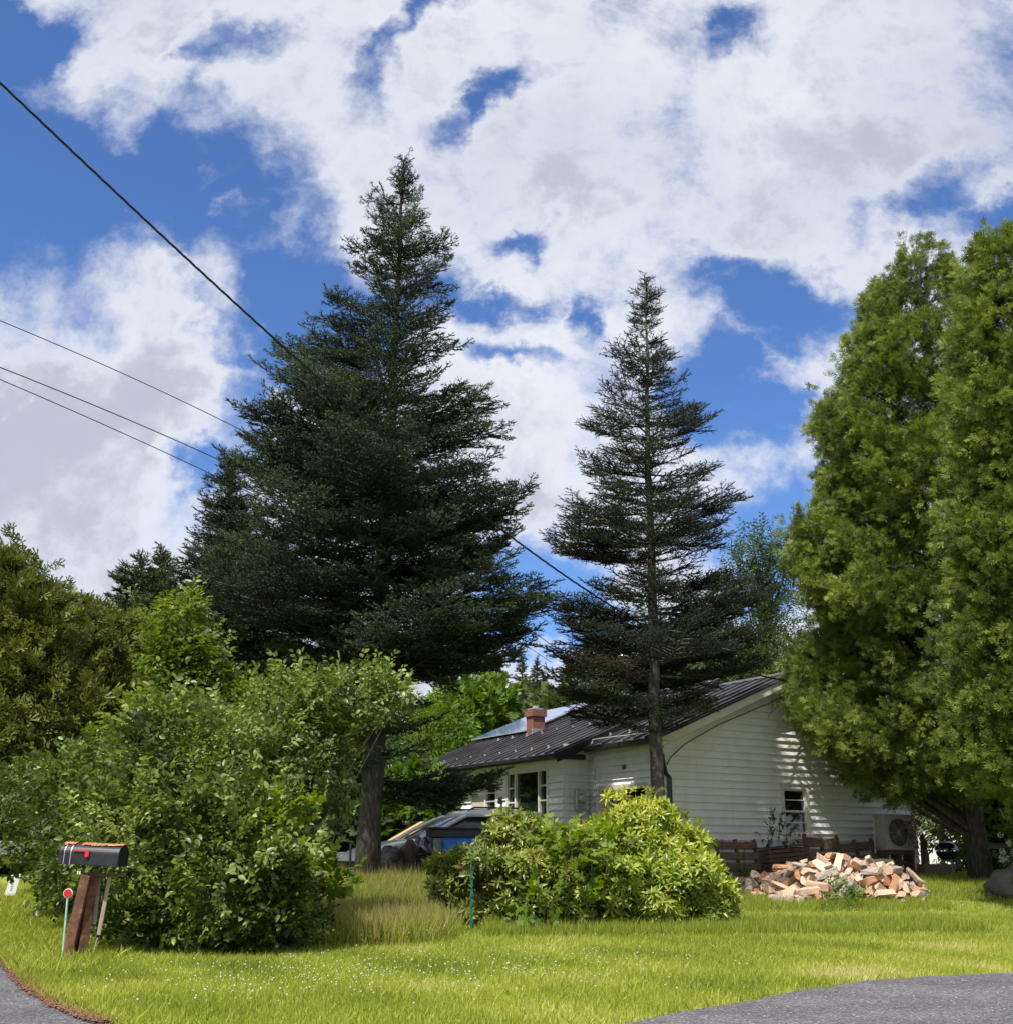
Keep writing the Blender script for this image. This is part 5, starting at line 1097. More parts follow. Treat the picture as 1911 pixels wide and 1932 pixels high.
# ---------------------------------------------------------------- deck and stair rail at the far end
dk = pt(775, 1600, 33.5); dz0 = terrf(dk.x, dk.y)
deck = empty('wooden_deck', (dk.x, dk.y, dz0), HA, 'small wooden deck with pale new stair rails at the far end of the house', 'deck')
top = pt(775, 1552, 33.5).z - dz0
mb = MB(); mb.box(-.5, .6, -.9, .6, top - .95, top - .85); mb.box(-.5, .6, -.9, -.8, -.5, top - .85); mb.build('platform', M['darkwood'], deck)
mb = MB(); mb.box(-.55, .65, -.95, -.87, top - .05, top + .0); mb.box(-.55, .65, -.95, -.87, top - .8, top - .74)
for k in range(11): mb.box(-.52 + k * .11, -.48 + k * .11, -.93, -.89, top - .74, top - .05)
mb.box(-.57, -.48, -.955, -.865, -.3, top + .02); mb.box(.6, .68, -.955, -.865, -.3, top + .02); mb.build('railing', M['darkwood'], deck)
st_ = MB(); A, B = pt(797, 1556, 31.5), pt(735, 1592, 29.5); dkm = Matrix.Translation(deck.location) @ Matrix.Rotation(HA, 4, 'Z'); di = dkm.inverted()
def beam(mb, a, b, w_, h_):
    a, b = Vector(a), Vector(b); d = (b - a); L = d.length; d.normalize(); s = Vector((-d.y, d.x, 0)).normalized(); u = s.cross(d) * -1
    mb.add([tuple(a + s * (i * w_ / 2) + u * (j * h_ / 2) + d * (L * k)) for k in (0, 1) for i, j in ((-1, -1), (1, -1), (1, 1), (-1, 1))], [(3, 2, 1, 0), (4, 5, 6, 7), (0, 1, 5, 4), (1, 2, 6, 5), (2, 3, 7, 6), (3, 0, 4, 7)])
beam(st_, di @ A, di @ B, .10, .15); st_.build('stair_rail', M['lumber'], deck)
st_ = MB(); A2, B2 = pt(799, 1563, 31.2), pt(752, 1592, 29.4); beam(st_, di @ A2, di @ B2, .05, .09); 
for t in (.05, .5, .95):
    for (p0, p1) in ((A, B), (A2, B2)):
        q = p0.lerp(p1, t); q2 = Vector((q.x, q.y, terrf(q.x, q.y) - .1)); beam(st_, di @ (q + Vector((0, 0, -.07))), di @ (q2 + Vector((.001, 0, 0))), .08, .08)
st_.build('stringer', M['lumber'], deck)

# ---------------------------------------------------------------- parked white car
def car():
    F_, B_ = pt(658, 1650, 25.6), pt(1035, 1650, 27.6); ang = math.atan2(F_.y - B_.y, F_.x - B_.x); c = (F_ + B_) / 2; z0 = .38
    root = empty('parked_car', (c.x, c.y, z0), ang, 'white car with black roof rails parked behind the thick spruce trunk', 'car')
    L = 2.4
    prof = [(-L, .35, .55, .80), (-L + .02, .30, .95, .90), (-2.15, .28, 1.05, .92), (-1.6, .25, 1.08, .93), (-.8, .22, 1.06, .94), (.0, .22, 1.05, .94), (.8, .22, 1.03, .94), (1.2, .24, 1.01, .93), (1.75, .26, .92, .90), (2.15, .28, .80, .84), (L - .02, .32, .66, .72), (L, .38, .55, .62)]
    V = []; nr = 10
    for x, zb, zt, hw_ in prof:
        r = []
        for (fy, fz) in ((-.90, 0), (-1, .12), (-1.0, .5), (-.985, .78), (-.93, .95), (-.80, 1.0), (.80, 1.0), (.93, .95), (.985, .78), (1.0, .5), (1, .12), (.90, 0)): r.append((x, fy * hw_, zb + (zt - zb) * fz))
        V += r
    n = 12; mb = MB(); Fs = []
    for i in range(len(prof) - 1):
        for k in range(n): a = i * n + k; b = i * n + (k + 1) % n; Fs.append((a, b, b + n, a + n))
    Fs += [tuple(range(n)), tuple(range((len(prof) - 1) * n, len(prof) * n))[::-1]]
    mb.add(V, Fs); body = fixn(mb.build('body', M['carwhite'], root, smooth=True)); md = body.modifiers.new('s', 'SUBSURF'); md.levels = md.render_levels = 2
    # cabin: glasshouse (dark) with white roof and pillars
    def ring(z, x0, x1, hw_, rnd_=.12): return [(x0 + rnd_, -hw_, z), (x1 - rnd_, -hw_, z), (x1, -hw_ + .15, z), (x1 + .04, 0, z), (x1, hw_ - .15, z), (x1 - rnd_, hw_, z), (x0 + rnd_, hw_, z), (x0, hw_ - .15, z), (x0 - .02, 0, z), (x0, -hw_ + .15, z)]
    lev = [(1.0, -2.22, .95, .86), (1.22, -2.12, .55, .80), (1.42, -1.98, .15, .73), (1.50, -1.82, -.05, .68)]
    mb = MB(); V = []
    for q in lev: V += ring(*q)
    Fs = []
    for i in range(3):
        for k in range(10): a = i * 10 + k; b = i * 10 + (k + 1) % 10; Fs.append((a, b, b + 10, a + 10))
    mb.add(V, Fs); fixn(mb.build('windows', M['glassblue'], root, smooth=True))
    mb = MB(); V = ring(1.48, -1.92, .02, .72) + ring(1.60, -1.80, -.12, .64) + ring(1.625, -1.5, -.3, .40); Fs = []
    for i in range(2):
        for k in range(10): a = i * 10 + k; b = i * 10 + (k + 1) % 10; Fs.append((a, b, b + 10, a + 10))
    Fs.append(tuple(range(20, 30))); Fs.append(tuple(range(10))[::-1]); mb.add(V, Fs); fixn(mb.build('roof', M['carwhite'], root, smooth=True))
    for s in (-1, 1):
        mb = MB(); mb.tube([(1.02, s * .84, 1.0), (.60, s * .81, 1.22), (.18, s * .745, 1.42), (-.06, s * .70, 1.51)], [.045, .04, .036, .04], 6); mb.tube([(-.02, s * .715, 1.50), (-.8, s * .725, 1.51), (-1.85, s * .71, 1.49)], .045, 6)
        mb.tube([(-1.72, s * .70, 1.54), (-1.95, s * .78, 1.35), (-2.12, s * .84, 1.05)], [.05, .09, .12], 6); mb.build('pillar', M['carwhite'], root, smooth=True)
        mb = MB()
        for x in (-.55, -1.3): mb.tube([(x, s * .735, 1.50), (x - .02, s * .865, 1.04)], .03, 5)
        mb.build('door_pillar', M['blacktrim'], root)
        mb = MB(); mb.tube([(-.1, s * .60, 1.60), (-.25, s * .60, 1.665), (-1.5, s * .60, 1.665), (-1.65, s * .60, 1.60)], .022, 6); mb.build('roof_rail', M['blacktrim'], root)
        mb = MB(); mb.box(.55, .72, s * .88 if s > 0 else -1.05, 1.05 if s > 0 else -.88, 1.0, 1.12); mb.build('mirror', M['carwhite'], root, bevel=.04)
        mb = MB(); mb.box(2.02, 2.36, s * .74 - .10, s * .74 + .07, .62, .74); mb.build('headlight', M['lamp'], root, bevel=.03)
        mb = MB(); mb.box(-L - .01, -2.2, s * .72 - .12, s * .72 + .12, .80, 1.0); mb.build('tail_light', M['redlamp'], root, bevel=.03)
        for x in (1.45, -1.45):
            mb = MB(); V = [(.34, -.11), (.36, -.06), (.36, .06), (.34, .11), (.22, .115), (.22, -.115), (.34, -.11)]; mb.lathe(V, 24); wh_ = mb.build('wheel', M['tyre'], root, smooth=True, loc=(x, s * .84, .34), rot=(R(90), 0, 0))
            mb = MB(); mb.lathe([(.0, -.05), (.21, -.09), (.22, .0), (.21, .09), (.0, .05)], 16)
            for k in range(5): a = k * 1.2566; mb.box(-.02, .02, 0, .21, -.10, .10, Matrix.Rotation(a, 4, 'Z'))
            mb.build('rim', M['rim'], wh_)
    mb = MB(); mb.box(L - .05, L + .03, -.55, .55, .36, .56)
    for k in range(4): mb.box(L + .0, L + .045, -.5, .5, .38 + k * .045, .40 + k * .045)
    mb.build('grille', M['blacktrim'], root, bevel=.01)
    mb = MB(); mb.box(L - .03, L + .05, -.82, .82, .20, .34); mb.build('bumper', M['carwhite'], root, bevel=.03)
    mb = MB(); mb.box(-.6, -.4, -.3, .3, 1.61, 1.64); mb.build('roof_fin', M['redlamp'], root, bevel=.01)
car()
# things standing in front of the car
def lump(name, label, cat, x, y, Y, rx, ry, rz, m, seed, group=None, flat=.0):
    c = pt(x, y, Y); zb = terrf(c.x, c.y); rnd = random.Random(seed); bm = bmesh.new(); bmesh.ops.create_icosphere(bm, subdivisions=4, radius=1)
    ph = [rnd.random() * 6 for _ in range(6)]
    for v in bm.verts:
        p = v.co; k = 1 + .13 * math.sin(4 * p.x + ph[0]) * math.sin(5 * p.z + ph[1]) + .10 * math.sin(9 * p.y + ph[2] + 3 * p.x) * math.sin(7 * p.z + ph[3]) + .04 * math.sin(17 * p.x + ph[4]) * math.sin(15 * p.z)
        v.co = Vector((p.x * rx * k, p.y * ry * k, max(p.z * rz * k, -rz * .8) + rz * .8))
    me = bpy.data.meshes.new(name); bm.to_mesh(me); bm.free(); me.materials.append(m); me.polygons.foreach_set('use_smooth', [True] * len(me.polygons)); me.update()
    o = bpy.data.objects.new(name, me); COL.objects.link(o); o.location = (c.x, c.y, zb - .03 if not flat else flat); return tag(o, label, cat, group)
lump('rubbish_bag', 'crumpled grey-brown bag leaning against the spruce trunk', 'bag', 738, 1640, 24.4, .30, .28, .36, M['bag'], 1)
lump('rubbish_bag', 'dark brown sagging sack between the grey bag and the blue tarp', 'bag', 775, 1640, 24.6, .28, .28, .40, M['brownbag'], 2)
lump('rubbish_bag', 'small black bag on the ground under the grey sheet', 'bag', 802, 1640, 24.8, .22, .2, .30, M['bag'], 3)
c = pt(850, 1600, 24.3); zb = terrf(c.x, c.y); gt = pt(850, 1590, 24.3).z
bin_ = empty('cargo_trailer', (c.x, c.y, zb), R(12), 'low utility box with a flat black lid and blue tarp beside the rhododendron', 'trailer')
lz = pt(850, 1562, 24.3).z - zb
mb = MB(); mb.box(-.42, .75, -.4, .5, lz - .20, lz - .03); mb.box(-.5, .8, -.46, .55, lz - .05, lz); mb.build('lid', M['blacktrim'], bin_, bevel=.02)
mb = MB(); V = []; nx_, nz_ = 26, 8
for j in range(nz_ + 1):
    for i in range(nx_ + 1): u = i / nx_; w_ = j / nz_; V.append((-.22 + u * .95, -.42 - .05 * math.sin(u * 23 + j) * (1 - w_) - .06 * (1 - w_), .22 + (lz - .42) * w_ * (1 - .0 * u)))
mb.add(V, [(j * (nx_ + 1) + i, j * (nx_ + 1) + i + 1, (j + 1) * (nx_ + 1) + i + 1, (j + 1) * (nx_ + 1) + i) for j in range(nz_) for i in range(nx_)]); o = mb.build('tarp', M['blue'], bin_, smooth=True); md = o.modifiers.new('s', 'SOLIDIFY'); md.thickness = .01
mb = MB(); mb.box(-.4, .72, -.36, .46, .25, lz - .21); mb.build('box', M['greypanel'], bin_)
for s in (-1, 1):
    mb = MB(); mb.lathe([(.2, -.07), (.22, -.04), (.22, .04), (.2, .07), (.1, .07), (.1, -.07), (.2, -.07)], 18); mb.build('wheel', M['tyre'], bin_, loc=(.15, s * .48 + .04, .22), rot=(R(90), 0, 0))
c = pt(805, 1580, 24.0); zb = terrf(c.x, c.y)
mb = MB(); n_ = 15
V = [(-.22 + .48 * i / n_, y, (.62 if True else 0) + .035 * math.sin(i * 1.4) - .22 * (i / n_) ** 2 + (.10 if y > 0 else -.05)) for y in (-.3, .3) for i in range(n_ + 1)]
mb.add(V, [(i, i + 1, n_ + 2 + i, n_ + 1 + i) for i in range(n_)]); o = mb.build('sheet_metal', M['greypanel'], None, loc=(c.x, c.y, pt(805, 1588, 24.0).z - .62)); md = o.modifiers.new('s', 'SOLIDIFY'); md.thickness = .012
tag(o, 'bent grey corrugated sheet lying over the dark bags', 'sheet')
mb = MB(); mb.box(-.2, .2, -.2, .2, 0, .42); mb.box(-.23, .23, -.23, .23, .42, .47); o = mb.build('storage_crate', M['blacktrim'], None, bevel=.02, loc=(c.x + .05, c.y + .15, zb), rot=(0, 0, R(20))); tag(o, 'black crate under the grey sheet in front of the car', 'crate')
# green stake in the rhododendron, black post by the trunk
g = gpt(890, 1742); zt = pt(891, 1642, 16.75).z; sx = pt(890, 1700, 16.75)
stk = empty('garden_stake', (sx.x, sx.y, 0), 0, 'green metal fence stake standing in front of the sallow rhododendron', 'stake')
mb = MB(); mb.box(-.017, .017, -.003, .003, -.3, zt); mb.box(-.003, .003, .003, .03, -.3, zt); mb.build('post', M['greenstake'], stk)
mb = MB()
for k in range(9): mb.box(-.012, .012, -.012, -.003, .25 + k * .12, .28 + k * .12)
mb.build('stud', M['greenstake'], stk)
sp = pt(662, 1600, 22.4); mb = MB(); mb.tube([(0, 0, -.3), (0, 0, pt(660, 1592, 22.4).z)], .022, 8); o = mb.build('thin_post', M['blacktrim'], None, loc=(sp.x, sp.y, 0)); tag(o, 'thin black post just left of the thick spruce trunk', 'post')
# ---------------------------------------------------------------- mailbox
def mailbox():
    Y = 12.9; k = zdepth(pt(180, 1600, Y)) / FPX; bx = pt(133, 1812, Y - .05); zb = 0.
    root = empty('mailbox', (bx.x, bx.y, zb), R(6), 'black mailbox with rusted top and red flag on leaning brown posts', 'mailbox')
    MX = Matrix.Translation(root.location) @ Matrix.Rotation(R(6), 4, 'Z'); I = MX.inverted()
    def P(x, y, dy=0): return I @ pt(x, y, Y + dy)
    L = 112 * k; h = 40 * k * .96; c = P(180, 1613); 
    r = .13; body = MB(); prof = [(-.12, 0), (-.12, h * .52)] + [(-.12 * math.cos(a), h * .52 + h * .48 * math.sin(a)) for a in np.linspace(.1, 3.04, 17)] + [(.12, h * .52), (.12, 0)]
    n = len(prof); V = [(x, y, z) for x in (-L / 2, L / 2) for y, z in prof]; body.add(V, [(i, i + 1, n + i + 1, n + i) for i in range(n - 1)] + [(n - 1, 0, n, 2 * n - 1), tuple(range(n))[::-1], tuple(range(n, 2 * n))])
    tilt = R(-1.5); ro = (0, 0, R(-4)); bo = fixn(body.build('box', M['mailblack'], root, bevel=.004, loc=(c.x, c.y, c.z - h / 2), rot=(0, R(2.5), R(-14))))
    dr = MB(); V = [(x, y * 1.04, z * 1.03 - .003) for x in (-L / 2 - .035, -L / 2 + .005) for y, z in prof]; dr.add(V, [(i, i + 1, n + i + 1, n + i) for i in range(n - 1)] + [(n - 1, 0, n, 2 * n - 1), tuple(range(n))[::-1], tuple(range(n, 2 * n))]); fixn(dr.build('door', M['mailblack'], bo, bevel=.006))
    rm_ = MB()
    for x in (-L / 2 + .09, -L / 2 + .02): 
        V = [(x + d, y * 1.015, z * 1.012) for d in (0, .008) for y, z in prof]; rm_.add(V, [(i, i + 1, n + i + 1, n + i) for i in range(n - 1)])
    rm_.build('rim', M['galv'], bo)
    ru = MB(); rnd = random.Random(2); 
    # ragged rust and peeling paint along the crown of the box
    for (x0, x1) in ((-L / 2 - .03, -L / 2 + .11), (-.13, .02), (.03, .12), (.10, L / 2 + .01)):
        m_ = 9; a0s = [rnd.uniform(.75, 1.05) for _ in range(m_ + 1)]; a1s = [rnd.uniform(1.9, 2.6) for _ in range(m_ + 1)]
        V = []
        for i in range(m_ + 1):
            x = x0 + (x1 - x0) * i / m_
            for t in np.linspace(0, 1, 6): a = a0s[i] + (a1s[i] - a0s[i]) * t; V.append((x, -.12 * math.cos(a) * 1.03, h * .52 + h * .48 * math.sin(a) * 1.02 + .004 + .006 * rnd.random()))
        ru.add(V, [(i * 6 + j, i * 6 + j + 1, (i + 1) * 6 + j + 1, (i + 1) * 6 + j) for i in range(m_) for j in range(5)])
    o = ru.build('rust_crust', M['mailrust'], bo); md = o.modifiers.new('s', 'SOLIDIFY'); md.thickness = .003
    fl = MB(); fl.box(-L * .30, -.01, -.135, -.127, h * .62, h * .70); fl.box(-.055, -.01, -.137, -.128, h * .38, h * .70); fl.tube([(-.03, -.122, h * .42), (-.03, -.142, h * .42)], .014, 10); fl.build('flag', M['red'], bo, bevel=.002)
    # posts
    A = P(176, 1652); A2 = P(160, 1645)
    def lean(name, top, bot, w_, d_, m):
        mb = MB(); beam(mb, bot, top, w_, d_); return fixn(mb.build(name, m, root, bevel=.006))
    lean('post', P(166, 1652), P(126, 1822), 30 * k * .9, .10, M['rustpost']); lean('post', P(176, 1652, .06), P(151, 1812, .03), 26 * k * .8, .09, M['rustpost'])
    lean('brace', P(207, 1655, .12), P(186, 1765, .1), 22 * k * .7, .04, M['postwood']); lean('brace', P(188, 1655, .14), P(178, 1745, .1), .04, .04, M['postwood'])
    lean('sign_arm', P(155, 1650, .06), P(238, 1652, .22), .09, .035, M['darkwood'])
    lean('thin_rod', P(184, 1770, .05), P(176, 1800, .05), .015, .015, M['galv'])
    mb = MB()
    for q in (147, 151): a = P(q, 1644, -.08); b = P(q, 1650, -.08); mb.box(a.x - .006, a.x + .006, a.y, a.y + .004, b.z, a.z)
    mb.build('number_mark', M['whitepaint'], root)
mailbox()
rx = pt(116, 1810, 12.5); rt = pt(116, 1686, 12.5)
rf = empty('driveway_marker', (rx.x, rx.y, 0), 0, 'round red reflector on a thin pale green rod beside the mailbox', 'marker')
mb = MB(); mb.tube([(.01, 0, -.2), (0, 0, rt.z - .03)], .011, 8); mb.build('rod', M['palegreen'], rf)
mb = MB(); mb.tube([(0, -.004, rt.z), (0, .008, rt.z)], .047, 20); mb.build('backing', M['whitepaint'], rf); mb = MB(); mb.tube([(0, -.014, rt.z), (0, -.0045, rt.z)], .040, 20); mb.build('reflector', M['reflector'], rf)
# white yard sign far left
sY = 20.0; s0 = pt(20, 1692, sY); zs = terrf(s0.x, s0.y); sg = empty('yard_sign', (s0.x, s0.y, zs), R(10), 'white yard sign with red foot beside the dark bush', 'sign')
k = zdepth(s0) / FPX; hh = 42 * k
mb = MB(); z0_ = pt(20, 1693, sY).z - zs
mb.add([(-13 * k, y, z0_) for y in (0, .012)] + [(7 * k, y, z0_) for y in (0, .012)] + [(14 * k, y, z0_ + hh) for y in (0, .012)] + [(-3 * k, y, z0_ + hh - .02) for y in (0, .012)], [(0, 2, 4, 6), (7, 5, 3, 1), (0, 1, 3, 2), (2, 3, 5, 4), (4, 5, 7, 6), (6, 7, 1, 0)]); fixn(mb.build('panel', M['whitepaint'], sg))
mb = MB(); mb.add([(-14 * k, -.006, z0_ - .04), (6 * k, -.006, z0_ - .05), (7.5 * k, -.006, z0_ + .01), (-12.5 * k, -.006, z0_ + .03), (-14 * k, .018, z0_ - .04), (6 * k, .018, z0_ - .05), (7.5 * k, .018, z0_ + .01), (-12.5 * k, .018, z0_ + .03)], [(0, 1, 2, 3), (7, 6, 5, 4), (0, 4, 5, 1), (1, 5, 6, 2), (2, 6, 7, 3), (3, 7, 4, 0)]); mb.build('red_band', M['red'], sg)
mb = MB()
for k_ in range(6): mb.box(-1.5 * k + .3 * k * k_ - .5 * k, 2.2 * k + .3 * k * k_ - .5 * k, -.003, -.001, z0_ + hh * (.28 + .085 * k_), z0_ + hh * (.32 + .085 * k_))
mb.build('lettering', M['ink'], sg)
mb = MB(); mb.tube([(-6 * k, .02, z0_ + .1), (-6 * k, .02, -.2)], .006, 5); mb.tube([(3 * k, .02, z0_ + .1), (3 * k, .02, -.2)], .006, 5); mb.build('legs', M['galv'], sg)
# truck at the far left edge
def truck():
    c = pt(-25, 1620, 27.); zb = terrf(c.x, c.y); k = zdepth(c) / FPX; root = empty('parked_van', (c.x, c.y, zb), 0, 'white vehicle with a yellow lower panel cut by the left edge', 'van')
    z1, z2, z3 = pt(0, 1588, 27).z - zb, pt(0, 1614, 27).z - zb, pt(0, 1636, 27).z - zb
    mb = MB(); mb.box(-.9, 54 * k, -.9, .9, z2, z1 - .25); mb.box(-.9, 44 * k, -.8, .8, z1 - .25, z1); mb.build('body', M['whitepaint'], root, bevel=.10)
    mb = MB(); mb.box(-.8, 36 * k, -.93, -.86, z1 - .30, z1 - .08); mb.build('window', M['glassblue'], root, bevel=.02)
    mb = MB(); mb.box(-.9, 50 * k, -.93, .9, z3 + .05, z2 - .02); mb.build('lower_panel', M['yellow'], root, bevel=.06)
    for x in (-.5, 30 * k): mb = MB(); mb.lathe([(.28, -.1), (.3, 0), (.28, .1), (.12, .1), (.12, -.1), (.28, -.1)], 20); mb.build('wheel', M['tyre'], root, loc=(x, -.8, .3), rot=(R(90), 0, 0), smooth=True)
truck()
# ---------------------------------------------------------------- pallets against the gable wall
def pallet(name, label, x0, x1, ytop, b, tilt, slats=4, roll=0., h=.95, m='pallet'):
    a0, a1 = a_at(x0, b, 1.2), a_at(x1, b, 1.2); wz = z_at(ytop, (a0 + a1) / 2, b); o = hw((a0 + a1) / 2, b, 0); Wd = a1 - a0; h = min(h, wz - terrf(o.x, o.y) + .05)
    root = empty(name, (o.x, o.y, wz - h), HA, label, 'pallet', 'old pallets leaning on the gable wall'); root.rotation_euler = Euler((R(tilt), R(roll), HA), 'XYZ')
    mb = MB(); n = slats
    for i in range(n): z = h * (i + .0) / n; mb.box(-Wd / 2, Wd / 2, -.075, -.055, z + .01, z + h / n * .72)
    mb.build('slats', M[m], root, bevel=.004); mb = MB()
    for i in range(n): z = h * (i + .0) / n; mb.box(-Wd / 2 + .01, Wd / 2 - .01, .04, .06, z + .02, z + h / n * .55)
    mb.build('rear_slats', M[m], root); mb = MB()
    for x in (-Wd / 2 + .003, -.02, Wd / 2 - .045): mb.box(x, x + .042, -.054, .039, 0.0, h)
    mb.build('stringer', M[m], root)
pallet('pallet', 'reddish dark pallet behind the orange lilies', 1357, 1432, 1583, -.55, -10, 4)
pallet('pallet', 'tallest pallet standing right of the gable window', 1523, 1586, 1574, -.5, -8, 3, 1)
pallet('pallet', 'greyer pallet tilted beside the heat pump', 1592, 1658, 1583, -.65, -12, 3, -4)
a0, a1 = a_at(1440, -.5, 1), a_at(1517, -.5, 1); o_ = hw((a0 + a1) / 2, -.5, 0); zt_ = z_at(1597, (a0 + a1) / 2, -.5)
mb = MB(); w_ = (a1 - a0) / 2
for k in range(7): mb.box(-w_, w_, -.2, .2, -.35 + k * .1, -.27 + k * .1)
mb.box(-w_ - .02, w_ + .03, -.24, .23, .36, .385); o = mb.build('board_stack', M['pallet'], None, loc=(o_.x, o_.y, zt_ - .38), rot=(0, R(-4), HA), bevel=.005); tag(o, 'low dark stack of old boards below the gable window', 'boards')
# orange lilies
def lilies():
    for (cx_, cy_, n, lab, Y) in ((1400, 1596, 5, 'cluster of orange daylilies in front of the reddish pallet', 26.6), (1357, 1592, 2, 'two orange daylilies at the left end of the reddish pallet', 26.7), (1658, 1602, 2, 'orange daylilies before the heat pump grille', 27.8), (1683, 1612, 1, 'single orange daylily below the heat pump fan', 28.0)):
        c = pt(cx_, cy_, Y); zb = terrf(c.x, c.y); rnd = random.Random(cx_); root = empty('daylily', (c.x, c.y, zb), 0, lab, 'flowers', 'daylilies along the gable wall'); st_ = MB(); stp = Stamp(); lf = leaf_proto(.075, .03, .2, -.3); gl = leaf_proto(.5, .022, .2, .5); sg_ = Stamp()
        for i in range(n):
            p = Vector((rnd.gauss(0, .08 if n > 3 else .04), rnd.gauss(0, .03), c.z - zb + rnd.gauss(0, .03))); st_.tube([(p.x * .4, 0, -.05), (p.x * .8, p.y, p.z * .6), tuple(p)], .005, 4)
            for k in range(6): a = k * 1.047; stp.add([(lf[0], lf[1], np.zeros(len(lf[0])))], np.array([tuple(p)]), frames(np.array([[math.cos(a) * .9, -.5 + math.sin(a) * .5, math.sin(a) * .8 + .2]])), 1.1, np.array([rnd.random()]))
        for k in range(16): a = rnd.random() * 6.28; sg_.add([(gl[0], gl[1], np.zeros(len(gl[0])))], np.array([(rnd.gauss(0, .1), rnd.gauss(0, .05), 0)]), frames(np.array([[math.cos(a) * .4, math.sin(a) * .4, 1]])), rnd.uniform(.8, 1.3), np.array([rnd.random()]))
        st_.build('stem', M['grassdark'], root); stp.build('petals', M['lily'], root); sg_.build('leaves', M['grassdark'], root)
lilies()
# ---------------------------------------------------------------- heat pump
def heatpump():
    b = -.85; a0, a1 = a_at(1668, b, 1.8), a_at(1722, b, 1.8); o = hw(a0, b, 0); zg = terrf(o.x, o.y); z0 = z_at(1604, a0, b) - zg; z1 = z_at(1538, a0, b) - zg; Wd = a1 - a0
    root = empty('heat_pump', (o.x, o.y, zg), HA, 'white heat pump with round fan grille on a dark stand at the house corner', 'heat pump')
    mb = MB(); mb.box(0, Wd, 0, .34, z0, z1); mb.box(-.01, Wd + .01, -.01, .35, z1, z1 + .025); body = mb.build('casing', M['hpwhite'], root, bevel=.015)
    H = z1 - z0; cx_, cz = Wd * .46, z0 + H * .50; rr = H * .40
    mb = MB(); mb.tube([(cx_, .002, cz), (cx_, -.004, cz)], rr, 32); mb.build('fan_opening', M['interior'], body)
    mb = MB(); 
    for q in np.linspace(.2, 1, 9):
        mb.tube([(cx_ + rr * q * math.cos(a), -.02, cz + rr * q * math.sin(a)) for a in np.linspace(0, 6.2832, 33)], .0035, 4, cap=False)
    for a in np.linspace(0, 6.2832, 13)[:-1]: mb.tube([(cx_, -.022, cz), (cx_ + rr * math.cos(a), -.022, cz + rr * math.sin(a))], .004, 4)
    mb.tube([(cx_, -.01, cz), (cx_, -.03, cz)], rr * .2, 16); mb.build('fan_grille', M['hpwhite'], body)
    mb = MB()
    for k in range(4):
        a = k * 1.57 + .4; mb.add([(cx_ + rr * .15 * math.cos(a), -.008, cz + rr * .15 * math.sin(a)), (cx_ + rr * .9 * math.cos(a), -.007, cz + rr * .9 * math.sin(a)), (cx_ + rr * .85 * math.cos(a + .5), -.012, cz + rr * .85 * math.sin(a + .5)), (cx_ + rr * .2 * math.cos(a + .9), -.012, cz + rr * .2 * math.sin(a + .9))], [(0, 1, 2, 3)])
    mb.build('fan_blade', M['greypanel'], body)
    mb = MB()
    for k in range(14): mb.box(-.02, -.001, .03, .31, z0 + .04 + k * H / 15, z0 + .055 + k * H / 15)
    for y in (.02, .11, .2, .3): mb.box(-.026, -.021, y, y + .012, z0 + .02, z1 - .03)
    mb.build('side_grille', M['trim'], body)
    mb = MB(); mb.box(Wd - .16, Wd - .08, -.03, -.012, z1 - .2, z1 - .13); mb.build('badge', M['darkwood'], body)
    mb = MB(); mb.box(.0, Wd, .02, .32, z0 - .12, z0 - .004)
    for x in (.02, Wd / 2 - .03, Wd - .10): mb.box(x, x + .08, .03, .31, -.3, z0 - .12)
    mb.box(.1, Wd - .11, .12, .16, z0 - .35, z0 - .25); mb.build('stand', M['pallet'], root)
    mb = MB(); mb.tube([(-.12, .2, z1 - .05), (-.12, .25, z0 - .1)], .02, 6); mb.tube([(-.12, .2, z1 - .05), (-.01, .2, z1 - .06)], .02, 6); mb.tube([(-.12, .24, z0 + .1), (-.01, .24, z0 + .1)], .02, 6); mb.build('pipe', M['trim'], root)
heatpump()
# ---------------------------------------------------------------- grill, bench, things under the cedars
def grill():
    c = pt(1791, 1640, 28.6); zg = terrf(c.x, c.y); k = zdepth(c) / FPX; root = empty('kettle_grill', (c.x, c.y, zg), 0, 'round black kettle barbecue standing left of the cedar trunk', 'grill'); zc = pt(1791, 1606, 28.6).z - zg; r = 22 * k
    mb = MB(); mb.lathe([(r * math.cos(a), zc + r * .86 * math.sin(a)) for a in np.linspace(-1.45, -.02, 12)], 28); mb.build('bowl', M['enamel'], root, smooth=True)
    mb = MB(); mb.lathe([(r * 1.03 * math.cos(a), zc + .01 + r * .80 * math.sin(a)) for a in np.linspace(0.0, 1.56, 12)], 28); ld = mb.build('lid', M['enamel'], root, smooth=True)
    mb = MB(); zt = zc + r * .8; mb.tube([(-.07, 0, zt - .01), (-.06, 0, zt + .05), (.06, 0, zt + .05), (.07, 0, zt - .01)], .011, 6); mb.build('handle', M['blacktrim'], ld)
    mb = MB(); mb.tube([(-.03, 0, zc - r * .7), (-.07, -.02, -.05)], .012, 6); mb.build('leg', M['galv'], root)
    for s in (1, 2): mb = MB(); a = s * 2.1 + 2.6; mb.tube([(math.cos(a) * .1, math.sin(a) * .1, zc - r * .7), (math.cos(a) * r, math.sin(a) * r, 0.04)], .012, 6); mb.build('leg', M['galv'], root)
    mb = MB(); mb.lathe([(.0, .1), (.15, .11), (.0, .12)], 16, (0, 0, zc * .2)); mb.build('ash_tray', M['galv'], root)
    mb = MB(); mb.lathe([(.08, -.02), (.08, .02), (.02, .02), (.02, -.02)], 14); mb.build('wheel', M['tyre'], root, loc=(r * .9, .1, .08), rot=(R(90), 0, 0))
grill()
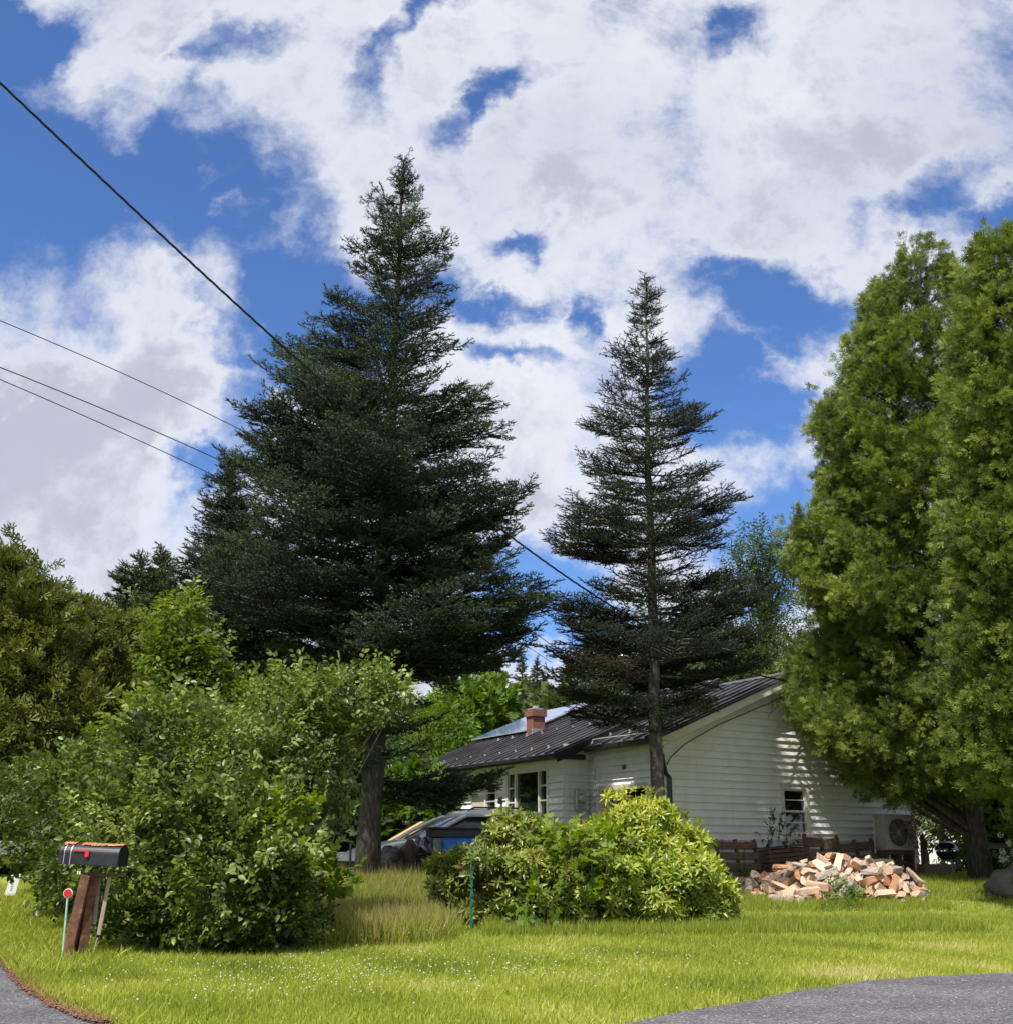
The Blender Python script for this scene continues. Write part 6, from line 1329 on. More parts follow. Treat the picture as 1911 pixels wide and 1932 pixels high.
c = pt(1850, 1600, 30.0); zg = terrf(c.x, c.y); k = zdepth(c) / FPX; zt = pt(1850, 1592, 30.).z - zg
tb_ = empty('garden_table', (c.x, c.y, zg), R(4), 'long dark table edge seen behind the grill and cedar trunk', 'table')
mb = MB(); mb.box(-42 * k, 60 * k, -.35, .35, zt - .03, zt + .01); mb.box(-42 * k, 60 * k, -.34, -.30, zt - .13, zt - .03); mb.build('tabletop', M['blacktrim'], tb_, bevel=.006)
for x in (-36, 54):
    for y in (-.3, .3): mb = MB(); mb.box(x * k - .03, x * k + .03, y - .03, y + .03, -.1, zt - .03); mb.build('leg', M['blacktrim'], tb_)
st_post = pt(1745, 1640, 29.5); zg = terrf(st_post.x, st_post.y)
leafy('dead_bush', 'brown withered bush on a short trunk between heat pump and grill', 'bush', [(1752, 1565, 29.5, 36, 24, .4), (1735, 1580, 29.5, 18, 20, .3), (1775, 1572, 29.6, 18, 18, .3)], 'small', M['deadleaf'], M['twig'], 520, seed=140, tone=.5, base=(st_post.x, st_post.y), trunk=((st_post.x, st_post.y, zg), (st_post.x, st_post.y, pt(1745, 1575, 29.5).z), .1), stems=16, r_st=.012)
# grey paved yard and neighbouring house between the cedar trunk and the house corner
mb = MB(); g0 = [(10.6, 30.4), (13.4, 30.4), (15.5, 38), (11.0, 38)]; mb.add([(x, y, terrf(x, y) + .02) for x, y in g0], [(0, 1, 2, 3)]); yd = mb.build('yard_paving', M['conc']); tag(yd, kind='structure')
c = pt(1760, 1560, 46); zg = terrf(c.x, c.y); nbh = empty('neighbour_house', (c.x, c.y, zg), R(-8), 'pale neighbouring house glimpsed under the broad cedar', 'house')
mb = MB(); mb.box(-3.2, 3.6, 0, 6, -.3, 2.2); mb.build('wall', M['whitepaint'], nbh)
mb = MB(); mb.add([(-3.6, -.4, 2.15), (4.0, -.4, 2.15), (4.0, 3, 3.9), (-3.6, 3, 3.9), (-3.6, 6.4, 2.15), (4.0, 6.4, 2.15)], [(0, 1, 2, 3), (3, 2, 5, 4), (0, 3, 4), (1, 5, 2)]); mb.build('roof', M['galv'], nbh)
for x in (-1.6, 1.7): mb = MB(); mb.box(x - .4, x + .4, -.03, .05, .8, 1.8); w__ = mb.build('window', M['trim'], nbh); mb = MB(); mb.box(x - .33, x + .33, -.045, -.03, .87, 1.73); mb.build('pane', M['glass'], w__)
mb = MB(); zz = terrf(9.95, 29.0); mb.box(-.32, .32, -.22, .22, -.1, .26); o = mb.build('planter_box', M['darkwood'], None, bevel=.01, loc=(pt(1775, 1640, 28.3).x - .15, 28.3, terrf(10.2, 28.3) ), rot=(0, 0, R(6))); tag(o, 'low dark wooden box on the grass below the withered bush', 'box')
# white-flowering bush and boulder at the right edge
hb = pt(1905, 1640, 26.8)
leafy('hydrangea', 'green bush with white flower heads at the right edge', 'bush', [(1912, 1590, 26.8, 34, 34, .5), (1935, 1620, 26.8, 40, 34, .5)], 'lilac', M['grassdark'], M['twig'], 220, seed=150, tone=.45, base=(hb.x, hb.y), stems=12, scale=1.2)
hy = [o for o in COL.objects if o.name.startswith('hydrangea')][0]; st_ = Stamp(); fl_ = np.array([(1, 0, 0), (-1, 0, 0), (0, 1, 0), (0, -1, 0), (0, 0, 1), (0, 0, -1)], float); ff_ = np.array([(0, 2, 4), (2, 1, 4), (1, 3, 4), (3, 0, 4), (2, 0, 5), (1, 2, 5), (3, 1, 5), (0, 3, 5)])
for i in range(16):
    q = pt(random.uniform(1882, 1940), random.uniform(1560, 1625), 26.35) - hy.location; m_ = 26; st_.add([(fl_, ff_, np.zeros(6))], np.array(q)[None] + unit(m_) * .055, frames(unit(m_)), .016, RNG.random(m_))
st_.build('flower_heads', M['hydra'], hy)
def rock(label, x, y, Y, r, seed):
    c = pt(x, y, Y); rnd = random.Random(seed); bm = bmesh.new(); bmesh.ops.create_icosphere(bm, subdivisions=4, radius=1); ph = [rnd.random() * 6 for _ in range(6)]
    for v in bm.verts:
        p = v.co; k_ = 1 + .16 * math.sin(3 * p.x + ph[0]) * math.cos(3 * p.y + ph[1]) + .07 * math.sin(8 * p.z + ph[2] + p.x * 5) + .03 * math.sin(19 * p.y + 13 * p.x); v.co = Vector((p.x * r[0], p.y * r[1], p.z * r[2])) * k_
    me = bpy.data.meshes.new('boulder'); bm.to_mesh(me); bm.free(); me.materials.append(M['rock']); o = bpy.data.objects.new('boulder', me); COL.objects.link(o); o.location = (c.x, c.y, terrf(c.x, c.y) + r[2] * .3); tag(o, label, 'boulder')
rock('large grey boulder in cedar shade at the right edge', 1915, 1690, 24.6, (.62, .5, .42), 1); rock('small pale stone beside the large boulder', 1868, 1688, 24.4, (.11, .1, .1), 2)

# ---------------------------------------------------------------- firewood 
LOGS = [[4,8.716,24.782,0.321,0.976,0.07,0.009,-0.208],[4,7.081,24.803,0.324,0.028,-0.672,-0.738,-0.054],[4,6.367,24.838,0.328,0.032,-0.764,0.642,0.047],[0,6.623,24.581,0.335,0.248,0.755,0.552,0.254],[0,7.146,24.422,0.359,0.655,0.374,0.132,0.643],[8,5.332,24.532,0.322,0.247,0.934,-0.241,-0.094],[5,8.23,24.704,0.34,0.767,-0.466,-0.271,0.348],[0,6.251,25.376,0.427,0.647,0.299,-0.219,-0.667],[2,5.941,25.523,0.418,0.33,-0.289,0.666,-0.604],[0,6.829,24.91,0.34,0.663,-0.48,0.388,-0.424],[0,6.757,24.475,0.32,0.647,-0.21,-0.304,0.667],[8,7.06,25.353,0.394,0.967,0.072,0.01,-0.245],[2,6.033,25.194,0.383,0.475,-0.356,0.554,-0.584],[7,8.182,24.982,0.463,0.437,-0.047,0.131,0.889],[4,7.359,24.795,0.323,0.517,0.037,-0.037,0.855],[1,7.178,25.153,0.402,0.31,-0.951,-0.01,0.002],[0,7.798,25.255,0.413,0.4,0.185,-0.28,-0.853],[6,5.676,24.867,0.369,0.41,0.865,-0.245,-0.153],[0,5.258,24.948,0.377,0.126,0.384,-0.83,-0.384],[6,7.523,24.956,0.346,0.615,-0.522,0.431,-0.403],[1,4.98,25.077,0.383,0.003,-0.005,-0.938,0.347],[5,5.64,24.676,0.431,0.197,0.905,0.326,0.189],[2,7.945,24.514,0.313,0.459,0.514,-0.482,-0.541],[1,6.95,24.397,0.301,0.721,0.228,-0.126,-0.642],[6,6.198,24.468,0.289,0.442,-0.466,-0.612,0.461],[3,6.514,24.007,0.257,0.978,0.091,0.003,-0.186],[4,8.32,24.221,0.257,0.018,-0.444,0.894,0.065],[6,5.9,25.297,0.498,0.847,-0.43,0.161,-0.269],[2,7.604,24.348,0.303,0.085,-0.206,-0.937,0.271],[3,7.34,25.463,0.424,0.152,0.015,-0.018,0.988],[5,6.265,24.413,0.413,0.308,-0.331,0.589,-0.67],[3,5.793,24.316,0.294,0.275,-0.276,0.722,-0.572],[0,7.207,25.312,0.516,0.397,-0.348,0.638,-0.561],[0,6.018,24.721,0.319,0.516,-0.621,-0.494,0.322],[2,6.858,25.166,0.443,0.527,-0.542,0.377,-0.535],[4,6.694,25.425,0.467,0.262,-0.093,0.071,0.958],[1,6.425,25.197,0.41,0.416,-0.407,0.527,-0.619],[0,5.36,24.64,0.388,0.275,-0.482,0.554,-0.62],[6,5.539,25.26,0.381,0.041,-0.034,0.719,-0.693],[4,7.871,24.775,0.395,0.147,0.391,0.908,0.028],[7,7.198,24.792,0.447,0.046,-0.258,0.962,-0.072],[7,5.913,24.895,0.494,0.624,0.004,0.014,0.781],[8,5.64,25.09,0.421,0.93,0.288,0.037,-0.226],[3,5.724,24.543,0.35,0.302,-0.207,0.746,-0.556],[1,6.206,24.873,0.4,0.046,-0.818,0.572,-0.039],[6,7.854,25.105,0.467,0.341,0.805,-0.275,-0.401],[6,6.583,25.08,0.395,0.369,0.747,0.465,0.301],[3,6.036,24.398,0.361,0.075,-0.806,-0.554,-0.194],[6,6.233,25.324,0.565,0.026,0.136,0.79,0.598],[2,6.568,24.052,0.377,0.572,-0.474,-0.412,0.527],[3,7.77,24.392,0.419,0.706,-0.048,0.278,0.649],[4,6.238,24.008,0.355,0.764,0.264,0.203,-0.552],[2,7.792,23.955,0.251,0.395,0.439,0.539,0.601],[3,6.313,25.562,0.53,0.698,-0.669,0.055,0.248],[3,5.224,24.71,0.457,0.328,-0.208,0.383,-0.838],[0,6.987,25.92,0.452,0.547,-0.493,-0.506,0.45],[0,6.411,24.178,0.38,0.58,-0.389,0.256,-0.668],[1,5.562,24.287,0.399,0.919,0.291,-0.262,0.045],[1,7.314,24.53,0.456,0.107,-0.64,0.76,-0.041],[0,7.276,25.133,0.512,0.79,-0.336,-0.305,0.413],[4,6.97,23.802,0.212,0.92,0.061,-0.015,0.387],[3,7.51,24.67,0.439,0.441,-0.354,0.709,-0.422],[0,5.83,24.204,0.386,0.49,-0.517,-0.572,0.407],[4,6.633,25.101,0.479,0.042,-0.579,-0.812,-0.056],[1,5.668,25.708,0.452,0.193,0.981,-0.018,-0.006],[5,7.212,24.992,0.622,0.585,0.492,0.343,0.546],[7,5.622,24.562,0.548,0.702,0.706,0.094,0.025],[0,7.674,24.689,0.43,0.381,0.731,0.422,0.377],[8,6.419,24.87,0.428,0.965,-0.086,0.155,-0.192],[2,5.52,24.384,0.469,0.454,0.879,0.145,-0.017],[6,5.764,24.085,0.255,0.184,-0.274,0.836,-0.437],[4,6.732,24.576,0.438,0.993,0.074,0.001,0.088],[1,7.911,24.938,0.45,0.128,-0.221,-0.953,0.162],[7,6.484,23.681,0.4,0.818,-0.426,-0.369,-0.114],[0,7.024,25.256,0.536,0.429,-0.624,-0.461,0.463],[1,7.564,25.007,0.599,0.413,0.091,-0.316,-0.849],[0,7.468,24.483,0.509,0.357,-0.238,-0.749,0.505],[8,7.562,25.116,0.448,0.112,-0.618,0.73,-0.27],[5,7.308,24.336,0.297,0.253,-0.652,-0.691,0.183],[2,5.494,24.872,0.515,0.467,-0.368,0.358,-0.72],[0,6.588,25.722,0.43,0.723,-0.644,0.187,-0.167],[0,7.888,24.841,0.569,0.255,0.965,0.051,-0.028],[4,7.663,24.586,0.517,0.151,0.96,-0.057,-0.231],[3,7.129,24.456,0.479,0.068,0.361,0.01,-0.93],[2,7.454,25.159,0.574,0.367,0.341,-0.804,-0.32],[8,7.103,25.723,0.474,0.141,-0.778,-0.611,0.041],[0,6.359,25.094,0.586,0.682,-0.551,0.393,-0.277],[1,7.691,24.745,0.58,0.156,-0.066,-0.985,0.029],[2,5.866,24.187,0.508,0.809,-0.288,-0.047,0.51],[1,7.489,25.433,0.577,0.514,-0.136,-0.393,-0.75],[6,6.123,24.632,0.552,0.67,0.262,-0.432,-0.544],[4,6.811,25.294,0.624,0.958,0.106,-0.12,0.236],[1,6.569,25.181,0.6,0.824,0.032,0.057,-0.562],[4,7.634,24.028,0.291,0.64,-0.166,-0.268,0.701],[3,6.873,23.941,0.275,0.344,0.147,-0.271,-0.887],[6,6.461,25.146,0.689,0.337,0.427,0.596,0.591],[1,6.515,24.163,0.505,0.248,0.963,0.03,-0.102],[0,7.275,25.922,0.452,0.635,-0.569,0.389,-0.348],[4,6.732,25.584,0.557,0.44,-0.895,-0.071,0.024],[6,6.849,24.194,0.397,0.491,-0.427,-0.565,0.507],[5,5.345,25.139,0.515,0.615,-0.583,-0.414,0.333],[3,5.856,25.544,0.536,0.994,0.068,-0.039,-0.072],[4,7.57,24.023,0.332,0.518,0.295,-0.098,-0.797],[8,7.87,24.695,0.629,0.228,0.55,-0.562,-0.574],[2,8.016,24.171,0.278,0.232,-0.447,0.806,-0.311],[1,8.295,24.197,0.349,0.102,0.454,-0.835,-0.293],[2,7.803,25.086,0.612,0.599,-0.71,-0.248,0.276],[5,7.072,24.177,0.378,0.042,0.503,0.657,0.56],[5,7.325,24.092,0.423,0.156,-0.453,0.808,-0.344],[4,7.269,24.859,0.673,0.042,0.843,-0.459,-0.279],[2,6.071,25.173,0.603,0.631,-0.55,0.517,-0.179],[7,6.741,23.853,0.442,0.613,-0.373,0.473,-0.511],[2,6.037,24.133,0.431,0.014,-0.67,-0.585,-0.457],[2,4.942,25.179,0.527,0.544,0.083,0.667,0.503],[7,6.184,25.023,0.665,0.761,-0.222,0.412,-0.449],[7,6.359,23.867,0.507,0.173,0.091,0.894,-0.403],[1,5.18,25.213,0.472,0.308,0.833,0.455,0.065],[0,6.734,25.849,0.489,0.454,-0.725,0.419,-0.303],[7,5.233,23.533,0.234,0.076,0.948,-0.303,-0.055],[2,7.004,24.256,0.586,0.419,0.685,0.352,0.481],[4,7.269,24.233,0.5,0.238,-0.881,-0.408,-0.014],[4,7.047,23.749,0.309,0.101,-0.384,0.915,-0.072],[3,5.143,25.223,0.622,0.576,0.525,-0.221,-0.586],[1,7.461,25.141,0.674,0.234,-0.461,0.526,-0.676],[1,7.107,25.324,0.615,0.716,-0.246,-0.095,0.646],[3,7.241,23.807,0.236,0.855,0.079,-0.007,0.513],[4,7.473,24.294,0.584,0.15,-0.821,-0.541,-0.102],[1,7.01,24.891,0.601,0.479,-0.341,0.715,0.377],[0,6.735,24.229,0.557,0.425,-0.576,0.385,-0.583],[8,5.633,24.396,0.58,0.761,-0.548,-0.309,0.156],[0,8.486,24.519,0.328,0.297,0.901,-0.288,-0.133],[2,7.793,25.143,0.718,0.253,0.229,-0.718,-0.607],[3,7.704,24.456,0.621,0.675,-0.364,-0.436,0.471],[0,5.789,24.776,0.615,0.307,0.919,-0.242,0.042],[2,6.771,25.08,0.639,0.313,0.393,0.454,0.736],[2,7.02,23.847,0.384,0.465,-0.288,0.485,-0.682],[1,6.846,24.277,0.582,0.101,-0.704,0.617,-0.337],[4,5.674,25.183,0.543,0.551,-0.14,-0.129,0.813],[6,8.168,24.459,0.413,0.319,0.822,-0.197,-0.429],[2,6.696,24.767,0.475,0.85,-0.519,-0.052,0.066],[3,5.396,24.969,0.584,0.458,0.781,0.361,0.224],[0,5.547,25.58,0.491,0.576,-0.293,0.625,-0.438],[7,6.063,23.683,0.25,0.327,-0.687,-0.612,0.217],[6,6.434,24.579,0.498,0.324,-0.363,-0.68,0.549],[1,5.981,25.073,0.615,0.069,-0.541,-0.837,-0.046],[5,7.896,25.558,0.438,0.251,0.014,0.055,-0.966],[7,6.812,24.768,0.636,0.758,0.357,-0.038,-0.545],[4,6.837,25.477,0.63,0.44,-0.882,-0.167,-0.028],[3,6.459,25.712,0.617,0.447,0.695,0.504,0.251],[0,5.228,24.288,0.269,0.57,-0.641,-0.42,0.296],[2,5.835,25.147,0.715,0.494,0.8,-0.319,-0.121],[1,6.058,24.168,0.601,0.232,0.199,-0.794,-0.525],[5,7.949,24.555,0.532,0.417,0.424,-0.543,-0.593],[4,6.431,24.351,0.578,0.263,-0.138,-0.028,0.954],[0,6.343,24.922,0.678,0.547,-0.577,0.569,-0.209],[2,8.834,24.999,0.357,0.747,-0.665,0.015,-0.013],[0,5.211,25.42,0.557,0.916,0.2,-0.322,-0.133],[7,6.507,26.018,0.593,0.241,-0.019,0.574,0.783],[4,6.726,25.516,0.585,0.895,0.44,0.027,0.065],[2,7.843,24.915,0.739,0.262,-0.212,0.44,-0.832],[1,7.417,24.126,0.618,0.026,0.543,-0.767,-0.34],[1,6.717,26.098,0.512,0.082,-0.869,0.488,0.006],[0,6.255,24.032,0.556,0.029,0.106,-0.472,-0.875],[6,5.001,24.426,0.284,0.677,-0.714,-0.142,0.107],[4,6.657,24.795,0.676,0.147,0.558,0.543,0.61],[0,5.44,23.845,0.253,0.289,0.871,-0.362,-0.164],[5,7.936,24.574,0.654,0.545,0.616,0.398,0.406],[6,5.347,25.604,0.454,0.58,0.361,0.313,0.66],[3,5.441,24.054,0.335,0.245,0.883,-0.385,-0.112],[1,8.362,25.251,0.376,0.68,-0.534,-0.354,0.357],[1,7.913,25.381,0.561,0.173,0.855,-0.478,-0.106],[4,7.231,24.137,0.581,0.489,0.17,-0.002,-0.856],[4,6.086,24.271,0.644,0.992,-0.123,-0.006,-0.042],[1,7.213,24.61,0.649,0.333,-0.012,0.939,-0.083],[4,6.982,24.591,0.72,0.152,0.806,0.538,0.195],[0,6.008,24.261,0.716,0.189,-0.232,0.598,-0.744],[4,6.34,23.911,0.624,0.163,0.179,-0.121,-0.963],[0,7.771,25.235,0.76,0.01,0.274,0.514,-0.813],[1,7.512,23.95,0.501,0.674,-0.53,-0.512,0.053],[0,5.77,25.086,0.744,0.56,-0.492,-0.656,0.118],[3,7.551,24.02,0.436,0.256,0.188,0.749,-0.582],[6,7.692,25.755,0.458,0.478,-0.54,0.52,-0.459],[8,5.962,24.86,0.711,0.01,-0.954,0.207,0.217],[2,5.774,24.307,0.616,0.83,-0.182,0.049,0.525],[0,8.043,24.029,0.375,0.501,-0.752,-0.331,0.27],[4,6.186,24.716,0.693,0.189,0.748,-0.476,-0.423],[4,6.899,25.847,0.614,0.974,-0.024,0.034,0.222],[7,6.76,26.497,0.562,0.299,0.836,-0.415,-0.197],[1,6.804,24.823,0.852,0.43,0.155,0.258,0.851],[4,6.479,24.529,0.605,0.975,-0.087,0.149,-0.143],[1,6.26,25.767,0.638,0.822,0.373,-0.182,0.389],[0,6.225,23.925,0.711,0.329,0.904,-0.259,0.079],[8,6.601,25.246,0.75,0.364,-0.531,0.277,-0.713],[2,6.689,24.256,0.7,0.059,0.522,-0.773,-0.355],[6,7.291,25.287,0.736,0.659,-0.583,0.214,-0.425],[0,6.029,24.7,0.745,0.601,-0.262,-0.502,0.564],[8,7.206,24.187,0.69,0.215,-0.11,0.936,-0.255],[1,6.783,24.567,0.791,0.294,-0.42,0.696,0.503],[6,5.497,25.882,0.459,0.043,-0.024,-0.582,0.812],[6,7.06,24.471,0.834,0.137,-0.343,-0.284,-0.885],[3,7.143,23.958,0.628,0.689,-0.683,-0.24,0.012],[6,6.842,23.784,0.557,0.642,0.589,0.471,0.138],[4,7.734,25.421,0.671,0.193,-0.079,0.928,0.308],[0,6.537,24.827,0.667,0.418,-0.404,-0.797,0.165],[3,6.375,25.369,0.772,0.5,0.776,0.385,-0.022],[8,7.964,23.633,0.228,0.18,0.818,0.519,0.171],[7,8.379,24.44,0.471,0.423,0.037,0.045,-0.904],[5,6.274,24.89,0.792,0.004,0.561,0.773,0.298],[5,7.562,23.562,0.214,0.83,0.041,-0.028,0.556],[0,5.39,26.232,0.522,0.035,0.105,-0.905,-0.411],[2,8.314,23.76,0.218,0.736,-0.661,-0.109,0.098],[0,5.635,24.577,0.695,0.507,-0.549,0.186,-0.637],[4,6.502,24.748,0.827,0.098,-0.121,-0.951,-0.269],[6,6.86,25.084,0.712,0.554,-0.041,-0.238,0.797],[5,6.664,24.538,0.777,0.665,-0.455,-0.546,0.23],[2,7.124,24.029,0.777,0.379,0.293,0.5,0.722],[0,5.918,24.427,0.771,0.424,-0.773,0.224,-0.416],[3,5.646,24.781,0.723,0.31,-0.845,0.35,-0.259],[5,6.641,25.736,0.729,0.756,0.547,0.226,0.279],[8,7.417,25.546,0.591,0.002,-0.787,0.199,-0.583],[1,7.257,23.744,0.391,0.352,0.044,-0.791,-0.498],[2,6.287,24.401,0.727,0.425,-0.119,-0.527,0.726],[1,7.025,24.372,0.81,0.257,0.068,-0.947,0.179],[6,6.046,25.834,0.48,0.419,0.878,-0.199,-0.123],[0,5.154,24.275,0.436,0.248,0.627,0.667,0.318],[4,6.529,24.407,0.748,0.285,0.537,0.732,0.306],[6,7.122,25.311,0.752,0.318,-0.453,-0.68,0.48],[1,6.528,24.479,0.891,0.071,-0.132,0.245,0.958],[3,7.24,24.317,0.836,0.196,-0.618,0.698,-0.302],[1,8.464,24.102,0.354,0.827,-0.498,0.249,0.073],[8,6.359,24.712,0.915,0.841,0.296,-0.073,0.447],[6,6.192,23.606,0.32,0.541,-0.56,-0.473,0.412],[2,7.184,26.271,0.512,0.007,0.008,0.67,0.743],[4,5.632,25.407,0.612,0.152,-0.522,0.837,-0.06],[2,6.566,24.756,0.929,0.748,-0.524,-0.261,0.312],[3,7.586,25.176,0.823,0.252,0.833,-0.489,-0.056],[1,6.922,24.84,0.916,0.422,0.286,0.659,0.553],[1,6.933,25.197,0.756,0.034,-0.837,0.546,0.013],[7,7.636,24.262,0.762,0.879,-0.203,-0.082,0.424],[1,6.537,24.3,0.899,0.838,0.052,-0.379,0.388],[6,8.14,24.795,0.563,0.67,0.333,-0.292,0.596],[4,6.952,25.366,0.836,0.09,-0.529,-0.821,0.192],[0,7.655,25.75,0.652,0.216,-0.244,-0.666,0.671],[6,5.607,25.179,0.716,0.519,-0.503,-0.627,0.291],[1,7.08,24.298,0.885,0.335,-0.46,0.694,-0.442],[5,5.936,25.743,0.571,0.926,-0.125,-0.117,-0.337],[4,5.389,24.134,0.44,0.217,-0.057,-0.953,0.202],[4,8.201,25.365,0.565,0.313,-0.166,-0.669,-0.653],[6,6.19,26.09,0.562,0.579,0.217,-0.421,-0.664],[1,5.29,25.045,0.618,0.739,-0.521,-0.25,0.345],[4,6.367,24.064,0.755,0.842,-0.282,0.185,0.422],[1,7.489,25.84,0.566,0.574,0.48,-0.324,-0.58],[1,6.928,26.01,0.646,0.425,-0.553,0.239,-0.676],[2,7.993,23.861,0.307,0.514,-0.766,-0.274,0.271],[3,7.132,25.107,0.889,0.978,0.073,-0.018,0.196],[3,5.001,24.761,0.345,0.485,0.601,0.446,0.453],[5,5.93,24.698,0.854,0.366,0.392,0.502,0.678],[4,5.809,23.873,0.38,0.314,-0.934,-0.17,-0.02],[4,6.213,24.326,0.84,0.051,-0.576,-0.761,-0.294],[3,5.596,24.955,0.788,0.095,0.323,0.901,0.274],[4,7.626,25.952,0.549,0.093,-0.875,0.436,-0.188],[0,5.927,23.591,0.278,0.199,-0.711,-0.629,0.244],[3,5.782,23.659,0.396,0.114,-0.075,0.757,-0.639],[6,7.457,24.72,0.765,0.21,0.158,0.279,0.924],[6,5.271,24.655,0.594,0.378,-0.265,0.766,-0.448],[5,7.425,24.917,0.871,0.458,0.097,-0.799,-0.377],[8,6.75,26.171,0.669,0.636,-0.415,0.118,-0.64],[7,5.655,23.538,0.235,0.473,-0.038,0.158,-0.866],[0,6.0,23.821,0.48,0.138,-0.21,-0.929,0.272],[1,5.083,26.575,0.544,0.057,0.28,-0.916,-0.283],[3,8.325,25.867,0.469,0.013,0.825,-0.56,-0.071],[4,8.625,24.183,0.369,0.29,0.94,0.026,-0.179],[7,4.86,24.754,0.444,0.453,-0.647,-0.605,0.104],[6,7.475,23.567,0.274,0.239,-0.614,-0.576,0.484],[7,7.243,25.813,0.62,0.492,0.308,-0.279,-0.765],[3,6.269,25.502,0.708,0.756,0.235,0.1,0.603],[1,6.344,24.46,0.92,0.753,-0.265,0.442,-0.41],[4,5.989,25.061,0.867,0.005,0.752,-0.624,0.214],[2,7.734,23.921,0.405,0.813,-0.146,0.002,0.564],[2,5.148,25.722,0.474,0.282,-0.393,-0.677,0.554],[0,7.641,25.512,0.559,0.641,-0.634,0.398,-0.172],[7,6.89,25.712,0.756,0.9,0.331,0.259,-0.116],[6,6.513,24.51,1.052,0.794,0.459,0.238,0.32],[3,7.2,23.578,0.343,0.178,0.072,-0.33,-0.924],[0,6.851,25.017,0.944,0.291,-0.57,-0.577,0.507],[2,8.123,24.58,0.625,0.513,-0.574,0.635,-0.065],[0,6.334,25.919,0.6,0.39,-0.595,-0.701,-0.055]]
def log_sections():
    def arc(r, a0, a1, n): return [(r * math.cos(a0 + (a1 - a0) * i / n), r * math.sin(a0 + (a1 - a0) * i / n)) for i in range(n + 1)]
    P = math.pi
    return [([(0, 0)] + arc(.135, -.75, .75, 5), .43, (1, 6)), ([(0, 0)] + arc(.15, -.5, .5, 4), .46, (1, 5)), (arc(.10, -P / 2, P / 2, 7), .42, (0, 7)),
            ([(-.06, -.05), (.07, -.06), (.055, .065), (-.05, .05)], .42, None), ([(-.085, -.03), (.09, -.035), (.08, .035), (-.08, .03)], .44, None),
            (arc(.062, 0, 2 * P, 10)[:-1], .47, 'all'), ([(0, 0)] + arc(.12, -1.0, 1.0, 6), .38, (1, 7)), (arc(.085, 0, 2 * P, 12)[:-1], .50, 'all'), ([(-.07, -.04), (.08, -.045), (.01, .075)], .40, None)]
LOGN = ['quarter-split firewood with pale faces and grey bark in the heap', 'thin wedge of firewood with a strip of bark in the heap', 'half-round firewood with one flat fresh face in the heap', 'square split firewood without bark in the heap',
        'flat slab of fresh split firewood in the heap', 'slim round log with grey bark in the heap', 'fat short wedge of firewood in the heap', 'thick round unsplit log with grey bark in the heap', 'three-sided splinter of firewood without bark in the heap']
LG = []
for si, (sec, L, bk) in enumerate(log_sections()):
    rnd = random.Random(200 + si); n = len(sec); cx_ = sum(p[0] for p in sec) / n; cy_ = sum(p[1] for p in sec) / n; NS = 5; V = []; 
    jit = [(rnd.gauss(0, .004), rnd.gauss(0, .004)) for _ in range(n)]
    for s in range(NS + 1):
        x = -L / 2 + L * s / NS; tp = 1 + .05 * math.sin(s * 1.3 + si)
        for i, p in enumerate(sec): V.append((x + (rnd.gauss(0, .006) if s in (0, NS) else 0), (p[0] - cx_) * tp + jit[i][0] * s, (p[1] - cy_) * tp + jit[i][1] * (s - 2)))
    wood = MB(); bark = MB(); wood.add(V, []); bark.add([(x, y * 1.015, z * 1.015) for x, y, z in V], [])
    wood.f += [tuple(range(n))[::-1], tuple(range(NS * n, NS * n + n))]
    for s in range(NS):
        for i in range(n):
            f = (s * n + i, s * n + (i + 1) % n, (s + 1) * n + (i + 1) % n, (s + 1) * n + i)
            isb = bk == 'all' or (bk is not None and bk[0] <= i < bk[1])
            wood.f.append(f)
            if isb: bark.f.append(f)
    wood.mi = [0] * len(wood.f); bark.mi = [0] * len(bark.f)
    wm = wood.build('firewood_log', M['splitwood']); bme = bark.build('bark', M['logbark']) if bark.f else None
    LG.append((wm.data, bme.data if bme else None)); bpy.data.objects.remove(wm)
    if bme: bpy.data.objects.remove(bme)
HZN = ['far left end', 'left side', 'left centre', 'centre', 'right centre', 'right side', 'far right end']
VZN = ['at the foot', 'low down', 'half-way up', 'near the top', 'on the crest']
def wline(k, lst, v0, v1): return lst[max(0, min(len(lst) - 1, int((k - v0) / (v1 - v0) * len(lst))))]
SHORT = ['grey-barked quarter log', 'thin barked wedge', 'half-round log', 'square split billet', 'flat split slab', 'slim round log', 'fat short wedge', 'thick round log', 'three-sided splinter']
for row in LOGS:
    si = row[0]; x, y, z = row[1:4]
    if x > 8.25: continue
    o = bpy.data.objects.new('firewood_log', LG[si][0]); COL.objects.link(o); o.rotation_mode = 'QUATERNION'; o.location = (x, y, z); o.rotation_quaternion = row[4:8]
    px, py = proj((x, y, z)); ax_ = Quaternion(row[4:8]) @ Vector((1, 0, 0))
    way = 'steep' if abs(ax_.z) > .6 else ('end-on' if abs(ax_.y) > .8 else ('crosswise' if abs(ax_.x) > .8 else ('slanting right' if ax_.x * ax_.y > 0 else 'slanting left')))
    tag(o, SHORT[si] + ', ' + way + ', ' + wline(z - terrf(x, y), VZN, .05, .85) + ', ' + wline(px, HZN, 1400, 1700) + ' of the heap', 'firewood', 'split firewood tipped in a heap')
    if LG[si][1]:
        b = bpy.data.objects.new('bark', LG[si][1]); COL.objects.link(b); b.parent = o
scatter_small('wood_chips', 'pale wood chips strewn around the foot of the firewood heap', 'chips', M['splitwood'], [(x_, y_, terrf(x_, y_) + .02) for x_, y_ in ((random.gauss(6.6, 1.1), random.gauss(23.5, .35)) for _ in range(420))], .022, 8, flat=.3)
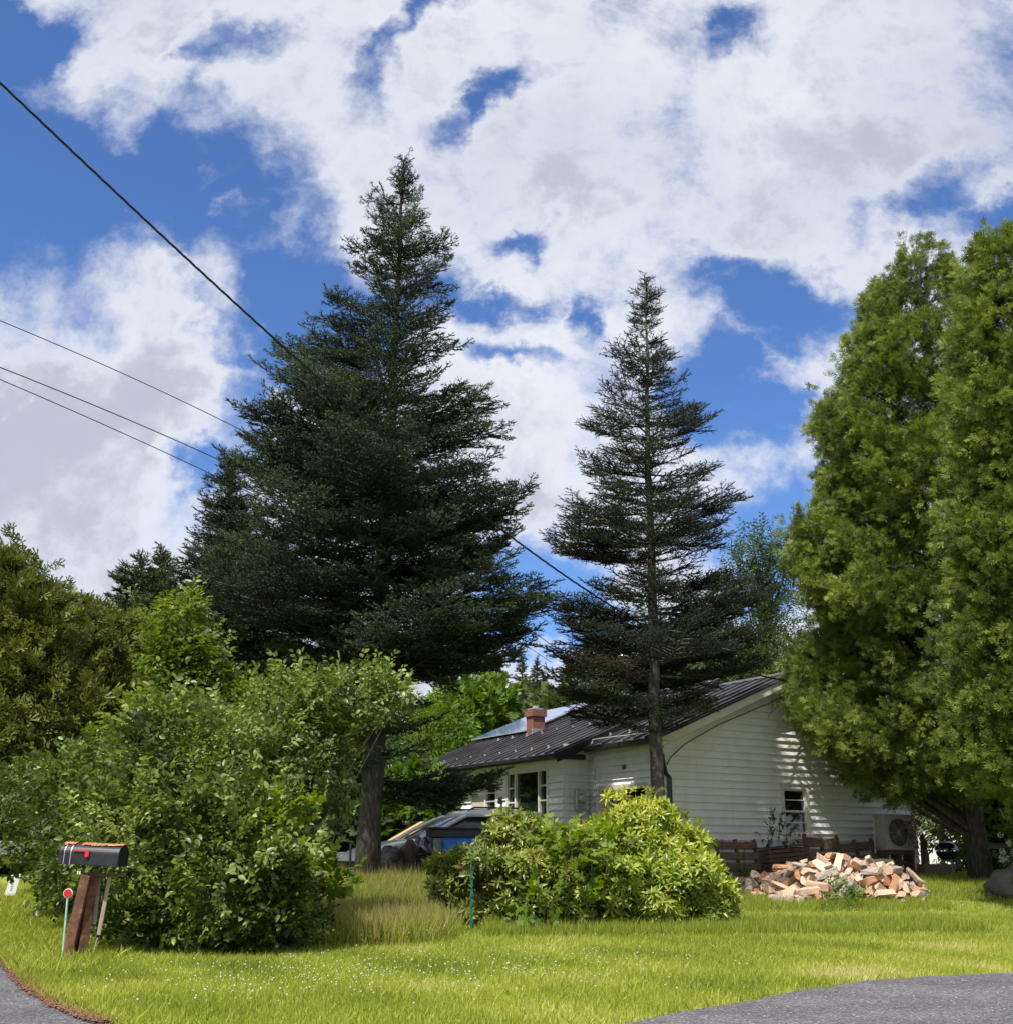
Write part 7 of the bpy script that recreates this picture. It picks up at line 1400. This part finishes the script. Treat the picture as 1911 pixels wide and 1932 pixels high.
def big_log(label, x, y, Y, L, r, ang, m, tiltz=0.):
    c = pt(x, y, Y); mb = MB(); n = 8; mb.tube([(-L / 2 + L * i / n, .01 * math.sin(i), .01 * math.cos(i * 2)) for i in range(n + 1)], [r * (1 + .06 * math.sin(i * 1.7)) for i in range(n + 1)], 12); o = mb.build('long_log', m, None, smooth=False, loc=c, rot=(0, R(tiltz), R(ang))); tag(o, label, 'log')
big_log('long dark log behind the right end of the firewood', 1642, 1632, 25.9, 1.0, .12, 12, M['darkbark']); big_log('short dark log lying under the long dark one', 1650, 1662, 25.5, .7, .10, -15, M['darkbark'], 4)
big_log('dark log at the right foot of the heap', 1662, 1685, 25.1, .45, .09, 30, M['darkbark'])

# ---------------------------------------------------------------- overhead wires
def wirefit(label, pxs, A, E, r):
    A, E = Vector(A), Vector(E); S = []; Zs = []
    for x, y in pxs:
        lo, hi = 0., 1.
        for _ in range(50):
            m_ = (lo + hi) / 2; q = A.lerp(E, m_); d = ray(x, y)
            if q.x / q.y < d.x / d.y: lo = m_
            else: hi = m_
        q = A.lerp(E, lo); S.append(lo); Zs.append(pt(x, y, q.y).z)
    S.append(1.); Zs.append(E.z); S.append(1.); Zs.append(E.z); cf = np.polyfit(S, Zs, 3); print('wire', label, np.round(np.polyval(cf, S) - Zs, 2))
    ss_ = np.linspace(-.25, 1, 460); a = Vector((A.x + (E.x - A.x) * -.25, A.y + (E.y - A.y) * -.25, float(np.polyval(cf, -.25))))
    Q = [Vector((A.x + (E.x - A.x) * s, A.y + (E.y - A.y) * s, float(np.polyval(cf, s)))) for s in ss_]
    root = empty('overhead_wire', tuple(a), 0, label, 'wire'); mb = MB()
    for ph in (0, 2.1, 4.2): mb.tube([(q - a) + Vector((math.cos(i * .5 + ph), 0, math.sin(i * .5 + ph))) * r * .62 for i, q in enumerate(Q)], r * .55, 5)
    mb.build('cable', M['cable'], root)
def wire(label, pts, r, sag=0., twist=False):
    P = [pt(*p) for p in pts]; a, b = P[0], P[-1]
    # a hanging line: parabola fitted through both ends and the middle point
    m_ = P[1]; t = (m_ - a).dot(b - a) / (b - a).length_squared; line = a.lerp(b, t); dz = m_.z - line.z; kk = dz / (t * (1 - t)); Q = [a.lerp(b, s) + Vector((0, 0, kk * s * (1 - s))) for s in np.linspace(0, 1, 90 if not twist else 420)]
    root = empty('overhead_wire', tuple(a), 0, label, 'wire'); mb = MB()
    if twist:
        for ph in (0, 2.1, 4.2):
            mb.tube([(q - a) + Vector((math.cos(i * .62 + ph), 0, math.sin(i * .62 + ph))) * r * .62 for i, q in enumerate(Q)], r * .55, 5)
    else: mb.tube([q - a for q in Q], r, 5)
    mb.build('cable', M['cable'], root)
pe = hw(W / 2 - .1, -.3, PK + HZ - .22); pe_px = proj(pe)
a_ = pt(0, 155, 14.0)
wirefit('thick twisted black service cable running from top left down to the gable', [(0, 155), (200, 345), (400, 530), (560, 680), (660, 762), (940, 995), (1030, 1058), (1100, 1112)], (a_.x, a_.y, 0), tuple(pe), .018)
wire('uppermost of the three thin wires at the left', [(-300, 487, 22), (300, 803, 32), (1040, 1178, 48)], .012)
wire('middle one of the three thin wires at the left', [(-300, 580, 22), (250, 857, 31), (1050, 1224, 48)], .014)
wire('lowest of the three thin wires at the left', [(-300, 592, 22), (250, 886, 31), (1040, 1250, 48)], .012)
# fallen needles along the left road edge
lt = []; rnd = random.Random(9)
for a, b in zip(LCH[2:-1], LCH[3:]):
    for i in range(900): t = rnd.random(); lt.append((a[0] + (b[0] - a[0]) * t + abs(rnd.gauss(0, .07)) - .03, a[1] + (b[1] - a[1]) * t + rnd.gauss(0, .05), .012 + rnd.random() * .012))
scatter_small('fallen_needles', 'rusty brown needle litter along the left road edge', 'litter', M['litter'], lt, .014, 5, flat=.25)
g = [(gpt(rnd.uniform(1200, 1900), rnd.uniform(1850, 1925))) for _ in range(110)]
scatter_small('pebbles', 'pale pebbles and twigs scattered on the gravelly road', 'pebbles', M['conc'], [(q.x, q.y, .012) for q in g if inpoly(np.array([[q.x, q.y]]), ROAD)[0]], .007, 6, flat=.6, tone=.2)
bpy.context.view_layer.update()
